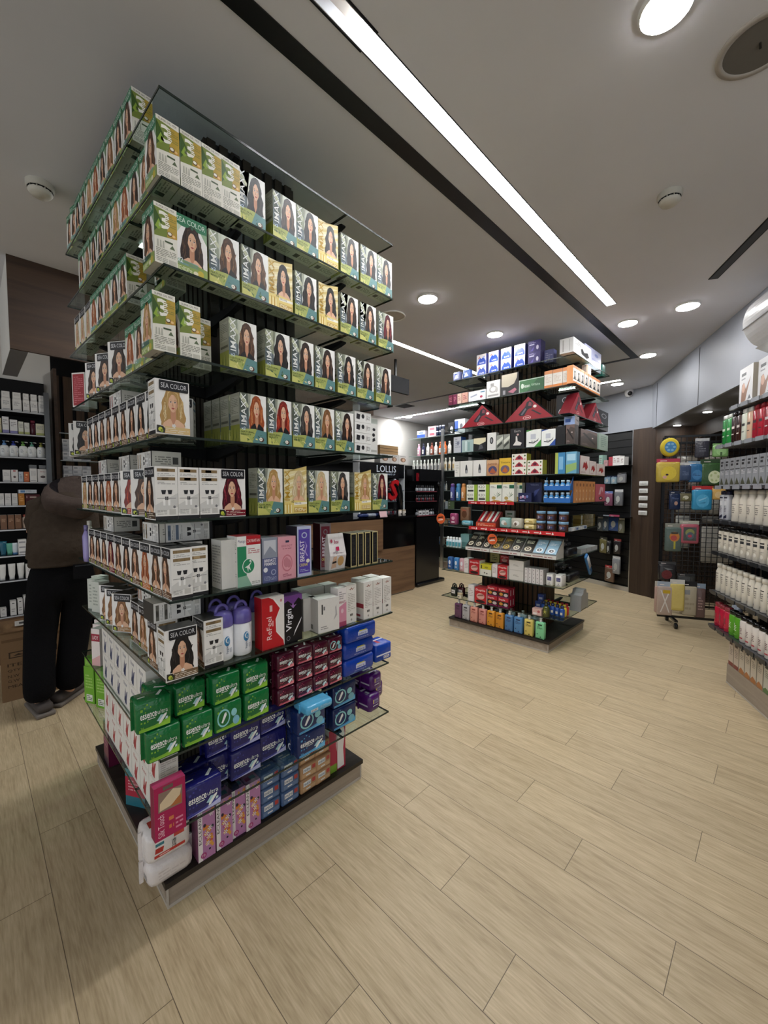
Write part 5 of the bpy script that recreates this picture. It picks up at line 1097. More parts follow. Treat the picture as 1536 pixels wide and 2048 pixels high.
for j, (a, b) in enumerate(((978.8, 1003.4), (1004, 1028))): gb(6, 'w', a, b, .185, .07, PLANT, '#cfd0c6', 'white box with plant picture and green tab, %s of two' % ORD[j])
gb(6, 'w', 1030, 1044, .18, .06, PLANT, '#b9bab0', 'white plant-picture box set back', ins=.07)
gb(6, 'w', 1051, 1083, .18, .06, [bg('#1c2146'), ('+',), ('T', 'Velours', .3, .85, .8, .93, '#8a90b0'), ('p', [(.2, .1), (.6, .3), (.9, .7), (.6, .6)], '#3a4478')], '#141834', 'tall midnight-blue box', ins=.08)
gb(6, 'w', 1036, 1063, .085, .05, [bg('#20264e'), ('+',)]+[('e', .2+.16*k, .5+.1*(k % 2), .08, .16, c) for k, c in enumerate(('#b98aa0', '#c9c4d8', '#8a5a80', '#6a7ab8'))]+[('r', .1, .1, .5, .2, '#8a90b8')], '#181c3c', 'low midnight-blue box in front of the tall one')
# two stepped trays of blue bottles
bt = MB(); bt.box(-.115, 0, 0, .115, .06, .004, '#2a62a8', 'print'); bt.box(-.115, 0, .004, .115, .003, .04, '#2f6ab4', 'print')
for sx in (-.115, .112): bt.poly([(sx, 0, 0), (sx, .06, 0), (sx, .06, .12), (sx, 0, .04), (sx+.003, 0, 0), (sx+.003, .06, 0), (sx+.003, .06, .12), (sx+.003, 0, .04)], [(0,1,2,3), (7,6,5,4), (0,3,7,4), (3,2,6,7), (2,1,5,6), (1,0,4,5)], '#2a62a8', 'print')
TRAY = Proto('display_tray', 'tray', bt.mesh('display_tray'))
bb = [(.018, 0), (.02, .003), (.02, .05), (.012, .062), (.012, .066)]
BLUB = bottle('small_bottle', 'bottle', bb, [(.013, .066), (.015, .068), (.015, .084), (.0005, .085)], bcol='#3f84bc', ccol='#9db4c4', n=14, capname='cap', label=(.012, .044, 1.6, [bg('#c9dbe8')]))
for tier, dz in ((0, 0), (1, .108)):
    g2(6, 'w', 1086, 1142, TRAY, 'blue card tray of small bottles, %s one' % ('lower', 'upper')[tier], dz=dz, group='blue card trays')
    for j in range(5): g2(6, 'w', 1086+j*11+.8, 1086+j*11+10.8, BLUB, 'small blue bottle, %s tray, %s from far end' % (('lower', 'upper')[tier], ORD[j]), ins=.036, dz=dz+.0045, group='small blue bottles in card trays')
for j in range(6): gb(6, 's', 1150+j*6.6, 1156.3+j*6.6, .19, .05, [bg('#c98a54'), ('+',), ('p', [(.3, .1), (.6, .1), (.55, .6), (.35, .6)], '#e6c9a0'), ('e', .5, .82, .22, .08, '#7a4a2c'), ('r', .35, .2, .5, .5, '#a8603a')], '#b87c48', 'orange bottle-picture box, %s from the corner' % ORD[j], group='orange bottle-picture boxes', top='#d9a878')
gb(6, 's', 1191, 1209, .17, .06, [bg('#c0606c'), ('+',), ('p', [(.3, .4), (.5, .85), (.8, .8), (.75, .5), (.6, .7), (.5, .4)], '#e0b4b8'), ('e', .55, .18, .2, .1, '#3a2a30'), ('+',), ('e', .55, .18, .1, .05, '#d8c8cc')], '#a04a58', 'coral pink box at the far end')
# price rails
def rail(k, side, a, b, h, c, label):
    t0, t1 = along(2, k, side, a, 0), along(2, k, side, b, 0); m = MB(); w = t1-t0
    m.box(-w/2, -.004, -h, w/2, -.001, 0, c, 'print'); F = Face(m, (-w/2, -.004, -h), (1,0,0), (0,0,1), (0,-1,0), w, h)
    for q in range(int(w/.11)): F.r((q*.11+.03)/w, .3, (q*.11+.075)/w, .6, '#e8c9c4'); F.p([((q*.11+.08)/w, .1), ((q*.11+.1)/w, .2), ((q*.11+.09)/w, .9)], '#f0e4e0')
    loc, rz = spot(2, k, side, (t0+t1)/2, 0); o = link('shelf_edge_strip', m.mesh('shelf_edge_strip'), None, (loc.x, loc.y, loc.z-.001), rz); tag(o, label, 'shelf strip')
rail(6, 'w', 937, 1028, .028, '#b8242a', 'short red advertising strip along the sixth shelf edge of rear stand')
rail(7, 'w', 938, 1130, .034, '#c0282c', 'long red advertising strip along the seventh shelf edge of rear stand')
# seventh
JAR = bottle('cream_jar', 'jar', [(.036, 0), (.04, .004), (.04, .058), (.037, .064)], [(.038, .064), (.041, .066), (.041, .084), (.038, .087), (.0005, .0872)], bcol='#4a2c20', ccol='#7fa6c8', n=20, capname='lid', label=(.012, .054, 1.9, [bg('#3a2c3c'), ('+',), ('e', .35, .5, .18, .3, '#c9c4d4'), ('e', .62, .5, .12, .2, '#3a4f8a'), ('r', .1, .86, .9, .95, '#8a5a3a')]))
for c, (a, b) in enumerate(((1072, 1092), (1093.5, 1113), (1116, 1138))):
    for r in range(2): g2(7, 'w', a, b, JAR, 'brown jar with sky-blue lid, %s column, %s row' % (ORD[c], TWO[r]), ins=.055, dz=.0876*r, group='brown jars with sky-blue lids')
def pouch(w, h, d, c, art=(), nm='snack_pouch'):
    return Proto(nm, 'pouch', softpack(w, h, d, c, list(art), c, fin=.006, r=min(d, h, w)*.3).mesh(nm))
g2(7, 'w', 900, 912, pouch(.09, .12, .05, '#8a3a60', [('e', .5, .6, .3, .2, '#d0a0b4'), ('r', .2, .1, .8, .25, '#d8c8d0')]), 'plum bag at the far end', ins=.0)
g2(7, 'w', 917, 940, pouch(.11, .15, .05, '#7a5a44', [('e', .5, .5, .35, .3, '#5a3a28'), ('l', .2, .75, .8, .9, 2, '#c0402f', 2)]), 'brown bag of round sweets, upper', ins=.03, dz=.04)
g2(7, 'w', 920, 943, pouch(.11, .05, .07, '#6aa4b4', [('l', .1, .2, .9, .8, 2, '#dfeaec', 2)]), 'turquoise wrapped pack lying at the edge', ins=.0)
# red counter display of sticks
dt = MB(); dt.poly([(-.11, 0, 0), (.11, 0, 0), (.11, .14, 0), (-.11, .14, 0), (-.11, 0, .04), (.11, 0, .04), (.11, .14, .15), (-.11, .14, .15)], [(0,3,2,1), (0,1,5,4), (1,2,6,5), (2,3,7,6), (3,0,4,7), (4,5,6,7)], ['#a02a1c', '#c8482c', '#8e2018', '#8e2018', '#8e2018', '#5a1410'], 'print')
F = Face(dt, (-.11, 0, 0), (1,0,0), (0,0,1), (0,-1,0), .22, .04); F.l = 2; F.lines(.1, .2, .9, .8, 2, '#e8c0a8', 3)
sx = []
for q, c in enumerate(('#b02a30', '#d8d0cc', '#8a1a2c', '#c85a40', '#e0dcd8', '#9a2030', '#d0c4c0', '#a83038')): 
    m = MB(); x = -.095+q*.0265; m.poly([(x, .012, .05), (x+.022, .012, .05), (x+.022, .125, .142), (x, .125, .142), (x, .008, .058), (x+.022, .008, .058), (x+.022, .121, .15), (x, .121, .15)], [(0,3,2,1), (4,5,6,7), (0,1,5,4), (1,2,6,5), (2,3,7,6), (3,0,4,7)], c, 'film'); sx.append(('stick_pack', m.mesh('stick_pack')))
g2(7, 'w', 945.5, 998, Proto('counter_display', 'display box', dt.mesh('counter_display'), sx), 'red slanted display of striped sticks')
for a, b, c, l, art in ((996, 1022, '#8fb4b0', 'teal and clear bag of sweets', [('e', .4, .5, .3, .3, '#e4e6e2'), ('e', .6, .35, .2, .2, '#b09a84')]), (1021, 1044, '#b9b4a4', 'grey bag of sweets', [('e', .5, .5, .35, .3, '#efece6'), ('e', .4, .4, .15, .2, '#6a5a4c')])):
    P = pouch(.11, .1, .05, c, art); g2(7, 'w', a, b, P, l, ins=.04)
for r in range(2): g2(7, 'w', 1045, 1070, pouch(.1, .05, .07, '#cdbb7c', [('e', .3, .5, .2, .3, '#f0e8c8'), ('r', .5, .3, .9, .6, '#a8904a')]), 'pale yellow pack, '+TWO[r], dz=.051*r)
gb(7, 'w', 1010, 1028, .16, .03, [bg('#c9cbc4'), ('+',), ('e', .5, .45, .3, .2, '#8a9a7a'), ('r', .2, .75, .8, .85, '#4a6a4c')], '#b0b2aa', 'pale card box standing behind the sweets', ins=.2)
gm = MB(); gm.box(-.19, 0, 0, .19, .1, .125, '#a08a44', 'cellophane'); link_ = gm
gp = MB()
for q in range(6):
    for r in range(3): gp.box(-.185+q*.062, .006, .004+r*.04, -.185+q*.062+.056, .09, .004+r*.04+.037, '#8a6f30' if (q+r) % 2 else '#9d8240', 'film')
g2(7, 's', 1146, 1206, Proto('clear_case', 'case', gm.mesh('clear_case'), [('gold_foil_pack', gp.mesh('gold_foil_pack'))]), 'clear case packed with gold foil parcels', ins=.02)
for j in range(4): gb(7, 's', 1143+j*8, 1150+j*8, .03, .03, [bg('#c9ccd4'), ('+',), ('r', .2, .2, .8, .8, '#4a6aa0' if j % 2 else '#e4e4e4')], '#b0b4bc', 'tiny white and blue box, %s from the corner' % ORD[j], ins=-.012)
def roundsign(name, label, loc, rz, r):
    m = MB(); m.lathe([(r, -.002), (r, .002)], '#d8683a', 'print', 26, Matrix.Rotation(pi/2, 4, 'X'), False)
    F = Face(m, (-r, -.0022, -r), (1,0,0), (0,0,1), (0,-1,0), 2*r, 2*r); F.draw([('e', .5, .5, .42, .42, '#cf5a2c', 22), ('+',), ('p', [(.2, .52), (.8, .62), (.8, .74), (.2, .64)], '#2a1c18'), ('p', [(.22, .3), (.78, .38), (.78, .46), (.22, .38)], '#efe6e0'), ('r', .35, .46, .7, .5, '#efe6e0')])
    tag(link('round_sign', m.mesh('round_sign'), None, loc, rz), label, 'sign')
loc, rz = spot(2, 7, 'w', along(2, 7, 'w', 887), -.04); roundsign('r', 'orange round sign sticking out at the far end of seventh shelf', (loc.x, loc.y, loc.z+.06), rz, .055)
loc, rz = spot(2, 8, 'w', along(2, 8, 'w', 986.5), -.012); roundsign('r', 'orange round sign clipped in front of the sachet trays', (loc.x, loc.y, loc.z+.13), rz, .052)
# eighth: sachet trays
wbot = [(.017, 0), (.019, .003), (.019, .075), (.012, .088)]
WBOT = bottle('small_bottle', 'bottle', wbot, [(.012, .088), (.013, .09), (.013, .11), (.0005, .111)], bcol='#c9d8de', ccol='#e4e6e6', n=14, label=(.015, .06, 1.7, [bg('#4f9aa8')]))
for j in range(5): g2(8, 'w', 893+j*6, 899+j*6, WBOT, 'small white and teal bottle, %s from the far end' % ORD[j], ins=.03, group='small white and teal bottles')
gb(8, 'w', 921, 938, .14, .08, [bg('#7fa8a8'), ('+',), ('r', .1, .1, .9, .4, '#5f8c8c')], '#6a9494', 'teal box behind the first sachet tray', ins=.1)
def sachets(w, n, cols, back):
    t = MB(); d = .17
    t.poly([(-w/2, 0, 0), (w/2, 0, 0), (w/2, d, 0), (-w/2, d, 0), (-w/2, 0, .032), (w/2, 0, .032), (w/2, d, .17), (-w/2, d, .17)], [(0,3,2,1), (0,1,5,4), (1,2,6,5), (2,3,7,6), (3,0,4,7), (4,5,6,7)], ['#b9b6b0', '#d6d3cd', '#c4c1bb', '#b9b6b0', '#c4c1bb', back], 'print')
    F = Face(t, (-w/2, 0, 0), (1,0,0), (0,0,1), (0,-1,0), w, .032); F.l = 2; F.lines(.1, .25, .9, .7, 1, '#8d4a4a', 5)
    ps = []; sl = Vector((0, d, .138)).normalized(); nn = Vector((0, -sl.z, sl.y)); pw = w/n
    for q in range(n):
        m = MB(); x = -w/2+q*pw+.006; b = cols[q % len(cols)]; L = .17
        o = Vector((x, .012, .036)); u = Vector((1, 0, 0))
        base = [o, o+u*(pw-.012), o+u*(pw-.012)+sl*L, o+sl*L]; up = [p+nn*.012 for p in base]
        m.poly(base+up, [(0,3,2,1), (4,5,6,7), (0,1,5,4), (1,2,6,5), (2,3,7,6), (3,0,4,7)], b[0], 'film')
        G = Face(m, up[0], u, sl, nn, pw-.012, L, 'film'); G.draw([('e', .5, .22, .34, .17, b[1], 16), ('+',), ('e', .5, .22, .2, .1, '#2a211c', 14), ('+',), ('e', .5, .22, .1, .05, b[1], 10), ('l', .15, .6, .85, .85, 3, b[1], q)])
        ps.append(('sachet', m.mesh('sachet')))
    return Proto('sachet_tray', 'display box', t.mesh('sachet_tray'), ps)
DK = ('#241f1a', '#c9bfa8'); GD = ('#3a2f1a', '#b09440'); BL = ('#8fb0c4', '#d8dfe2')
for a, b, n, cs, l in ((931, 978, 3, (DK,), 'white tray of black and cream sachets'), (979.5, 1040, 3, (GD, GD, DK), 'white tray of black and gold sachets'), (1041, 1112, 3, (DK, BL, BL), 'white tray of light blue sachets')):
    g2(8, 'w', a, b, sachets(along(2, 8, 'w', b)-along(2, 8, 'w', a)-.003, n, cs, '#6d6a66'), l, ins=-.03)
gb(8, 's', 1163, 1194, .04, .1, [bg('#c0c2c2'), ('+',), ('r', .3, .1, .33, .9, '#8d8f90'), ('r', .62, .1, .65, .9, '#8d8f90')], '#a9abac', 'low white box beyond the black bundles', ins=.02)
def bundle(w, h, d, c, c2, n, seed, nm):
    """crumpled clear bags of dark goods"""
    rn = random.Random(seed); m = MB(); m.rbox(-w/2, 0, 0, w/2, d, h*.55, min(h*.2, .02), c, 'film', 2)
    ps = []
    for q in range(n):
        b = MB(); a = rn.uniform(-.5, .5); x = rn.uniform(-w*.35, w*.35); y = rn.uniform(.02, d*.6)
        b.rbox(-.07, -.018, 0, .07, .018, .012+h*.1, .006, rn.choice((c, c2)), 'film', 2, Matrix.Translation((x, y+.04, h*(.56+.1*q))) @ Matrix.Rotation(a*1.6, 4, 'Z') @ Matrix.Rotation(a*.6, 4, 'Y')); ps.append(('bag', b.mesh('bag')))
    return Proto(nm, 'bag', m.mesh(nm), ps)
g2(8, 's', 1130, 1163, bundle(.22, .15, .17, '#1c1b1d', '#4a4a4c', 4, 3, 'accessory_bundle'), 'heap of black accessories in clear bags', ins=.02)
# ninth
for j, (a, b, c) in enumerate(((894, 904, '#2c5a94'), (905, 918, '#3d7cb8'), (918.5, 927, '#c9a0a8'))): g2(9, 'w', a, b, pouch(.065, .14, .05, c, [('e', .5, .6, .3, .2, '#dfe6ee'), ('l', .2, .15, .8, .35, 2, '#e9eef2', 1)], 'wipes_pouch'), ('dark blue', 'light blue', 'pale pink')[j]+' standing pouch', ins=.02)
REDWAX = [bg('#b8232c'), ('+',), ('T', 'Depilia', .1, .74, .9, .9, '#f0dcd8', 0, .02), ('e', .5, .45, .34, .2, '#d8a8a0'), ('+',), ('p', [(.2, .42), (.8, .5), (.7, .6), (.3, .52)], '#8e5a50'), ('e', .5, .12, .4, .1, '#2a1a1c')]
WHS = [bg('#e0dcda'), ('+',), ('l', .15, .3, .85, .8, 5, '#b09a9a', 3)]
def redbox(k, a, b, h, desc, ins=.012, dz=0): gb(k, 'w', a, b, h, .11, REDWAX, WHS, desc, ins=ins, dz=dz, top='#a8202a')
redbox(9, 938, 959, .145, 'red wax-heater box nearest the far end', ins=.0); gb(9, 'w', 928, 937, .15, .1, WHS, '#d8d4d2', 'white side of a box beside the red wax-heater box')
gb(9, 'w', 960, 982.6, .115, .1, [bg('#dedcd0'), ('r', 0, .55, 1, 1, '#c9c02e'), ('+',), ('T', 'wax', .4, .66, .7, .8, '#3a3a30', 0, .02), ('r', .08, .6, .16, .9, '#2a2a20'), ('e', .4, .25, .06, .08, '#77756a'), ('e', .6, .2, .08, .06, '#77756a')], '#cfcdb8', 'yellow-topped white box', top='#c9c02e')
redbox(9, 995, 1014.7, .13, 'red wax-heater box beside the plain white boxes', ins=.0); gb(9, 'w', 984, 994.5, .13, .1, WHS, '#d8d4d2', 'narrow white box between yellow-topped and red boxes')
redbox(9, 1000, 1017, .085, 'red wax-heater box raised at the back', ins=.13, dz=.1205); gb(9, 'w', 980, 998, .1, .06, [bg('#a8a068'), ('+',), ('l', .2, .2, .8, .8, 3, '#5a5a40', 2)], '#8a8450', 'olive box raised at the back', ins=.16, dz=.12)
gb(9, 'w', 996, 1018, .12, .12, '#a9a5a2', '#a09c98', 'plain grey box carrying the raised red one', ins=.125)
for r in range(2): gb(9, 'w', 1017.5, 1047, .095, .13, [bg('#d6d3cd'), ('+',), ('l', .3, .4, .7, .6, 2, '#a09c96', 2), ('r', .02, .02, .98, .04, '#8d8a84')], '#b9b6b0', 'plain white lidded box, '+TWO[r], ins=.02, dz=.0955*r, top='#c9c6c0')
for r in range(4):
    for q in range(5): gb(9, 'w', 1048.5+q*7.6, 1055.8+q*7.6, .034, .12, [bg('#dbd7d6'), ('+',), ('r', .3, .35, .55, .65, '#9a8a90'), ('r', .88, 0, .96, 1, '#b0a8ac')], '#bdb9b8', 'tiny white ampoule box, %s column, %s layer' % (ORD[q], ('bottom', 'second', 'third', 'top')[r]), ins=.012, dz=.0345*r, group='tiny white ampoule boxes')
wj = MB(); wj.rbox(-.03, 0, 0, .03, .1, .1, .008, '#e4e2de', 'gloss', 2); F = Face(wj, (-.022, 0, .01), (1,0,0), (0,0,1), (0,-1,0), .044, .075); F.draw([('r', .1, .5, .9, .95, '#4a4a78'), ('+',), ('l', .2, .6, .8, .9, 2, '#9a98b8', 2), ('e', .5, .2, .08, .06, '#2a2a30'), ('r', .2, .02, .8, .08, '#8d8b90')])
wl = MB(); wl.rbox(-.029, .002, .1, .029, .098, .108, .003, '#d8d6d2', 'gloss', 1)
WJ = Proto('white_canister', 'canister', wj.mesh('white_canister'), [('lid', wl.mesh('lid'))])
for j, (a, b) in enumerate(((1091.5, 1105), (1108, 1125))): g2(9, 'w', a, b, WJ, 'small square white canister with violet label, %s one' % ('farther', 'nearer')[j], ins=.03)
g2(9, 's', 1135, 1165, bundle(.26, .15, .17, '#232224', '#6a6a6c', 5, 5, 'accessory_bundle'), 'heap of dark hair accessories in clear bags', ins=.03)
bm_ = MB(); bm_.rbox(-.03, -.012, 0, .03, .012, .24, .008, '#3a78b4', 'film', 2, Matrix.Rotation(radians(-38), 4, 'Y')); bs = MB(); bs.rbox(-.024, -.016, .08, .024, -.0125, .22, .0015, '#d4d8da', 'film', 1, Matrix.Rotation(radians(-38), 4, 'Y'))
loc, rz = spot(2, 9, 's', .5, -.02); o = Proto('toothbrush_pack', 'blister pack', bm_.mesh('toothbrush_pack'), [('window', bs.mesh('window'))]).put((loc.x+.14, loc.y, loc.z+.05), rz, 'blue blister pack sticking out over the edge of ninth shelf, rear stand')
# lowest
def jug(c, cc):
    m = MB(); m.rbox(-.035, 0, 0, .035, .05, .1, .012, c, 'gloss', 3); F = Face(m, (-.022, 0, .035), (1,0,0), (0,0,1), (0,-1,0), .044, .04); F.l = 2; F.r(0, 0, 1, 1, '#d4d0cc'); F.up(); F.lines(.1, .3, .9, .7, 1, '#3a3a3a', 1)
    h = MB(); h.tube([(-.028, .025, .1), (-.02, .025, .128), (.0, .025, .138), (.02, .025, .128), (.028, .025, .1)], .007, c, 'gloss', 8)
    k = MB(); k.lathe([(.01, .1), (.01, .122), (.0005, .123)], cc, 'gloss', 12, Matrix.Translation((0, .025, 0)))
    return Proto('jug', 'jug', m.mesh('jug'), [('handle', h.mesh('handle')), ('cap', k.mesh('cap'))])
g2(10, 'w', 899, 914, jug('#1c241e', '#0f0f10'), 'black-green handled jug at the far end', ins=.03); g2(10, 'w', 913, 928, jug('#3a1218', '#140608'), 'dark red handled jug', ins=.08)
g2(10, 'w', 914, 927, bottle('cream_jar', 'jar', [(.026, 0), (.029, .003), (.029, .04), (.027, .044)], [(.029, .044), (.03, .046), (.03, .06), (.0005, .061)], bcol='#c9bfa4', ccol='#b8a888', n=18, capname='lid', label=(.008, .036, 1.6, [bg('#e0dac8'), ('+',), ('r', .3, .3, .7, .7, '#5a5448')])), 'small cream jar', ins=.02)
redbox(10, 949, 972.7, .16, 'big red wax-heater box beside the jugs', ins=.0); gb(10, 'w', 936, 948, .165, .1, WHS, '#d8d4d2', 'white carton beside the big red one')
STK = [bg('#1b1718'), ('r', 0, .6, 1, 1, '#b02030'), ('r', 0, 0, 1, .12, '#7a1a50'), ('+',), ('T', 'Depilia', .1, .66, .7, .88, '#f0dcd8', 0, .02), ('e', .3, .35, .18, .16, '#c98a3a'), ('e', .75, .3, .2, .16, '#c9b8b8')]
for r in range(2):
    for q in range(2): gb(10, 'w', 973.5+q*22, 994.5+q*22, .095, .14, STK, [bg('#a01c34'), ('r', .3, .2, .4, .8, '#d8c8c8'), ('r', .7, .2, .8, .8, '#d8c8c8')], 'red and black wax kit box, %s row, %s' % (TWO[r], ('farther', 'nearer')[q]), dz=.0955*r, ins=.02, top='#8e1a2c')
gb(10, 'w', 1064, 1083, .06, .06, [bg('#d9b4ac'), ('+',), ('r', .1, .1, .5, .4, '#efe6e2'), ('e', .7, .6, .15, .2, '#b05a5a')], '#cfa8a0', 'small pink box at the edge')
ob = [(.026, 0), (.03, .005), (.031, .06), (.026, .085), (.014, .1)]
g2(10, 'w', 1083.5, 1101, bottle('oil_bottle', 'bottle', ob, [(.015, .1), (.016, .102), (.016, .12), (.0005, .121)], bcol='#4a4f22', ccol='#20221a', n=18, label=(.02, .08, 1.7, [('p', [(.3, .2), (.7, .2), (.6, .55), (.8, .5), (.5, .9), (.2, .5), (.4, .55)], '#b9b45a')])), 'olive green bottle with a pale emblem', ins=.03)
cb = [(.02, 0), (.022, .003), (.022, .07), (.012, .082)]
for row, (c, cn, cap) in enumerate((('#2a4f9a', 'blue', '#1c2a50'), ('#d8b83a', 'yellow', '#b09a30'), ('#b02a30', 'red', '#8a1a20'))):
    P = bottle('small_bottle', 'bottle', cb, [(.013, .082), (.015, .084), (.015, .104), (.0005, .105)], bcol=c, ccol=cap, n=14, label=(.015, .06, 1.5, [('r', .2, .2, .8, .7, '#d8d4c8')]))
    for q in range(5):
        loc, rz = spot(2, 10, 'w', 1.3-.045-.047*q, .11+.05*row+.012*q); P.put((loc.x, loc.y, loc.z+.0005), rz, 'small %s bottle, %s from the corner, lowest rear shelf' % (cn, ORD[q]), 'small blue, yellow and red bottles')
for q in range(2): gb(10, 'w', 1070+q*5, 1082+q*5, .07, .05, [bg('#1d3f94'), ('+',), ('r', .2, .3, .8, .6, '#b9c4e0')], '#1a3680', 'royal-blue pack in the shade, %s' % ('lower', 'upper')[q], ins=.24, dz=.071*q)
# grey dispenser at the side
dm = MB(); pr = [(-.1, 0), (-.09, .02), (.09, .02), (.1, 0), (.095, .15), (.05, .16), (.035, .2), (-.03, .2), (-.045, .165), (-.09, .15)]
v = [(x, y, z) for y in (0, .1) for x, z in pr]; n = len(pr)
dm.poly(v, [tuple(range(n)), tuple(reversed(range(n, 2*n)))]+[(i, n+i, n+(i+1) % n, (i+1) % n) for i in range(n)], '#9a9c9c', 'gloss')
g2(10, 's', 1150, 1186, Proto('plastic_dispenser', 'dispenser', dm.mesh('plastic_dispenser')), 'grey plastic dispenser with an arched foot', ins=-.02)
g2(10, 's', 1150, 1176, bundle(.14, .1, .08, '#1e1d1f', '#8a8a88', 3, 9, 'accessory_bundle'), 'tangle of black and clear bagged accessories', ins=.09)
# base: ten coloured gel bottles
def gel(c, dk):
    m = MB(); m.rbox(-.042, 0, 0, .042, .05, .158, .012, c, 'gloss', 3)
    F = Face(m, (-.042, 0, 0), (1,0,0), (0,0,1), (0,-1,0), .084, .158); F.l = 2
    F.draw([('r', .3, .8, .75, .88, dk), ('+',), ('l', .22, .6, .8, .76, 3, dk, 2), ('e', .25, .3, .06, .035, dk), ('p', [(.5, .12), (.62, .2), (.7, .1)], dk), ('r', .12, .04, .88, .08, dk)])
    k = MB(); k.lathe([(.014, .158), (.014, .166), (.011, .168), (.011, .184), (.013, .186), (.013, .194), (.0005, .195)], '#c4c6c4', 'gloss', 14, Matrix.Translation((0, .025, 0)))
    return Proto('gel_bottle', 'bottle', m.mesh('gel_bottle'), [('cap', k.mesh('cap'))])
GEL = (('#64405c', '#2c1a2c', 'plum'), ('#b0aeb0', '#2a2a2c', 'clear grey'), ('#d49484', '#8a3a34', 'salmon pink'), ('#cf8c82', '#8a3a34', 'rose pink'), ('#d4922c', '#4a2c10', 'amber'), ('#d08a28', '#4a2c10', 'orange'), ('#4a78a8', '#1c2c54', 'blue'), ('#4f82b4', '#1c2c54', 'sky blue'), ('#d4c068', '#3a3418', 'yellow'), ('#80cc98', '#1c4430', 'mint green'))
GPX = ((907, 923), (923, 938), (938, 955), (955, 972), (972, 989), (989, 1006.6), (1007, 1026), (1026, 1044.5), (1045.5, 1066.7), (1067, 1090.7))
for (c, dk, nm), (a, b) in zip(GEL, GPX): g2(11, 'w', a, b, gel(c, dk), nm+' gel bottle in the row of ten', ins=.02)
for j in range(4): g2(11, 'w', 985+j*24, 1005+j*24, cached('cg', lambda: gel('#8fa4a8', '#3a4a50')), 'pale gel bottle, %s in the second row' % ORD[j], ins=.12, group='pale gel bottles in the second row')
# ------------------------------------------------------------------ medicine wall shelves, person, cash desk, far shelves
def bis(fn, px, lo, hi):
    s = 1 if project(fn(hi))[0] > project(fn(lo))[0] else -1
    for _ in range(44):
        m = (lo+hi)/2
        if (project(fn(m))[0]-px)*s < 0: lo = m
        else: hi = m
    return lo
LZ = [2.12, 1.93, 1.737, 1.528, 1.33, 1.13, .91, .70, .40]; LY = 4.6
LN = ['top', 'second', 'third', 'fourth', 'fifth', 'sixth', 'seventh', 'eighth', 'lowest']
t = tag(empty('wall_shelving', (-.35, LY, 0)), 'black wall shelving of medicines and creams behind the person', 'wall shelving')
m = MB(); m.box(-1.2, .23, 0, .87, .25, 2.42, '#ffffff', 'dark_wall'); link('back_panel', m.mesh('back_panel'), t)
m = MB(); m.box(.84, -.01, 0, .875, .23, 2.3, '#8d8f92', 'metal'); link('upright', m.mesh('upright'), t)
m = MB(); m.box(-1.2, 0, 0, .84, .22, .385, '#ffffff', 'wood_counter'); link('base_cabinet', m.mesh('base_cabinet'), t)
for z in LZ:
    m = MB(); m.box(-1.2, 0, z-.015, .84, .23, z, '#26272a', 'print'); m.box(-1.2, -.002, z-.012, .84, 0, z-.002, '#b9bcc0', 'print'); link('shelf', m.mesh('shelf'), t)
def lx(k, px, ins=.02): return bis(lambda x: (x, LY+ins, LZ[k]), px, -1.2, 1.2)
def LB(k, a, b, h, art, sidec, desc, name='medicine_box', ins=.02, dz=0, d=.07, group=None):
    x0, x1 = lx(k, a, ins), lx(k, b, ins)
    P = Proto(name, 'box', carton(max(.02, x1-x0-.003), h, d, art, sidec).mesh(name)); P.put(((x0+x1)/2, LY+ins, LZ[k]+dz+.0005), radians(random.uniform(-1, 1)), '%s, %s shelf of medicine wall' % (desc, LN[k]), group)
def LP(k, a, b, P, desc, ins=.05, dz=0, group=None):
    P.put(((lx(k, a, ins)+lx(k, b, ins))/2, LY+ins, LZ[k]+dz+.0005), 0, '%s, %s shelf of medicine wall' % (desc, LN[k]), group)
WHT = lambda s, c='#b0b0b0': [bg('#dcdbd8'), ('+',), ('l', .15, .45, .85, .8, 4, c, s), ('r', .1, .08, .9, .14, c)]
for j, (a, b) in enumerate(((3, 22), (25, 44), (46, 60), (61, 76), (77, 93))):
    LB(0, a, b, .098, WHT(j, '#8f8f92'), '#c4c3c0', 'white boxed cream, %s column, lower' % ORD[j], group='stacked white creams')
    LB(0, a+1, b-1, .055, WHT(j+5), '#c4c3c0', 'white boxed cream, %s column, upper' % ORD[j], dz=.099, group='stacked white creams')
for a, b, h, c, l in ((-8, 4, .12, '#c9bda0', 'sand-coloured box at the outer end'), (5, 19, .135, '#dcdcdc', 'tall white box with violet foot'), (20, 36, .115, '#dcdcdc', 'broad white box with violet foot'), (37, 48, .105, '#d4d6c8', 'white box with lime foot, first'), (49, 60, .1, '#cfd0c8', 'white box with lime foot, second'), (72, 89, .1, '#cbc9b0', 'cream box with olive foot')):
    f = '#8a86b4' if 'violet' in l else '#a8ae6a'
    LB(1, a, b, h, [bg(c), ('r', 0, 0, 1, .2, f), ('+',), ('l', .15, .5, .85, .85, 3, '#8d8d90', a)], '#c4c3c0', l)
LP(1, 60.5, 72, bottle('syrup_bottle', 'bottle', [(.02, 0), (.022, .003), (.022, .09), (.014, .105)], [(.014, .105), (.016, .107), (.016, .125), (.0005, .126)], bcol='#4a1424', ccol='#6a2030', n=16), 'dark red bottle')
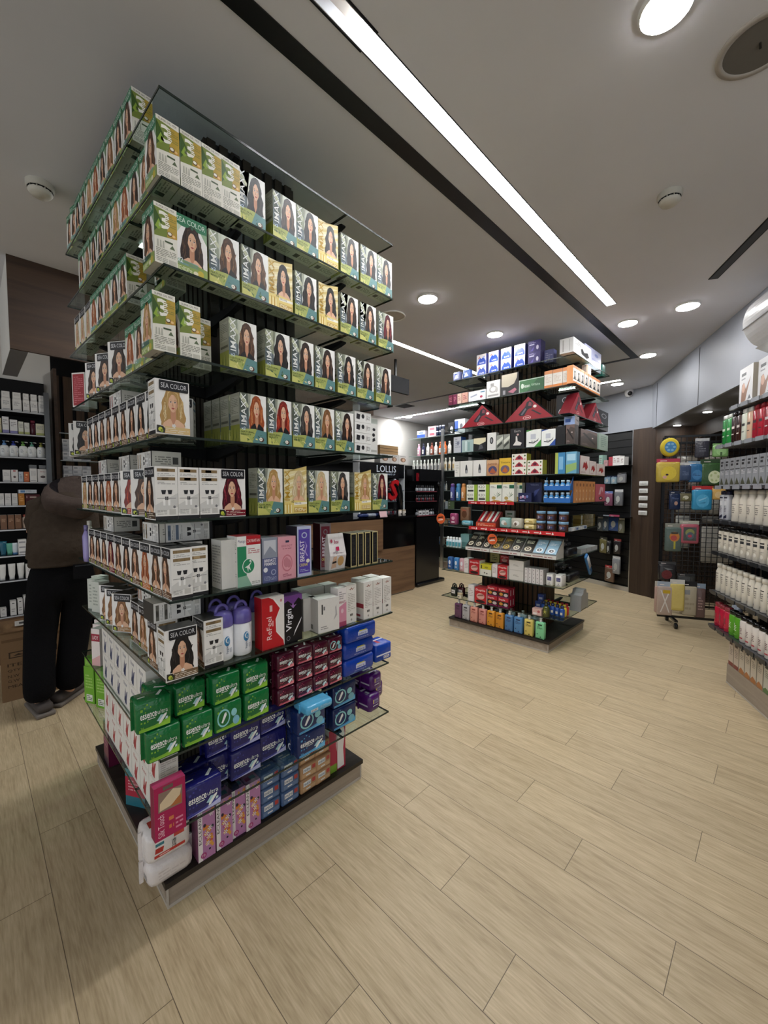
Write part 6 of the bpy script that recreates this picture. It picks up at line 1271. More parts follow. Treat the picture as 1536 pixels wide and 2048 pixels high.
def pump(body, head):
    pr = [(.026, 0), (.029, .004), (.03, .07), (.025, .09), (.011, .097)]
    mb = MB(); mb.lathe(pr, '#dfe1e0', 'gloss', 18, sy=.7); curved_label(mb, pr, .01, .085, 1.7, [('p', [(.45, .2), (.95, .4), (.95, .95), (.7, .9)], body), ('+',), ('l', .12, .3, .5, .8, 4, '#8a8f94', 2)], 1, .7)
    c = MB(); c.lathe([(.012, .097), (.013, .099), (.013, .112), (.005, .113), (.005, .125), (.012, .126), (.012, .132), (.0005, .133)], head, 'gloss', 14); c.tube([(0, 0, .129), (.026, 0, .129), (.03, 0, .124)], .004, '#e4e4e4', 'gloss', 6)
    return Proto('pump_bottle', 'bottle', mb.mesh('pump_bottle'), [('pump', c.mesh('pump'))])
for (a, b), (c, h), l in zip(((1, 18), (19, 37), (38, 56), (57, 72), (74, 92)), (('#6a94c4', '#5f8cc0'), ('#3a4aa0', '#2f3f98'), ('#7fae5a', '#6fa050'), ('#8ab49a', '#5f9a86'), ('#b9b45a', '#9a9a4a')), ('light blue', 'deep blue', 'leaf green', 'sea green', 'olive yellow')): LP(2, a, b, pump(c, h), 'white pump bottle with %s pump' % l)
for a, b, h, art, l in ((6, 22, .098, WHT(3), 'white box, first in the row'), (22.5, 37, .1, [bg('#dad8d6'), ('+',), ('e', .5, .4, .2, .1, '#6a5a5a'), ('r', .3, .85, .7, .95, '#b04a50')], 'white box with a red cap mark'), (37.5, 47.5, .085, [bg('#b9c2cc'), ('+',), ('l', .2, .3, .8, .8, 3, '#7f8c9a', 2)], 'grey-blue box'), (48, 59.5, .085, [bg('#c46a40'), ('+',), ('e', .5, .7, .2, .08, '#e8c890'), ('l', .2, .2, .8, .5, 2, '#e0a88a', 2)], 'orange box'), (60, 75, .115, WHT(6), 'tall white box'), (75.5, 97, .112, [bg('#d8d6d3'), ('+',), ('T', 'FINO', .25, .75, .75, .85, '#a05a5a'), ('e', .5, .4, .25, .1, '#5a5050')], 'wide white box at the upright')): LB(3, a, b, h, art, '#c2c0bd', l)
for j, (a, b) in enumerate(((60, 75), (79, 93))): LB(3, a, b, .03, '#6d7073', '#5f6265', 'thin grey box lying on top, '+('first', 'second')[j], dz=.1155)
for j, (a, b) in enumerate(((-4, 9), (10, 23), (24, 36))): LB(4, a, b, .1, WHT(j), '#c4c3c0', 'white box, %s from the outer end' % ORD[j], group='white boxes on the fifth medicine shelf')
LB(4, 37, 50, .098, [bg('#b8782c'), ('+',), ('l', .2, .3, .8, .8, 3, '#e0b070', 2)], '#a06824', 'ochre box')
for r in range(2): LB(4, 51, 81, .045, [bg('#4a161c'), ('+',), ('r', .3, .35, .75, .6, '#b9a49a'), ('e', .1, .5, .03, .2, '#c9b0a8')], '#3a1016', 'flat maroon box, '+('lower', 'upper')[r], dz=.0455*r)
LB(4, 38, 75, .03, [bg('#c9d0d8'), ('+',), ('r', .1, .2, .35, .8, '#5a84b4'), ('l', .4, .2, .9, .8, 2, '#8a929a', 2)], '#b0b8c0', 'long pale box lying over the ochre and maroon ones', dz=.101)
for j, (a, b) in enumerate(((1, 15), (16, 30), (30.5, 44))): LB(5, a, b, .12, [bg('#6a4a34'), ('+',), ('l', .2, .5, .8, .75, 3, '#a88a70', j)], '#54382a', 'brown box, %s of three' % ORD[j])
PB = bottle('lotion_bottle', 'bottle', [(.018, 0), (.021, .004), (.022, .05), (.02, .09), (.013, .1)], [(.014, .1), (.015, .102), (.015, .118), (.0005, .119)], bcol='#c2ae9c', ccol='#9a5044', n=16, label=(.03, .075, 1.5, [('l', .1, .2, .9, .8, 3, '#8a7464', 2)]))
for j, (a, b) in enumerate(((46, 56), (58, 72))): LP(5, a, b, PB, 'pale bottle with red-brown cap, '+('first', 'second')[j], group='pale bottles with red-brown caps')
LP(5, 73, 83, bottle('lotion_bottle', 'bottle', [(.02, 0), (.022, .003), (.022, .12), (.016, .13)], [(.018, .13), (.02, .132), (.02, .145), (.0005, .146)], bcol='#d8d8d4', ccol='#c9c9c4', n=16), 'plain white bottle')
def tubep(c, cap, h=.12): return bottle('cream_tube', 'tube', [(.014, .0), (.016, .002), (.016, .02), (.021, .05), (.023, h*.8), (.024, h)], [(.0145, -.0), (.0165, -.0), (.0165, .018), (.0145, .02)], bcol=c, ccol=cap, n=16, sy=.6)
for a, b, P, l in ((1, 13, tubep('#1f5a70', '#16465a'), 'deep teal tube'), (15, 25, tubep('#5aa08a', '#3f7f6a', .1), 'sea-green tube'), (26, 36, tubep('#c9d4dc', '#4a78a8', .1), 'white tube with blue cap')): LP(6, a, b, P, l)
for r in range(3): LB(6, 37, 54, .042, [bg('#d4d2cf'), ('+',), ('r', .1, .3, .9, .6, '#8d8d90')], '#bab8b5', 'flat white box, %s of the stack' % ('bottom', 'middle', 'top')[r], dz=.0425*r)
LB(6, 56, 65, .08, '#a89468', '#8f7c54', 'tan box'); LB(6, 66, 78, .1, WHT(4), '#c0beb8', 'white box beside the tan one')
for j, (a, b) in enumerate(((-2, 13), (16, 33), (35, 50))): LP(7, a, b, tubep('#d9d8d4', '#c4c4c2', .135), 'white standing tube, %s of three' % ORD[j], group='white standing tubes')
LB(7, 52, 68, .12, [bg('#d8d6d2'), ('+',), ('e', .5, .55, .25, .12, '#a9a6a4'), ('+',), ('e', .5, .55, .18, .08, '#d8d6d2')], '#c0beb8', 'white box with an oval')
for a, b, h, c, l in ((1, 14, .07, '#d0cecb', 'low white box'), (21, 34, .12, '#dad8d4', 'white box with a slot, first'), (36, 47, .13, '#dcdad6', 'white box with a slot, second'), (48, 59, .15, '#dddbd7', 'white box with a slot, tallest'), (60, 72, .12, '#6a3a24', 'dark brown box')): LB(8, a, b, h, [bg(c), ('+',), ('r', .3, .8, .7, .86, '#4a4a4c'), ('l', .2, .2, .8, .5, 2, '#9a9a98', a)], '#bcbab5', l)
# grey cartons stacked in the niche beside the upright
t = tag(empty('niche_shelf', (.605, 4.72, 0)), 'glass shelves in the slatted niche beside the medicine wall', 'niche shelf')
for z in (1.3, 1.735, 1.985): m = MB(); m.box(0, 0, z-.012, .5, .3, z, '#ffffff', 'glass'); m.box(0, -.001, z-.01, .5, .001, z-.002, '#9aa0a0', 'print'); link('glass_shelf', m.mesh('glass_shelf'), t)
GC = [cached(('gc', i), lambda c=c: Proto('small_carton', 'box', carton(.068, .038, .09, [bg(c), ('+',), ('r', .1, .3, .5, .7, '#8f9296'), ('r', .6, .2, .9, .8, '#b9bcc0')], c).mesh('small_carton'))) for i, c in enumerate(('#b4b6ba', '#c9c9ca', '#a3a6ad'))]
for (z, n, nm) in ((1.735, 5, 'upper'), (1.3, 10, 'lower')):
    for r in range(n):
        for q in range(3): GC[(q+r) % 3].put((.66+q*.071+random.uniform(-.001, .001), 4.74, z+.0005+r*.0385), radians(random.uniform(-.6, .6)), 'small grey carton, %s column, %s layer from below, %s niche shelf' % (ORD[q], ORD[r], nm), 'small grey cartons in the niche')
# ---- person seen from behind
def skinmesh(name, pts, edges, radii, mat, col, parent, sub=2, root=0):
    me = bpy.data.meshes.new(name); me.from_pydata([Vector(p) for p in pts], edges, []); o = link(name, me, parent)
    me.materials.append(MATS[mat])
    mo = o.modifiers.new('skin', 'SKIN'); mo.use_smooth_shade = True
    for i, r in enumerate(radii):
        sv = me.skin_vertices[0].data[i]; sv.radius = r if isinstance(r, tuple) else (r, r); sv.use_root = i == root
    s = o.modifiers.new('sub', 'SUBSURF'); s.levels = sub; s.render_levels = sub
    # bake the modifiers into a plain mesh carrying its own colour layer
    dg = bpy.context.evaluated_depsgraph_get(); ev = o.evaluated_get(dg); nm = bpy.data.meshes.new_from_object(ev)
    o.modifiers.clear(); o.data = nm; nm.name = name
    if not nm.materials: nm.materials.append(MATS[mat])
    at = nm.color_attributes.new('col', 'FLOAT_COLOR', 'CORNER'); at.data.foreach_set('color', list(lin(col))*len(at.data))
    for p in nm.polygons: p.use_smooth = True
    return o
PX, PY = .415, 3.5
per = empty('person', (PX, PY, 0)); tag(per, 'person in dark hooded top, black trousers and grey shoes, seen from behind, reaching into shelf', 'person')
b = []; e = []; r = []
def node(p, rad, par=None):
    b.append(p); r.append(rad)
    if par is not None: e.append((par, len(b)-1))
    return len(b)-1
pel = node((.02, 0, .93), (.11, .08)); ab = node((.03, .01, 1.08), (.1, .07), pel); ch = node((.045, .02, 1.26), (.13, .09), ab); nk0 = node((.06, .04, 1.40), (.1, .08), ch)
nk = node((.11, .1, 1.415), .05, nk0); hd = node((.2, .22, 1.42), (.07, .08), nk); tp = node((.26, .29, 1.44), (.072, .08), hd); node((.28, .315, 1.455), .05, tp)
node((.25, .33, 1.38), .012, hd)       # nose
for s in (-1, 1): node((.22+s*.08, .24, 1.43), (.012, .022), hd)   # ears
arms = {}
for s in (-1, 1):
    sh = node((.065+s*.14, .03, 1.37), (.055, .05), nk0); el = node((.075+s*.13, .13, 1.15), .04, sh); wr = node((.06+s*.14, .34, 1.17), .028, el); pa = node((.06+s*.145, .40, 1.175), (.034, .016), wr)
    for k in range(4):
        o = (k-1.5)*.019; f1 = node((.06+s*.145+o, .448-abs(k-1.2)*.004, 1.172), .009, pa); f2 = node((.06+s*.145+o*1.05, .478-abs(k-1.2)*.006, 1.16), .008, f1); node((.06+s*.145+o*1.05, .49-abs(k-1.2)*.008, 1.142), .007, f2)
    th = node((.06+s*.145-s*.038, .40, 1.168), .011, pa); node((.06+s*.145-s*.05, .43, 1.158), .009, th)
lg = []
for s, fx, fy in ((-1, -.13, -.10), (1, .03, -.03)):
    hp = node((.02+s*.075, 0, .84), (.08, .085), pel); kn = node((.5*(.02+s*.085+fx), .03, .49), .062, hp); an = node((fx, fy+.0, .09), .04, kn); node((fx+.0, fy+.14, .04), (.04, .03), an); lg.append((fx, fy))
skinmesh('body', b, e, r, 'matte', '#c49a80', per)
m = MB(); n = 26; rings = []
for z, cx_0, cy_0, rx, ry in ((1.02, .03, 0, .15, .1), (.955, .03, 0, .178, .122), (.95, .03, 0, .186, .13), (.962, .03, 0, .19, .135), (1.0, .032, 0, .186, .132), (1.012, .033, 0, .198, .142), (1.1, .038, .0, .2, .148), (1.2, .046, .005, .194, .142), (1.3, .056, .015, .184, .132), (1.36, .062, .025, .168, .118), (1.405, .068, .035, .13, .095), (1.44, .075, .05, .085, .07), (1.45, .08, .055, .05, .045)):
    rings.append([(cx_0+rx*cos(2*pi*k/n)*(1+.018*sin(5*2*pi*k/n+z*23)), cy_0+ry*sin(2*pi*k/n)*(1+.03*sin(4*2*pi*k/n+z*31)), z) for k in range(n)])
m.poly([p for rg in rings for p in rg], [(q*n+k, q*n+(k+1) % n, (q+1)*n+(k+1) % n, (q+1)*n+k) for q in range(len(rings)-1) for k in range(n)]+[tuple((len(rings)-1)*n+k for k in range(n))], '#40372f', 'knit', True)
for s in (-1, 1): m.tube([(.068+s*.1, .03, 1.375), (.068+s*.15, .035, 1.345), (.07+s*.165, .07, 1.25), (.075+s*.15, .14, 1.14), (.07+s*.14, .22, 1.145), (.065+s*.138, .345, 1.172)], [.06, .074, .068, .062, .054, .042], '#40372f', 'knit', 14)
link('hooded_top', m.mesh('hooded_top'), per)
hm = MB(); hm.lathe([(.0005, -.05), (.07, -.045), (.1, .0), (.108, .07), (.09, .13), (.05, .165), (.0005, .17)], '#1b1512', 'knit', 20, Matrix.Translation((.2, .225, 1.385)) @ Matrix.Rotation(radians(-35), 4, 'X'), cap=False); link('hair', hm.mesh('hair'), per)
# the hood lying on the shoulders: an open, slumped pouch
m = MB(); n = 22; rings = []
for (z, y, rx, ry, fx) in ((1.30, -.10, .10, .03, .07), (1.335, -.125, .145, .055, .07), (1.385, -.12, .165, .085, .075), (1.43, -.085, .165, .11, .08), (1.465, -.045, .15, .115, .085), (1.48, -.02, .125, .1, .09), (1.455, -.015, .1, .08, .095), (1.41, -.01, .07, .05, .098)):
    rings.append([(fx+rx*cos(2*pi*k/n), y+ry*sin(2*pi*k/n)+(.012*cos(3*2*pi*k/n)), z+(.03+.045*max(0, (z-1.4)/.08))*sin(2*pi*k/n)+.012*sin(4*pi*k/n)) for k in range(n)])
v = [p for rg in rings for p in rg]; f = []; cl = []
for i in range(len(rings)-1):
    for k in range(n): f.append((i*n+k, i*n+(k+1) % n, (i+1)*n+(k+1) % n, (i+1)*n+k)); cl.append('#463c37' if i < 5 else '#141114')
f.append(tuple((len(rings)-1)*n+k for k in range(n))); cl.append('#100e10')
m.poly(v, f, cl, 'knit', True); link('hood', m.mesh('hood'), per)
tb_ = [(.02, 0, 1.06), (.02, 0, .92)]; tr = [(.16, .115), (.17, .13)]; te = [(0, 1)]
for s, (fx, fy) in zip((-1, 1), lg):
    i = len(tb_); tb_ += [(.02+s*.095, -.005, .78), (.5*(.02+s*.09+fx)+s*.01, .01, .48), (fx+s*.005, fy+.0, .2), (fx, fy, .075)]; tr += [(.105, .115), (.088, .095), (.084, .09), (.088, .095)]; te += [(1, i), (i, i+1), (i+1, i+2), (i+2, i+3)]
skinmesh('trousers', tb_, te, tr, 'cloth', '#0e0e10', per)
m = MB(); m.box(.06, -.137, .86, .17, -.13, .96, '#121214', 'cloth'); m.box(.07, -.139, .945, .165, -.136, .952, '#3a3c40', 'cloth'); link('back_pocket', m.mesh('back_pocket'), per)
for s, (fx, fy) in zip((-1, 1), lg):
    m = MB(); M = Matrix.Translation((fx, fy+.06, 0)) @ Matrix.Rotation(radians(-24*s-20 if s > 0 else 8), 4, 'Z')
    m.rbox(-.046, -.13, .022, .046, .15, .085, .03, '#4a4441', 'matte', 3, M); link('shoe', m.mesh('shoe'), per)
    so = MB(); so.rbox(-.05, -.137, 0, .05, .157, .026, .009, '#6d6660', 'matte', 2, M); link('shoe_sole', so.mesh('shoe_sole'), per)
# ---- big brown carton on the floor
m = MB(); w_, d_, h_ = .42, .36, .48
m.box(-w_/2, 0, 0, w_/2, d_, h_, '#7d6348', 'board'); fs = faces(m, w_, h_, d_, 'board')
fs['front'].draw([('r', 0, .98, 1, 1, '#6a523a'), ('+',), ('T', 'ITEM NO.RZY', .08, .5, .94, .545, '#3a2e22', 0, .01), ('T', 'QTY', .08, .42, .24, .46, '#3a2e22', 0, .01), ('T', '6', .62, .42, .68, .46, '#3a2e22', 0, .01), ('T', 'N.W', .08, .34, .22, .38, '#3a2e22'), ('T', 'G.W', .08, .27, .22, .31, '#3a2e22'), ('T', 'MEAS', .08, .19, .3, .23, '#3a2e22'), ('T', '58', .62, .2, .74, .23, '#3a2e22'),
    ('r', .1, .62, .34, .71, '#43362a'), ('r', .54, .62, .6, .71, '#3a2e22'), ('r', .66, .62, .72, .71, '#3a2e22'), ('+',), ('r', .12, .635, .32, .695, '#7d6348'), ('p', [(.15, .65), (.22, .68), (.3, .65)], '#43362a'), ('r', .02, .86, .98, .9, '#6a523a')])
fs['left'].draw([('l', .1, .2, .9, .6, 4, '#5a4632', 2)])
m.poly([(-w_/2, 0, h_), (0, -.02, h_+.006), (0, d_, h_+.004), (-w_/2, d_, h_)], [(0,1,2,3)], '#86694c', 'board')
CB = Proto('cardboard_box', 'box', m.mesh('cardboard_box'), [])
f2 = MB(); f2.poly([(-w_/2+.02, .01, h_+.003), (w_/2-.01, .015, h_+.003), (w_/2-.01, d_*.48, h_+.02), (-w_/2+.02, d_*.48, h_+.02), (-w_/2+.02, .012, h_+.001), (w_/2-.01, .017, h_+.001), (w_/2-.01, d_*.48, h_+.017), (-w_/2+.02, d_*.48, h_+.017)], [(0,1,2,3), (7,6,5,4), (0,4,5,1), (1,5,6,2), (2,6,7,3), (3,7,4,0)], '#8a6d4e', 'board')
f3 = MB(); f3.box(-.13, .06, h_+.0225, .1, .2, h_+.024, '#d4d0c8', 'print', None); F = Face(f3, (-.13, .06, h_+.024), (1,0,0), (0,1,0), (0,0,1), .23, .14); F.draw([('r', .1, .3, .35, .7, '#3a3a3a'), ('r', .5, .35, .85, .7, '#4a4a4a')])
CB.parts = [('flap', f2.mesh('flap')), ('paper_label', f3.mesh('paper_label'))]
CB.put((.325, 3.75, 0), radians(-3), 'big brown cardboard carton with black printing, on the floor beside the person')
# ---- cash desk
def cx_(px, y, z): return bis(lambda x: (x, y, z), px, 0, 8)
t = tag(empty('cash_desk', (2.8, 3.83, 0)), 'long cash desk with wood panels and a glossy black upper front', 'counter')
m = MB(); m.box(-1.9, 0, .02, 1.76, .6, .66, '#ffffff', 'wood_counter'); link('wood_front', m.mesh('wood_front'), t)
m = MB(); m.box(-1.9, .02, 0, 1.755, .58, .02, '#ffffff', 'edge_white'); link('toe_strip', m.mesh('toe_strip'), t)
xw = cx_(763, 3.83, .9)-2.8
m = MB(); m.box(-1.9, -.03, .66, xw, .6, 1.074, '#ffffff', 'wood_counter'); link('raised_panel', m.mesh('raised_panel'), t)
m = MB(); m.box(xw, .01, .66, 1.75, .59, 1.075, '#ffffff', 'black_gloss'); link('black_front', m.mesh('black_front'), t)
m = MB(); m.box(-1.9, -.03, 1.075, 1.77, .62, 1.1, '#ffffff', 'black_gloss'); link('desk_top', m.mesh('desk_top'), t)
# black make-up display with white lettering
x0, x1 = cx_(719, 4.1, 1.7), cx_(811, 4.1, 1.7)-.03; zc = 1.1005
t = tag(empty('cosmetics_display', ((x0+x1)/2, 4.1, zc)), 'black cosmetics display with a white-lettered header on the cash desk', 'display')
w2 = (x1-x0)/2
m = MB(); m.box(-w2, 0, .54, w2, .12, .74, '#0c0d12', 'gloss'); F = Face(m, (-w2, 0, .54), (1,0,0), (0,0,1), (0,-1,0), 2*w2, .2); F.l = 2; F.T('LOLLIS', .36, .4, .8, .88, '#dfe8f4', 0, .01); F.T('BEAUTY MAKE UP', .37, .2, .78, .32, '#b9cbe4', 0, .005); link('header', m.mesh('header'), t)
for s in (-1, 1): m = MB(); m.box(s*w2-.012, .0, 0, s*w2+.012, .12, .74, '#d4d8de', 'gloss'); link('side_panel', m.mesh('side_panel'), t)
m = MB(); m.box(-w2, .1, 0, w2, .12, .54, '#16171c', 'gloss'); link('back_panel', m.mesh('back_panel'), t)
for z in (.02, .2, .36): m = MB(); m.box(-w2, .0, z-.012, w2, .1, z, '#5a6a74', 'gloss'); link('shelf', m.mesh('shelf'), t)
lip = [(.008, 0), (.009, .002), (.009, .04), (.006, .045)]
LIPS = {c: bottle('nail_polish', 'cosmetic', [(.012, 0), (.014, .002), (.014, .03), (.007, .036)], [(.007, .036), (.008, .037), (.008, .07), (.0005, .071)], bcol=c, ccol='#1a1a1c', n=12) for c in ('#8a2030', '#b9c4cc', '#c98a94', '#5a5a6a')}
for r, z in enumerate((.02, .2, .36)):
    for q in range(8): LIPS[list(LIPS)[(q+r) % 4]].put(((x0+x1)/2+w2*(.15+.1*q), 4.14, zc+z+.0005), 0, 'small polish bottle, %s from the middle, %s row of the black cosmetics display' % (ORD[q], ('bottom', 'middle', 'top')[r]), 'polish bottles in the black cosmetics display')
# boxes above it, on a ledge at the wall
t = tag(empty('wall_ledge', (4.2, 4.9, 0)), 'dark ledge above the cosmetics display carrying a crate and picture boxes', 'ledge')
m = MB(); m.box(-.9, 0, 1.9, 1.2, .3, 1.93, '#1a1a1c', 'print'); link('board', m.mesh('board'), t)
m = MB(); m.box(-.9, .3, 0, 1.2, .33, 1.93, '#1a1a1c', 'print'); link('panel', m.mesh('panel'), t)
def ledge(px0, px1, h, art, sc, label, name='carton', y=4.95, dz=0, mat=None):
    a, c = cx_(px0, y, 1.93), cx_(px1, y, 1.93); Proto(name, 'box', carton(c-a-.004, h, .14, art, sc).mesh(name)).put(((a+c)/2, y, 1.9305+dz), 0, label)
LAD = lambda s: [bg('#d8d4d0'), ('+',), ('e', .5, .5, .3, .25, '#8a6a54', 12), ('+',), ('e', .55, .5, .15, .17, '#d8b49a', 12), ('r', .2, .85, .8, .9, '#6a6a6c')]
for j, (a, c) in enumerate(((760, 780), (780, 797), (797, 815))): ledge(a, c, .16, LAD(j), '#c4c0bc', 'white picture box, %s of three on the ledge' % ORD[j])
m = MB(); a, c = cx_(760, 4.95, 2.1), cx_(796, 4.95, 2.1); w3 = (c-a)/2
m.box(-w3, 0, 0, w3, .15, .15, '#ffffff', 'crate')
for z in (.05, .1): m.box(-w3-.001, -.003, z-.003, w3+.001, 0, z+.003, '#5a4226', 'print')
Proto('wooden_crate', 'crate', m.mesh('wooden_crate')).put(((a+c)/2, 4.95, 2.0915), 0, 'small pale wooden crate standing on the picture boxes')
# red S sign, leaning pad and tubes on the desk
t = tag(empty('letter_stand', (cx_(787, 3.92, 1.3), 3.92, 1.1005)), 'black curved display stand with a big red letter S on the cash desk', 'display stand')
m = MB(); m.box(-.16, 0, 0, .18, .14, .02, '#0c0c0e', 'gloss'); link('foot', m.mesh('foot'), t)
m = MB(); m.tube([(.2, .06, .02), (.2, .06, .3), (.17, .06, .42), (.08, .06, .49), (-.05, .06, .46)], [.045, .045, .045, .04, .035], '#0d0d10', 'gloss', 10); link('arch', m.mesh('arch'), t)
m = MB(); v, f, w_, h_ = glyphs('S', .05); k = .29/h_; q = [(x*k-.1+y*k*.22, .0, y*k+.22) for x, y in v]; q2 = [(x, .035, z) for x, _, z in q]
m.poly(q, f, '#a8161c', 'gloss'); m.poly(q2, f, '#6a0e12', 'gloss')
from collections import Counter
ec = Counter(tuple(sorted((a_, b_))) for ff in f for a_, b_ in zip(ff, ff[1:]+ff[:1]))
for (a_, b_), cnt in ec.items():
    if cnt == 1: m.face([q[a_], q[b_], q2[b_], q2[a_]], '#7d1014', 'gloss')
link('letter', m.mesh('letter'), t)
gxx = cx_(776, 3.92, 1.1)
tag(link('leaning_card', (lambda m: (m.poly([(-.07, 0, 0), (.07, 0, 0), (.07, .06, .17), (-.07, .06, .17), (-.07, .004, -.0), (.07, .004, 0), (.07, .064, .17), (-.07, .064, .17)], [(0,1,2,3), (7,6,5,4), (0,3,7,4), (1,5,6,2), (3,2,6,7), (0,4,5,1)], '#d0a8ac', 'print'), m.mesh('leaning_card'))[1])(MB()), None, (gxx-.12, 3.88, 1.1005)), 'pink card leaning back on the cash desk', 'card')
for j in range(2):
    P = cached('deskpot', lambda: bottle('make_up_jar', 'cosmetic', [(.022, 0), (.026, .003), (.026, .06), (.02, .068)], [(.024, .068), (.025, .07), (.025, .085), (.0005, .086)], bcol='#d6d0c8', ccol='#b9a890', n=16, label=(.01, .055, 1.5, [('r', .2, .2, .8, .6, '#2a2a2c')])))
    P.put((cx_(800+j*8, 3.86, 1.1), 3.86, 1.1005), 0, 'small white jar with dark label on the cash desk, '+('first', 'second')[j], 'small white jars on the cash desk')
# blue and silver bows on the raised panel
m = MB(); rn = random.Random(3)
for q in range(5): m.rbox(-.05, -.03, 0, .05, .03, .05, .02, rn.choice(('#1c2c5a', '#2a4a7a', '#8d94a0')), 'film', 2, Matrix.Translation((q*.07, 0, .0)) @ Matrix.Rotation(rn.uniform(-.4, .4), 4, 'Z'))
tag(link('gift_bow', m.mesh('gift_bow'), None, (cx_(722, 3.95, 1.1), 3.95, 1.1005)), 'cluster of shiny blue bows on the wooden part of cash desk', 'bow')
# ---- tall black make-up cabinet
xa, xb = 4.72, 5.26
t = tag(empty('makeup_cabinet', (5.0, 3.9, 0)), 'tall black make-up cabinet with arched frame standing beyond the cash desk', 'cabinet')
m = MB(); m.rbox(-.32, -.03, 0, .36, .42, .05, .01, '#101012', 'gloss', 2); link('foot', m.mesh('foot'), t)
m = MB(); m.box(-.3, .02, .05, .27, .38, 1.05, '#0d0d0f', 'gloss'); link('cupboard', m.mesh('cupboard'), t)
m = MB(); m.box(.2, -.0, 1.05, .27, .38, 1.78, '#0d0d0f', 'gloss'); m.box(-.3, .3, 1.05, .2, .38, 1.78, '#131315', 'gloss'); link('frame', m.mesh('frame'), t)
m = MB(); m.box(-.27, -.02, 1.6, .27, .3, 1.78, '#101013', 'gloss'); link('header', m.mesh('header'), t)
m = MB(); m.tube([(.2, -.01, 1.06), (.235, -.01, 1.3), (.235, -.01, 1.52), (.18, -.01, 1.59)], .018, '#1d1d20', 'gloss', 8); link('arch', m.mesh('arch'), t)
for z in (1.08, 1.3, 1.45): m = MB(); m.box(-.3, .02, z-.015, .2, .3, z, '#1c1c20', 'gloss'); m.box(-.3, .018, z-.014, .2, .02, z-.002, '#7a3a44', 'print'); link('shelf', m.mesh('shelf'), t)
m = MB(); m.box(-.32, .0, 1.6, -.05, .012, 1.72, '#7d121c', 'gloss'); F = Face(m, (-.32, 0, 1.6), (1,0,0), (0,0,1), (0,-1,0), .27, .12); F.l = 2; F.T('MAX', .15, .5, .85, .85, '#a83a44', 0, .02); F.lines(.2, .15, .8, .3, 1, '#e6d0d0', 2); link('red_sign', m.mesh('red_sign'), t)
POL = {c: bottle('nail_polish', 'cosmetic', [(.016, 0), (.019, .003), (.019, .04), (.01, .048)], [(.01, .048), (.012, .05), (.011, .09), (.0005, .091)], bcol=c, ccol='#26262a', n=12) for c in ('#8a8d94', '#5a1a24', '#b9bcc4', '#3a3a44')}
for r, z in enumerate((1.08, 1.3, 1.45)):
    for q in range(9): POL[list(POL)[(q*2+r) % 4]].put((4.74+q*.05, 3.95, z+.0005), 0, 'polish bottle, %s along, %s row of the tall black cabinet' % (ORD[q], ('bottom', 'middle', 'top')[r]), 'polish bottles in the tall black cabinet')
for q in range(3): Proto('sample_box', 'box', carton(.07, .07, .04, [bg('#c9cace'), ('+',), ('r', .2, .3, .8, .6, '#4a4a50')], '#b0b1b5').mesh('sample_box')).put((4.8+q*.085, 3.925, 1.0805), 0, 'white sample box, %s of three in the tall black cabinet' % ORD[q], 'white sample boxes')
# ---- far shelving with mirrored posts
RX = 6.25
t = tag(empty('far_shelving', (RX, 4.0, 0)), 'far shelving with mirrored posts full of shampoo bottles, beyond the rear stand', 'wall shelving')
RZ = [2.49, 2.14, 1.83, 1.46, 1.12, .80, .45]
m = MB(); m.box(.36, -1.1, 0, .4, 1.4, 2.6, '#1a1a1c', 'print'); link('back_panel', m.mesh('back_panel'), t)
for y in (.55, -.05, -.6): m = MB(); m.box(-.06, y-.03, 0, -.03, y+.03, 2.6, '#c9ccd0', 'metal'); link('mirror_post', m.mesh('mirror_post'), t)
m = MB(); m.box(0, -1.1, 0, .36, 1.4, .12, '#ffffff', 'wood_plinth_y'); link('plinth', m.mesh('plinth'), t)
for z in RZ: m = MB(); m.box(-.02, -1.1, z-.012, .36, 1.4, z, '#ffffff', 'glass'); m.box(-.021, -1.1, z-.011, -.019, 1.4, z-.001, '#7f8a88', 'print'); link('glass_shelf', m.mesh('glass_shelf'), t)
FN = ['top', 'second', 'third', 'fourth', 'fifth', 'sixth', 'lowest']
def far(k, px0, px1, P, desc, ins=.06, group=None, dz=0):
    y = (bis(lambda y: (RX+ins, -y, RZ[k]), px0, -5.5, -2)+bis(lambda y: (RX+ins, -y, RZ[k]), px1, -5.5, -2))/2
    P.put((RX+ins, -y, RZ[k]+.0005+dz), -pi/2, '%s, %s shelf of far shelving' % (desc, FN[k]), group)
def fbox(k, px0, px1, h, art, sc, desc, dz=0):
    w = abs(bis(lambda y: (RX+.03, -y, RZ[k]), px1, -5.5, -2)-bis(lambda y: (RX+.03, -y, RZ[k]), px0, -5.5, -2)); far(k, px0, px1, Proto('carton', 'box', carton(w-.006, h, .12, art, sc).mesh('carton')), desc, .03, dz=dz)
def shamp(c, cap, lab='#d8d8d4', h=.2, r=.038): return bottle('shampoo_bottle', 'bottle', [(r*.9, 0), (r, .006), (r, h*.75), (r*.5, h*.92), (r*.45, h)], [(r*.5, h), (r*.55, h+.003), (r*.5, h+.04), (.0005, h+.042)], bcol=c, ccol=cap, n=16, sy=.65, label=(h*.15, h*.65, 1.5, [('r', .15, .1, .85, .9, lab), ('+',), ('l', .2, .4, .8, .8, 3, '#6a6a6a', 2)]))
fbox(0, 834, 850, .14, [bg('#d4d8e4'), ('r', 0, 0, 1, .5, '#2f4f9a'), ('+',), ('r', .2, .6, .8, .8, '#5a74b4')], '#c0c4d0', 'blue and white box at the outer end')
for r in range(2): fbox(0, 856, 872, .1, [bg('#d4a8ac'), ('+',), ('r', .2, .3, .8, .7, '#b05a68')], '#c09498', 'pink and white box, '+TWO[r], dz=.1005*r)
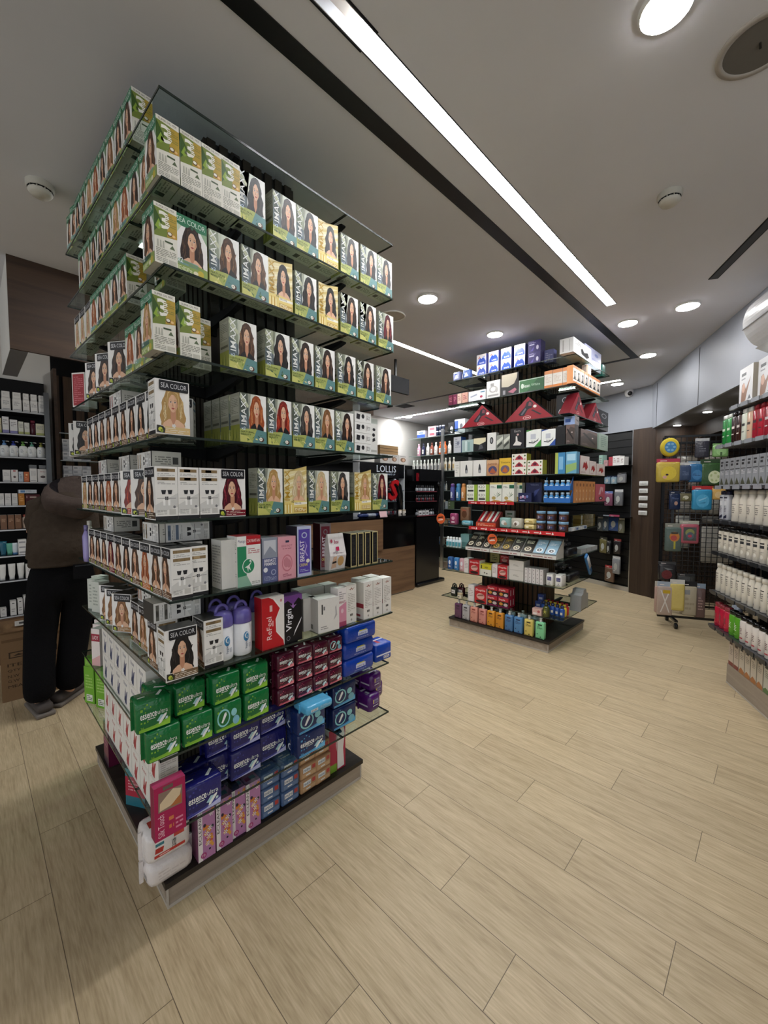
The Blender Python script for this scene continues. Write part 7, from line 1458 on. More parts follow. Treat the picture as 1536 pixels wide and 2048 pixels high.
for q in range(3):
    for r in range(2): far(0, 872+q*6, 878+q*6, cached('cup', lambda: bottle('small_pot', 'jar', [(.022, 0), (.025, .003), (.027, .07), (.025, .078)], [(.027, .078), (.028, .08), (.028, .098), (.0005, .099)], bcol='#232c44', ccol='#b9bcc8', n=14, capname='lid')), 'navy pot with pale lid, %s, %s' % (ORD[q], TWO[r]), dz=.0995*r, group='navy pots with pale lids')
fbox(0, 896, 908, .22, [bg('#161618'), ('+',), ('e', .6, .4, .25, .28, '#c9c9cc', 16)], '#0e0e10', 'black box with a pale oval')
fbox(0, 909, 930, .26, [bg('#d4d6da'), ('r', 0, .2, .35, .9, '#3a5aa0'), ('+',), ('e', .65, .5, .15, .2, '#5a5a60')], '#c0c2c6', 'tall blue and white appliance box')
for j, (a, c_, cap, l) in enumerate(((838, '#d49ab0', '#e0b4c4', 'pink'), (847, '#2a3050', '#20243c', 'navy'), (856, '#d8d6d2', '#c9c7c3', 'white, first'), (864, '#8a4a3a', '#5a2c24', 'red-brown'), (872, '#dcdad6', '#d0ceca', 'white, second'), (881, '#d0602c', '#c05424', 'orange, first'), (890, '#d46a30', '#c05424', 'orange, second'), (899, '#d8d6d0', '#b9b7b2', 'white, third'))): far(1, a-5, a+5, shamp(c_, cap), 'big bottle, '+l)
for q in range(9): far(2, 824+q*7.2, 831+q*7.2, cached('ws', lambda: shamp('#dddbd6', '#e6e4e0', '#8d8f94', .19, .03)), 'white shampoo bottle, %s from the outer end' % ORD[q], group='white shampoo bottles on the far shelving')
for q in range(4): far(2, 880+q*8, 887+q*8, cached('ys', lambda: shamp('#dcd6c6', '#e4e0d8', '#c9a868', .2, .03)), 'white bottle with fruit label, %s' % ORD[q], ins=.03, group='white bottles with fruit labels')
for q in range(7): c_ = ('#8d4a50', '#b9bcc0', '#6a6a70', '#c9c4b8', '#7a3a44', '#4a5a6a', '#a8a8a4')[q]; far(3, 880+q*4-14, 885+q*4-14, shamp(c_, '#3a3a3e', '#d0d0cc', .13, .02), 'small bottle in the shade, %s from the outer end' % ORD[q])
for q in range(6): c_ = ('#5a4a6a', '#8a9aa4', '#b9a890', '#4a4a50', '#a8b4bc', '#6a7a5a')[q]; fbox(4, 866+q*6, 871.5+q*6, .12+.02*(q % 3), [bg(c_), ('+',), ('l', .2, .3, .8, .8, 3, '#d4d4d0', q)], c_, 'small carton, %s from the outer end' % ORD[q])
for q in range(5): c_ = ('#2a2c30', '#7a8a5a', '#c9c4b4', '#8a6a50', '#3a4a6a')[q]; fbox(5, 872+q*6, 877.5+q*6, .1+.03*(q % 2), [bg(c_), ('+',), ('l', .2, .3, .8, .8, 3, '#d4d4d0', q)], c_, 'low carton, %s from the outer end' % ORD[q])
for q in range(4): c_ = ('#3a5a8a', '#9a9a90', '#5a3a2c', '#b0a898')[q]; fbox(6, 876+q*7, 882+q*7, .12, [bg(c_), ('+',), ('l', .2, .3, .8, .8, 3, '#d4d4d0', q)], c_, 'dim carton, %s from the outer end' % ORD[q])
# ------------------------------------------------------------------ aisle wall: bottle shelves, mesh racks, slat-wall goods, fittings
def fr_pt(x, y, z): p = FR @ Vector((x, y, 0)); return Vector((p.x, p.y, z))
RS0 = -.08
FA = frame2((3.93, .347), 26.7-180); RZA = radians(26.7-180)
def fa_pt(x, y, z): p = FA @ Vector((x, y, 0)); return Vector((p.x, p.y, z))
AZ = [2.045, 1.79, 1.487, 1.232, .992, .69, .425]
AN = ['top', 'second', 'third', 'fourth', 'fifth', 'sixth', 'lowest']
RZ_ = radians(24.87-180)
t = empty('aisle_shelving', fa_pt(RS0, 0, 0), RZA); tag(t, 'long black-edged aisle shelving crowded with shampoo bottles under the bulkhead', 'wall shelving')
m = MB(); m.box(.08, .1, .0, 3.2, .44, .15, '#ffffff', 'wood_plinth'); m.box(.078, .098, 0, 3.2, .1, .012, '#ffffff', 'edge_white'); link('plinth', m.mesh('plinth'), t)
m = MB(); m.box(.0, .44, 0, 3.2, .465, 2.0, '#17171a', 'print'); link('back_panel', m.mesh('back_panel'), t)
m = MB(); m.box(.03, .3, .15, .05, .44, 2.0, '#1d1d20', 'print'); link('end_panel', m.mesh('end_panel'), t)
for i, z in enumerate(AZ):
    s = .19 if i == 0 else 0
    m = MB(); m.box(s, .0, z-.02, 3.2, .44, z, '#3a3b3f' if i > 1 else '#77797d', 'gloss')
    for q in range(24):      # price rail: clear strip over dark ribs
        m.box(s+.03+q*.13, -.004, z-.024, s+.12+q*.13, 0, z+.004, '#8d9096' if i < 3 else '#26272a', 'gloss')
    link('shelf', m.mesh('shelf'), t)
def ap(k, px, ins): return bis(lambda x: fa_pt(RS0+x, ins, AZ[k]), px, -.6, 1.6)
def A(k, px0, px1, P, desc, ins=.05, dz=0, group=None, turn=0):
    x = (ap(k, px0, ins)+ap(k, px1, ins))/2; p = fa_pt(RS0+x, ins, AZ[k]+.0005+dz)
    P.put(p, RZA+radians(turn), '%s, %s aisle shelf' % (desc, AN[k]), group); return x
def AX(k, x, P, desc, ins=.05, dz=0, group=None, turn=0): P.put(fa_pt(RS0+x, ins, AZ[k]+.0005+dz), RZA+radians(turn), '%s, %s aisle shelf' % (desc, AN[k]), group)
LADY2 = [bg('#d8d9da'), ('+',), ('p', [(.15, .05), (.2, .55), (.35, .6), (.5, .4), (.85, .7), (.6, .3), (.5, .1)], '#8a5f44'), ('e', .32, .45, .12, .13, '#d0a48a'), ('r', .15, .78, .5, .86, '#3a3a3e'), ('p', [(.65, .1), (.9, .1), (.78, .22)], '#5a5a60'), ('+',), ('l', .15, .66, .5, .74, 1, '#8a8a8e', 2)]
for j, x in enumerate((.31, .54, .77)): AX(0, x, box1('hair_set_box', .2, .25, .15, LADY2, [bg('#c9c2b4'), ('+',), ('r', .5, .7, .7, .85, '#2a2a2c'), ('r', .5, .5, .7, .56, '#4a4a4c'), ('l', .2, .05, .8, .12, 1, '#5a5a5c', 2)]), 'white box with a long-haired woman, %s from the shelf end' % ORD[j], .04, turn=-4)
def flat_bottle(c, cap, lab, w=.05, h=.18, d=.032, art=()):
    m = MB(); m.rbox(-w/2, 0, 0, w/2, d, h, .01, c, 'gloss', 2); F = Face(m, (-w/2+.008, 0, .01), (1,0,0), (0,0,1), (0,-1,0), w-.016, h-.02); F.l = 2; F.draw(list(art) or [('r', .1, .55, .9, .65, lab), ('r', .1, .3, .7, .34, lab)])
    k = MB(); k.rbox(-w*.4, d*.15, h, w*.4, d*.85, h+.03, .004, cap, 'gloss', 1)
    return Proto('shampoo_bottle', 'bottle', m.mesh('shampoo_bottle'), [('cap', k.mesh('cap'))])
SEQ = (('#1f7a34', '#e4e6e2', '#c9d8c4', 'green, first'), ('#2a8a40', '#d8dcd6', '#d4e0cc', 'green, second'), ('#2e1410', '#1a0c0a', '#e0d6d0', 'dark brown, first'), ('#3a1c14', '#1a0c0a', '#e0d6d0', 'dark brown, second'), ('#d4d9c8', '#d8d8d4', '#2a2a2c', 'pale green'), ('#d9b498', '#d8d8d4', '#3a2a24', 'apricot'), ('#a01a2c', '#8a1424', '#3a0c14', 'crimson, first'), ('#b02234', '#8a1424', '#3a0c14', 'crimson, second'), ('#9a1a2c', '#8a1424', '#d8c8c8', 'crimson, third'))
for j, (c, cap, lab, l) in enumerate(SEQ): AX(1, .05+j*.068, flat_bottle(c, cap, lab, .062, .19), 'flat bottle, '+l, .03)
GREYB = cached('greyb', lambda: box1('hair_care_box', .07, .2, .05, [bg('#8d9094'), ('+',), ('r', .2, .84, .7, .9, '#2a2b2e'), ('r', .2, .72, .6, .8, '#2a2b2e'), ('r', .1, .58, .9, .61, '#3a3b3e'), ('p', [(.1, .05), (.4, .3), (.9, .05)], '#4a4c3a'), ('l', .2, .4, .8, .54, 3, '#c4c6c8', 2)], '#7d8084'))
for j in range(10): AX(2, .05+j*.074, GREYB, 'grey hair-care box, %s from the shelf end' % ORD[j], .03, group='grey hair-care boxes')
CRM = '#d9d2c4'
big = [(.04, 0), (.043, .005), (.043, .155), (.03, .18), (.03, .2)]
BIGB = bottle('shampoo_bottle', 'bottle', big, [(.031, .2), (.032, .202), (.032, .225), (.0005, .227)], bcol=CRM, ccol='#d6d0c4', n=22, sy=.8, label=(.02, .15, 1.7, [('r', .1, .78, .9, .8, '#2a2a2c'), ('r', .28, .4, .34, .76, '#2a2a2c'), ('r', .24, .62, .38, .7, '#2a2a2c'), ('l', .46, .3, .8, .7, 4, '#77736c', 2), ('p', [(.2, .08), (.4, .04), (.5, .16), (.3, .22)], '#3a3230')]))
NAVYB = cached('navyb', lambda: flat_bottle('#c4c6cc', '#2a2c44', '#2a2c44', .062, .19, .04, [('r', 0, .9, 1, .96, '#20223a'), ('r', .1, .6, .9, .78, '#d4d6da'), ('l', .15, .3, .8, .56, 4, '#3a3c54', 2), ('p', [(0, 0), (1, .06), (1, .2), (0, .1)], '#20223a')]))
for j in range(2): AX(3, .03+j*.066, NAVYB, 'grey and navy flat bottle, '+('first', 'second')[j], .04, group='grey and navy flat bottles')
for j in range(7): AX(3, .21+j*.098, BIGB, 'big cream-coloured bottle with round shoulders, %s from the shelf end' % ORD[j], .07, group='big cream bottles with round shoulders')
DUO = bottle('shampoo_bottle', 'bottle', [(.032, 0), (.035, .004), (.035, .15), (.03, .158)], [(.031, .158), (.034, .16), (.034, .185), (.0005, .187)], bcol='#d6cfc0', ccol='#141416', n=20, sy=.85, label=(.01, .14, 1.8, [('r', .1, .86, .9, .93, '#2a2a2c'), ('r', .1, .66, .9, .8, '#3a3c40'), ('p', [(0, 0), (1, 0), (1, .16), (.6, .26), (.3, .14), (0, .22)], '#5a5a34'), ('e', .68, .24, .16, .1, '#e4e0d4'), ('l', .15, .36, .85, .58, 3, '#8a857c', 2)]))
for j in range(9): AX(4, .04+j*.079, DUO, 'cream bottle with black cap, %s from the shelf end' % ORD[j], .06, group='cream bottles with black caps')
TRI = bottle('shampoo_bottle', 'bottle', [(.028, 0), (.031, .004), (.031, .15), (.02, .175), (.02, .18)], [(.021, .18), (.024, .182), (.024, .21), (.0005, .212)], bcol='#dcd6c8', ccol='#d2cbbc', n=20, sy=.8, label=(.015, .15, 1.7, [('r', .1, .88, .9, .92, '#2a2a2c'), ('r', .3, .55, .36, .86, '#2a2a2c'), ('r', .25, .7, .42, .78, '#2a2a2c'), ('l', .5, .4, .8, .8, 4, '#77736c', 2), ('p', [(.2, .05), (.4, .02), (.5, .12), (.3, .17)], '#3a3230')]))
for j in range(12): AX(5, .04+j*.074, TRI, 'slim cream bottle with sloping shoulders, %s from the shelf end' % ORD[j], .05, group='slim cream bottles with sloping shoulders')
LO = ((('#b81f3c', '#8a2a34'), 'crimson', 2), (('#c42a44', '#9a3a44'), 'cherry', 1), (('#5aa02a', '#16180f'), 'lime', 2), (('#dcd4cc', '#101012'), 'white', 6))
i = 0
for (c, cap), nm, n in LO:
    P = bottle('shampoo_bottle', 'bottle', [(.03, 0), (.033, .004), (.033, .14), (.026, .15)], [(.028, .15), (.031, .152), (.03, .178), (.0005, .18)], bcol=c, ccol=cap, n=18, sy=.8, label=(.02, .13, 1.5, [('l', .2, .3, .8, .8, 5, '#5a3a3c' if nm != 'lime' else '#dfe8d0', 2), ('r', .1, .04, .9, .12, '#b0404a' if nm == 'white' else c)]))
    for q in range(n): AX(6, .05+.073*i, P, '%s bottle with %s cap, %s of its colour' % (nm, 'black' if cap < '#3' else 'red', ORD[q]), .05, group='%s bottles' % nm if n > 1 else None); i += 1
disc = MB(); disc.lathe([(.08, -.004), (.08, .004)], '#9aa6b8', 'gloss', 26, Matrix.Rotation(pi/2, 4, 'X'))
AX(6, -.04, Proto('round_mirror', 'mirror', disc.mesh('round_mirror')), 'round pale hand mirror standing at the shelf end', .2, dz=.08)
BASEB = cached('baseb', lambda: box1('shampoo_box', .066, .2, .06, [bg('#cfc6b6'), ('+',), ('r', .2, .8, .7, .9, '#2a2624'), ('l', .2, .5, .8, .74, 4, '#8a8276', 2), ('p', [(0, 0), (1, 0), (1, .12), (.4, .22), (0, .1)], '#b0703c')], '#b9b0a0'))
BASEC = cached('basec', lambda: box1('shampoo_box', .066, .2, .06, [bg('#c9c8bc'), ('+',), ('r', .2, .8, .7, .9, '#2a2c26'), ('l', .2, .5, .8, .74, 4, '#84867a', 2), ('p', [(0, 0), (1, 0), (1, .12), (.4, .18), (0, .1)], '#5a7a4a')], '#b0b0a2'))
BASED = cached('based', lambda: box1('shampoo_box', .066, .2, .06, [bg('#cdbfb0'), ('+',), ('r', .15, .78, .75, .92, '#4a2420'), ('l', .2, .4, .8, .7, 5, '#8a7a70', 2), ('r', 0, 0, 1, .14, '#7a2a24')], '#b5a898'))
for j in range(11):
    P = (BASED, BASED, BASEB, BASEB, BASEB, BASEB, BASEC, BASEC, BASEB, BASEC, BASEB)[j]
    P.put(fa_pt(RS0+.12+j*.075, .105, .1505), RZA, 'shampoo box on the aisle plinth, %s from the end' % ORD[j], 'shampoo boxes on the aisle plinth')
# ---- air conditioner on the bulkhead
t = empty('air_conditioner', fr_pt(3.41, -.004, 2.42), RZ_); tag(t, 'white split air conditioner mounted high on the grey bulkhead', 'air conditioner')
prof = [(0, 0), (-.06, -.02), (-.14, .02), (-.19, .10), (-.2, .18), (-.17, .27), (-.1, .32), (0, .325)]
def acbody(x0, x1, pr, col, nm):
    m = MB(); v = [(x, y, z) for x in (x0, x1) for y, z in pr]; n = len(pr)
    m.poly(v, [tuple(reversed(range(n))), tuple(range(n, 2*n))]+[(i, (i+1) % n, n+(i+1) % n, n+i) for i in range(n)], col, 'gloss'); return link(nm, m.mesh(nm), t)
def arc(pts, k=4):
    o = []
    for i in range(len(pts)-1):
        p0 = pts[max(0, i-1)]; p1, p2 = pts[i], pts[i+1]; p3 = pts[min(len(pts)-1, i+2)]
        for j in range(k):
            u = j/k; o.append(tuple(.5*((2*p1[a])+(-p0[a]+p2[a])*u+(2*p0[a]-5*p1[a]+4*p2[a]-p3[a])*u*u+(-p0[a]+3*p1[a]-3*p2[a]+p3[a])*u**3) for a in (0, 1)))
    return o+[pts[-1]]
acbody(-.43, .45, arc(prof), '#d6d7d8', 'casing')
acbody(-.42, .44, [(-.02, -.018), (-.06, -.05), (-.13, -.012), (-.1, .0)], '#c2c4c6', 'louvre')
m = MB(); m.box(-.431, -.205, .12, .451, -.196, .123, '#a8aaac', 'gloss'); link('seam', m.mesh('seam'), t)
# ---- hanging mesh racks in the recess: they face the viewer, square to the bulkhead
RXW = RZ_+pi/2
def mesh_rack(label, x, y0, y1, z0, z1, feet=True):
    t = empty('mesh_rack', fr_pt(x, (y0+y1)/2, 0), RXW); tag(t, label, 'mesh rack')
    m = MB(); w = (y1-y0)/2; n = int((y1-y0)/.05); k = int((z1-z0)/.05); q = .0028
    for i in range(n+1): m.box(-w+i*(2*w/n)-q, -q, z0, -w+i*(2*w/n)+q, q, z1, '#0a0a0c', 'gloss')
    for i in range(k+1): m.box(-w, -q, z0+i*(z1-z0)/k-q, w, q, z0+i*(z1-z0)/k+q, '#0a0a0c', 'gloss')
    link('wire_grid', m.mesh('wire_grid'), t)
    m = MB()
    for s in (-1, 1): m.box(s*w-.014, -.012, .08, s*w+.014, .012, z1, '#0a0a0c', 'gloss')
    m.box(-w, -.012, z1, w, .012, z1+.02, '#0a0a0c', 'gloss'); m.box(-w, -.012, .08, w, .012, .1, '#0a0a0c', 'gloss'); link('frame', m.mesh('frame'), t)
    if feet:
        for s in (-1, 1):
            m = MB(); m.box(s*(w-.12)-.015, -.16, .07, s*(w-.12)+.015, .16, .09, '#0a0a0c', 'gloss')
            for yy in (-.15, .15): m.lathe([(.03, -.012), (.03, .012)], '#141416', 'gloss', 14, Matrix.Translation((s*(w-.12), yy, .031)) @ Matrix.Rotation(pi/2, 4, 'Y'))
            link('castor_foot', m.mesh('castor_foot'), t)
    return t
mesh_rack('black wire mesh rack on castors hung with bath sponges and brushes', 1.3, -.19, .62, .2, 2.02)
mesh_rack('second black wire mesh rack deeper in the recess', .75, .06, .9, .2, 2.0, False)
def hang(px, py, w, h, d, P, label, out=.06):
    """hung from a hook on the rack, top edge at the measured point"""
    x = 1.3+out; lo, hi = -.6, 1.2
    for _ in range(44):
        y = (lo+hi)/2
        if project(fr_pt(x, y, 1.3))[0] < px: lo = y
        else: hi = y
    y = lo; lo, hi = .0, 2.6
    for _ in range(44):
        z = (lo+hi)/2
        if project(fr_pt(x, y, z))[1] > py: lo = z
        else: hi = z
    P.put(fr_pt(x, y, lo-h), RXW, label)
def hpack(nm, w, h, d, c, head=None, art=(), fill=None, mat='film'):
    m = MB(); m.rbox(-w/2, 0, 0, w/2, d, h*.86, min(d, w)*.3, c, mat, 2)
    if art: F = Face(m, (-w*.4, 0, h*.08), (1,0,0), (0,0,1), (0,-1,0), w*.8, h*.68, mat); F.l = 2; F.draw(list(art))
    k = MB(); k.box(-w/2, d*.4, h*.84, w/2, d*.6, h, head or '#c9c9c6', 'print'); F = Face(k, (-w/2, d*.4, h*.84), (1,0,0), (0,0,1), (0,-1,0), w, h*.16); F.l = 2; F.draw([('l', .15, .25, .85, .6, 1, '#f0e6e0' if head else '#8a8a88', 2)])
    hk = MB(); hk.tube([(0, d*.5, h*.96), (0, d*.5+.01, h*.965), (0, .065, h*.97)], .003, '#8d9094', 'metal', 6)
    P = Proto(nm, 'hanging pack', m.mesh(nm), [('header_card', k.mesh('header_card')), ('hook', hk.mesh('hook'))]); P.h = h; return P
sp = MB(); sp.lathe([(.0005, -.03), (.07, -.03), (.085, -.015), (.085, .015), (.07, .03), (.0005, .03)], '#cdb83a', 'matte', 26, Matrix.Translation((0, .03, .095)) @ Matrix.Rotation(pi/2, 4, 'X') @ Matrix.Scale(1.15, 4, (0, 1, 0)), cap=False)
F = Face(sp, (-.06, -.0005, .035), (1,0,0), (0,0,1), (0,-1,0), .12, .12, 'matte'); F.l = 3; F.draw([('e', .5, .5, .45, .5, '#4a84b4', 18)]+[('+',)]+[('e', .5+.28*cos(q), .5+.3*sin(q), .12, .1, '#7fb0d0', 8) for q in (0, 1.05, 2.1, 3.14, 4.2, 5.2)])
spk = MB(); spk.tube([(0, .03, .19), (0, .06, .2), (0, .12, .21)], .003, '#8d9094', 'metal', 6)
hang(1337, 874, .17, .2, .06, Proto('bath_sponge', 'sponge', sp.mesh('bath_sponge'), [('hook', spk.mesh('hook'))]), 'yellow oval bath sponge with a blue flower, top of the mesh rack', .08)
for px, py, P, l, y in (
    (1335, 917, hpack('sponge_pack', .21, .25, .06, '#c4ac48', '#b03a54', [('e', .5, .45, .42, .42, '#d8c040', 16), ('+',), ('e', .42, .35, .08, .06, '#3a2a2c', 10), ('e', .3, .2, .12, .1, '#d0a090', 10)]), 'yellow sponge pack with a crimson header, below the oval sponge', .1),
    (1369, 925, hpack('sponge_pack', .12, .19, .05, '#3a4a68', None, [('l', .2, .3, .8, .7, 3, '#5a6a8a', 2)]), 'slate-blue bath pack between yellow and bright blue ones', .14),
    (1392, 922, hpack('sponge_pack', .14, .22, .06, '#2a6494', '#8aa4b8', [('e', .5, .4, .4, .35, '#3a7aae', 14), ('l', .15, .3, .8, .5, 2, '#1c4a74', 2)]), 'deep blue folded mitt pack', .12),
    (1423, 918, hpack('sponge_pack', .2, .27, .07, '#3a5a34', '#2f4a2a', [('e', .6, .35, .34, .36, '#d4dcb4', 16), ('+',)]+[('e', .6+.2*cos(q*1.3), .35+.22*sin(q*1.3), .06, .06, '#aebc84', 6) for q in range(9)]), 'green pack holding a pale loofah puff', .1),
    (1401, 876, hpack('glove_pack', .12, .2, .04, '#3a3a44', '#c4c6c8', [('l', .2, .3, .8, .8, 3, '#6a6a74', 2)]), 'charcoal glove pack at the top of the second rack', .16),
    (1438, 886, hpack('sponge_pack', .13, .14, .05, '#8fbe78', '#7fae6a', [('e', .5, .5, .4, .45, '#a4d08c', 16), ('+',), ('r', .42, .0, .58, .4, '#4a6a3c')]), 'round light green sponge pack beside the bottle shelves', .1),
    (1350, 982, hpack('brush_pack', .1, .2, .04, '#1c2a4a', '#16223c', [('e', .6, .4, .2, .16, '#b08a78', 12), ('l', .1, .7, .9, .9, 2, '#4a5a80', 2)]), 'navy brush pack with a small portrait', .12),
    (1371, 984, hpack('brush_pack', .11, .1, .04, '#6a6448', '#1a1c24', [('e', .5, .5, .3, .3, '#c9c4ac', 10), ('e', .3, .3, .14, .16, '#8a8a58', 8)]), 'small olive flower-clip pack on the mesh rack', .12),
    (1405, 972, hpack('mitt_pack', .17, .25, .06, '#3a94c0', '#c02a28', [('e', .5, .45, .42, .4, '#4aa8d4', 16), ('+',), ('p', [(.2, .5), (.8, .7), (.7, .6), (.3, .42)], '#7cc4e4'), ('p', [(.2, .3), (.75, .4), (.6, .3)], '#2a84b0')]), 'sky-blue mitt pack with a red header', .08),
    (1437, 972, hpack('mitt_pack', .12, .14, .05, '#d8ae62', '#b8741c', [('e', .5, .4, .36, .36, '#e4c488', 14)]), 'apricot puff pack with an amber header', .1),
    (1350, 1047, hpack('brush_pack', .15, .3, .05, '#5a6a64', '#8d8f84', [('e', .55, .66, .38, .26, '#c07a34', 16), ('+',), ('r', .5, .02, .64, .42, '#b0a83a'), ('e', .5, .6, .25, .14, '#b04a44', 10), ('r', .3, .8, .8, .9, '#3a3428')]), 'hair brush pack with an orange brush', .1),
    (1382, 1042, hpack('brush_pack', .17, .24, .06, '#b05a68', '#b9bcac', [('r', .08, .08, .92, .95, '#4a4e4a'), ('e', .5, .6, .3, .25, '#8a8f50', 14), ('+',), ('e', .52, .4, .26, .24, '#55606a', 14), ('e', .5, .38, .14, .1, '#b83a54', 8)]), 'hair brush pack with a pink edge', .1),
    (1340, 1124, hpack('net_pack', .16, .2, .06, '#2c2a2c', '#3a3a3c', [('e', .45, .35, .38, .36, '#6a2a2c', 14), ('p', [(.2, .9), (.5, .7), (.9, .8)], '#77797c')]), 'black bag with a dark red net puff', .1),
    (1379, 1148, hpack('net_pack', .16, .16, .05, '#3a3a38', '#2a2a2c', [('p', [(.3, .2), (.9, .1), (.95, .4), (.4, .6)], '#c9b878')]), 'black bag with a pale yellow pad', .12),
    (1330, 1164, hpack('strap_pack', .12, .34, .05, '#b89a90', '#c4c0b4', [('l', .1, .1, .9, .9, 6, '#a08478', 2)]), 'long dusty-pink back strap, behind the netted one', .12),
    (1337, 1164, hpack('strap_pack', .14, .36, .04, '#b8a498', '#a8b4c4', [('p', [(.1, .02), (.2, .02), (.9, .98), (.8, .98)], '#e0dad4'), ('p', [(.9, .02), (.8, .02), (.1, .98), (.2, .98)], '#e0dad4'), ('p', [(.3, .85), (.9, .85), (.9, 1), (.3, 1)], '#c9a830')]), 'long taupe back strap in white netting', .06),
    (1362, 1160, hpack('strap_pack', .13, .33, .04, '#d0bc6a', '#d8d8d4', [('r', .05, .02, .95, .9, '#d8c474')]), 'long yellow bath cloth under a white header', .06),
    (1387, 1164, hpack('strap_pack', .13, .36, .05, '#b4aa94', '#16161a', [('r', .05, .8, .5, 1, '#8d8f90'), ('l', .1, .1, .9, .7, 3, '#a09680', 2)]), 'long beige bath cloth under a black header', .08),
    (1409, 1168, hpack('strap_pack', .09, .36, .04, '#6a5450', '#8fa0b4', [('l', .2, .2, .8, .8, 5, '#a88a84', 2)]), 'narrow brown strap pack beside the bottle shelves', .12)):
    hang(px, py, 0, P.h, 0, P, l, max(.075, .18-y))
# pale goods on the rack behind, glimpsed through the mesh
for j, (y, z, w_, h_, c, l) in enumerate(((.18, 1.62, .2, .24, '#7a756c', 'top, near the column'), (.46, 1.62, .22, .3, '#8a8478', 'top, middle'), (.24, 1.2, .3, .14, '#8d8a84', 'middle height, near the column'), (.56, 1.18, .3, .2, '#9a9890', 'middle height, broad'), (.16, .78, .14, .38, '#a8a8a2', 'low and narrow, near the column'), (.5, .62, .3, .42, '#b0aca4', 'low and broad'), (.5, 1.08, .3, .08, '#6a6864', 'thin, middle height'), (.3, 1.45, .2, .1, '#6a5a50', 'brown, upper middle'))):
    m = MB(); m.rbox(-w_/2, 0, 0, w_/2, .04, h_, .008, c, 'film', 1); F = Face(m, (-w_/2+.01, 0, .01), (1,0,0), (0,0,1), (0,-1,0), w_-.02, h_-.02); F.l = 2; F.lines(.1, .2, .9, .8, 4, '#d0ccc4', j, .3)
    tag(link('hanging_card', m.mesh('hanging_card'), None, fr_pt(.75+.05, y, z), RXW), 'pale pack on the rear mesh rack, '+l, 'hanging pack')
# ---- switches on the dark column
for j in range(5):
    p = FB @ Vector((-.06, -.034, 0)); px, py = 1290-j*.6, 967+j*14.7
    lo, hi = .8, 2.
    for _ in range(40):
        z = (lo+hi)/2
        if project((p.x, p.y, z))[1] > py: lo = z
        else: hi = z
    t = empty('wall_switch', (p.x, p.y, lo), radians(67-180)); tag(t, 'white switch plate on the dark wood column, %s from the top' % ORD[j], 'switch', 'white switch plates')
    m = MB(); m.rbox(-.062, -.008, -.031, .062, .002, .031, .006, '#d6d6d4', 'gloss', 2); link('plate', m.mesh('plate'), t)
    for q in range(4): m = MB(); m.box(-.044+q*.023, -.011, -.013, -.026+q*.023, -.008, .013, '#bcbcba', 'gloss'); link('rocker', m.mesh('rocker'), t)
# ---- goods on the black slat wall beyond the rear stand
def bw(px, z, ins=-.05): return bis(lambda x: tuple((FB @ Vector((-x, ins, 0))) [:2])+(z,), px, -2.2, -.1) if False else bis2(px, z, ins)
def bis2(px, z, ins):
    lo, hi = -2.25, -.2
    f = lambda x: project(((FB @ Vector((x, ins, 0))).x, (FB @ Vector((x, ins, 0))).y, z))[0]
    up = f(hi) > f(lo)
    for _ in range(40):
        m = (lo+hi)/2
        if (f(m) < px) == up: lo = m
        else: hi = m
    return lo
RB = radians(67-180)
for z, nm in ((1.815, 'upper'), (1.08, 'lower')):
    m = MB(); m.box(-.35, -.18, -.012, .35, .0, 0, '#101012', 'gloss'); x = bis2(1215, z, -.09); p = FB @ Vector((x, 0, z)); o = link('wall_shelf', m.mesh('wall_shelf'), None, p, RB); tag(o, 'short black shelf on the slat wall, %s one' % nm, 'shelf')
def SW(px, py, P, label, ins=-.1):
    x = bis2(px, 1.4, ins); q = FB @ Vector((x, ins, 0)); lo, hi = .1, 2.6
    for _ in range(40):
        z = (lo+hi)/2
        if project((q.x, q.y, z))[1] > py: lo = z
        else: hi = z
    P.put((q.x, q.y, lo), RB, label)
for j, (px, h, c, l) in enumerate(((1203, .17, '#8fb0a4', 'pale green case'), (1213, .09, '#b08a8c', 'rosy box'), (1223, .13, '#a83a48', 'red box'), (1231, .14, '#d8d4d2', 'white box, first'), (1238, .14, '#d4d0ce', 'white box, second'), (1246, .12, '#dcdad6', 'white box, third'))):
    x = bis2(px, 1.815, -.12); q = FB @ Vector((x, -.14, 1.8155)); Proto('carton', 'box', carton(.062, h, .09, [bg(c), ('+',), ('l', .2, .3, .8, .8, 3, '#7a5a5c', j)], c).mesh('carton')).put(q, RB, l+' on the short upper slat-wall shelf')
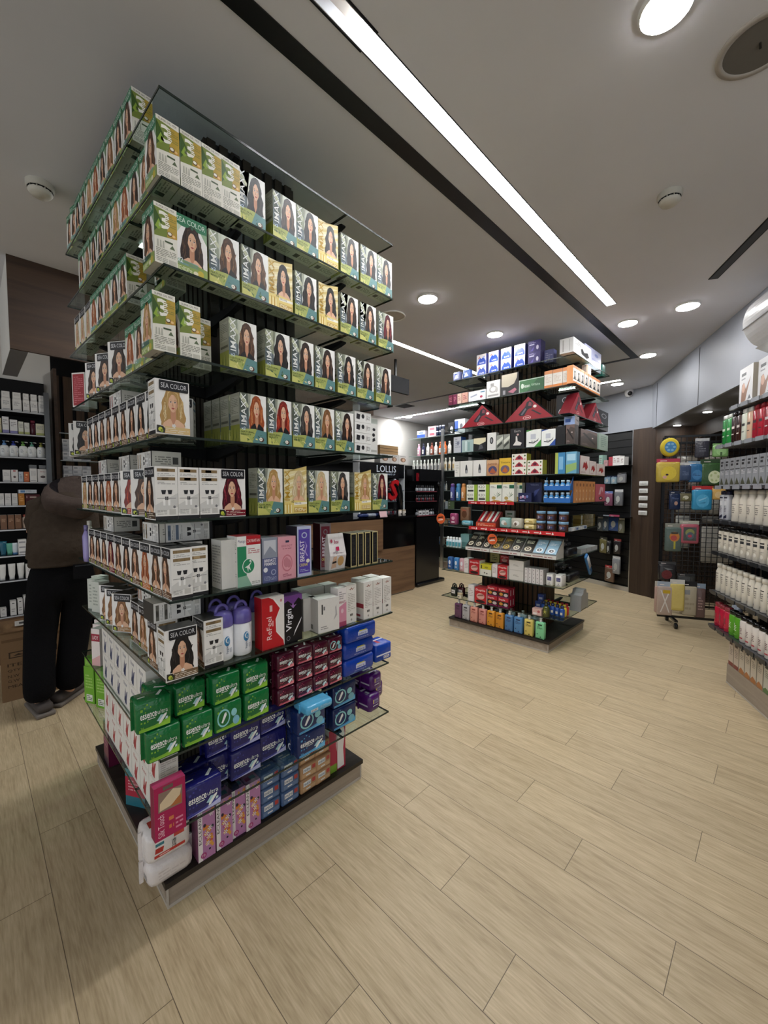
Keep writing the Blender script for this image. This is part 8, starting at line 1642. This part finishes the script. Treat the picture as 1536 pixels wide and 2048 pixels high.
for px, py, w, h, c, head, l in ((1213, 968, .1, .12, '#7a94a8', '#2a3a5a', 'blue and white twin pack, upper row'), (1226, 968, .09, .12, '#8aa4b4', '#2a3a5a', 'blue and white pack, upper row'), (1241, 966, .13, .15, '#8d8f94', '#5a5c62', 'grey bag, upper row'),
    (1216, 1012, .13, .22, '#7a4a60', '#6a7ab0', 'plum and lilac blister pack, second row'), (1236, 1012, .13, .24, '#6a6c70', '#c4c6c8', 'silver blister pack, second row'),
    (1201, 1062, .1, .22, '#4a5054', '#a8a8a0', 'dark grey blister pack, third row'), (1212, 1062, .1, .24, '#4a5a6a', '#9aa0a8', 'steel blister pack, third row'), (1228, 1062, .16, .24, '#34508a', '#b04a68', 'blue and pink blister pack, third row'), (1243, 1066, .09, .22, '#7a7c6c', '#c4c4b0', 'olive-grey pack, third row'),
    (1236, 1108, .11, .22, '#2a2628', '#8a3a3c', 'black pack with a red header, fourth row'), (1208, 1106, .12, .24, '#6a6440', '#3a3a30', 'olive framed pack, fourth row'), (1219, 1108, .06, .2, '#2a2a2c', '#4a4a4c', 'thin black pack, fourth row'), (1235, 1148, .12, .26, '#8a8c90', '#c4c6c8', 'clear bagged tool, fifth row'), (1222, 1183, .15, .24, '#6a5244', '#a83a3c', 'pair of brown wigs under a red header, lowest row')):
    pk = hpack('blister_pack', w, h, .04, c, head, [('e', .5, .5, .3, .3, '#b0b2b0', 12), ('l', .2, .1, .8, .2, 1, '#d4d4d0', 2)]); SW(px, py, pk, l+' on the slat wall', -.08)
# ------------------------------------------------------------------ camera, surrounding light, output look
cam = bpy.data.cameras.new('camera'); co = bpy.data.objects.new('camera', cam); COL.link(co)
cam.sensor_fit = 'VERTICAL'; cam.sensor_height = 36; cam.lens = FOC/2048*36; cam.clip_start = .02
co.matrix_world = Matrix.Translation((0, 0, EYE)) @ Matrix((( _r.x, -_d.x, -_f.x, 0), (_r.y, -_d.y, -_f.y, 0), (_r.z, -_d.z, -_f.z, 0), (0, 0, 0, 1)))
SC.camera = co
w = bpy.data.worlds.new('world'); SC.world = w; w.use_nodes = True
w.node_tree.nodes['Background'].inputs[0].default_value = (.9, .95, 1, 1); w.node_tree.nodes['Background'].inputs[1].default_value = .45
vs = SC.view_settings; vs.view_transform = 'Standard'; vs.look = 'None'; vs.gamma = 1; vs.exposure = 1.4; vs.use_curve_mapping = False
SC.cycles.max_bounces = 8; SC.cycles.transparent_max_bounces = 32; SC.cycles.caustics_reflective = False; SC.cycles.caustics_refractive = False
dup = [l for l, n in LABELS.items() if n > 1]
if dup: print('DUPLICATE LABELS', len(dup), dup[:12])
lg = [l for l in LABELS if len(l.split()) > 16]
if lg: print('LONG', len(lg), lg)
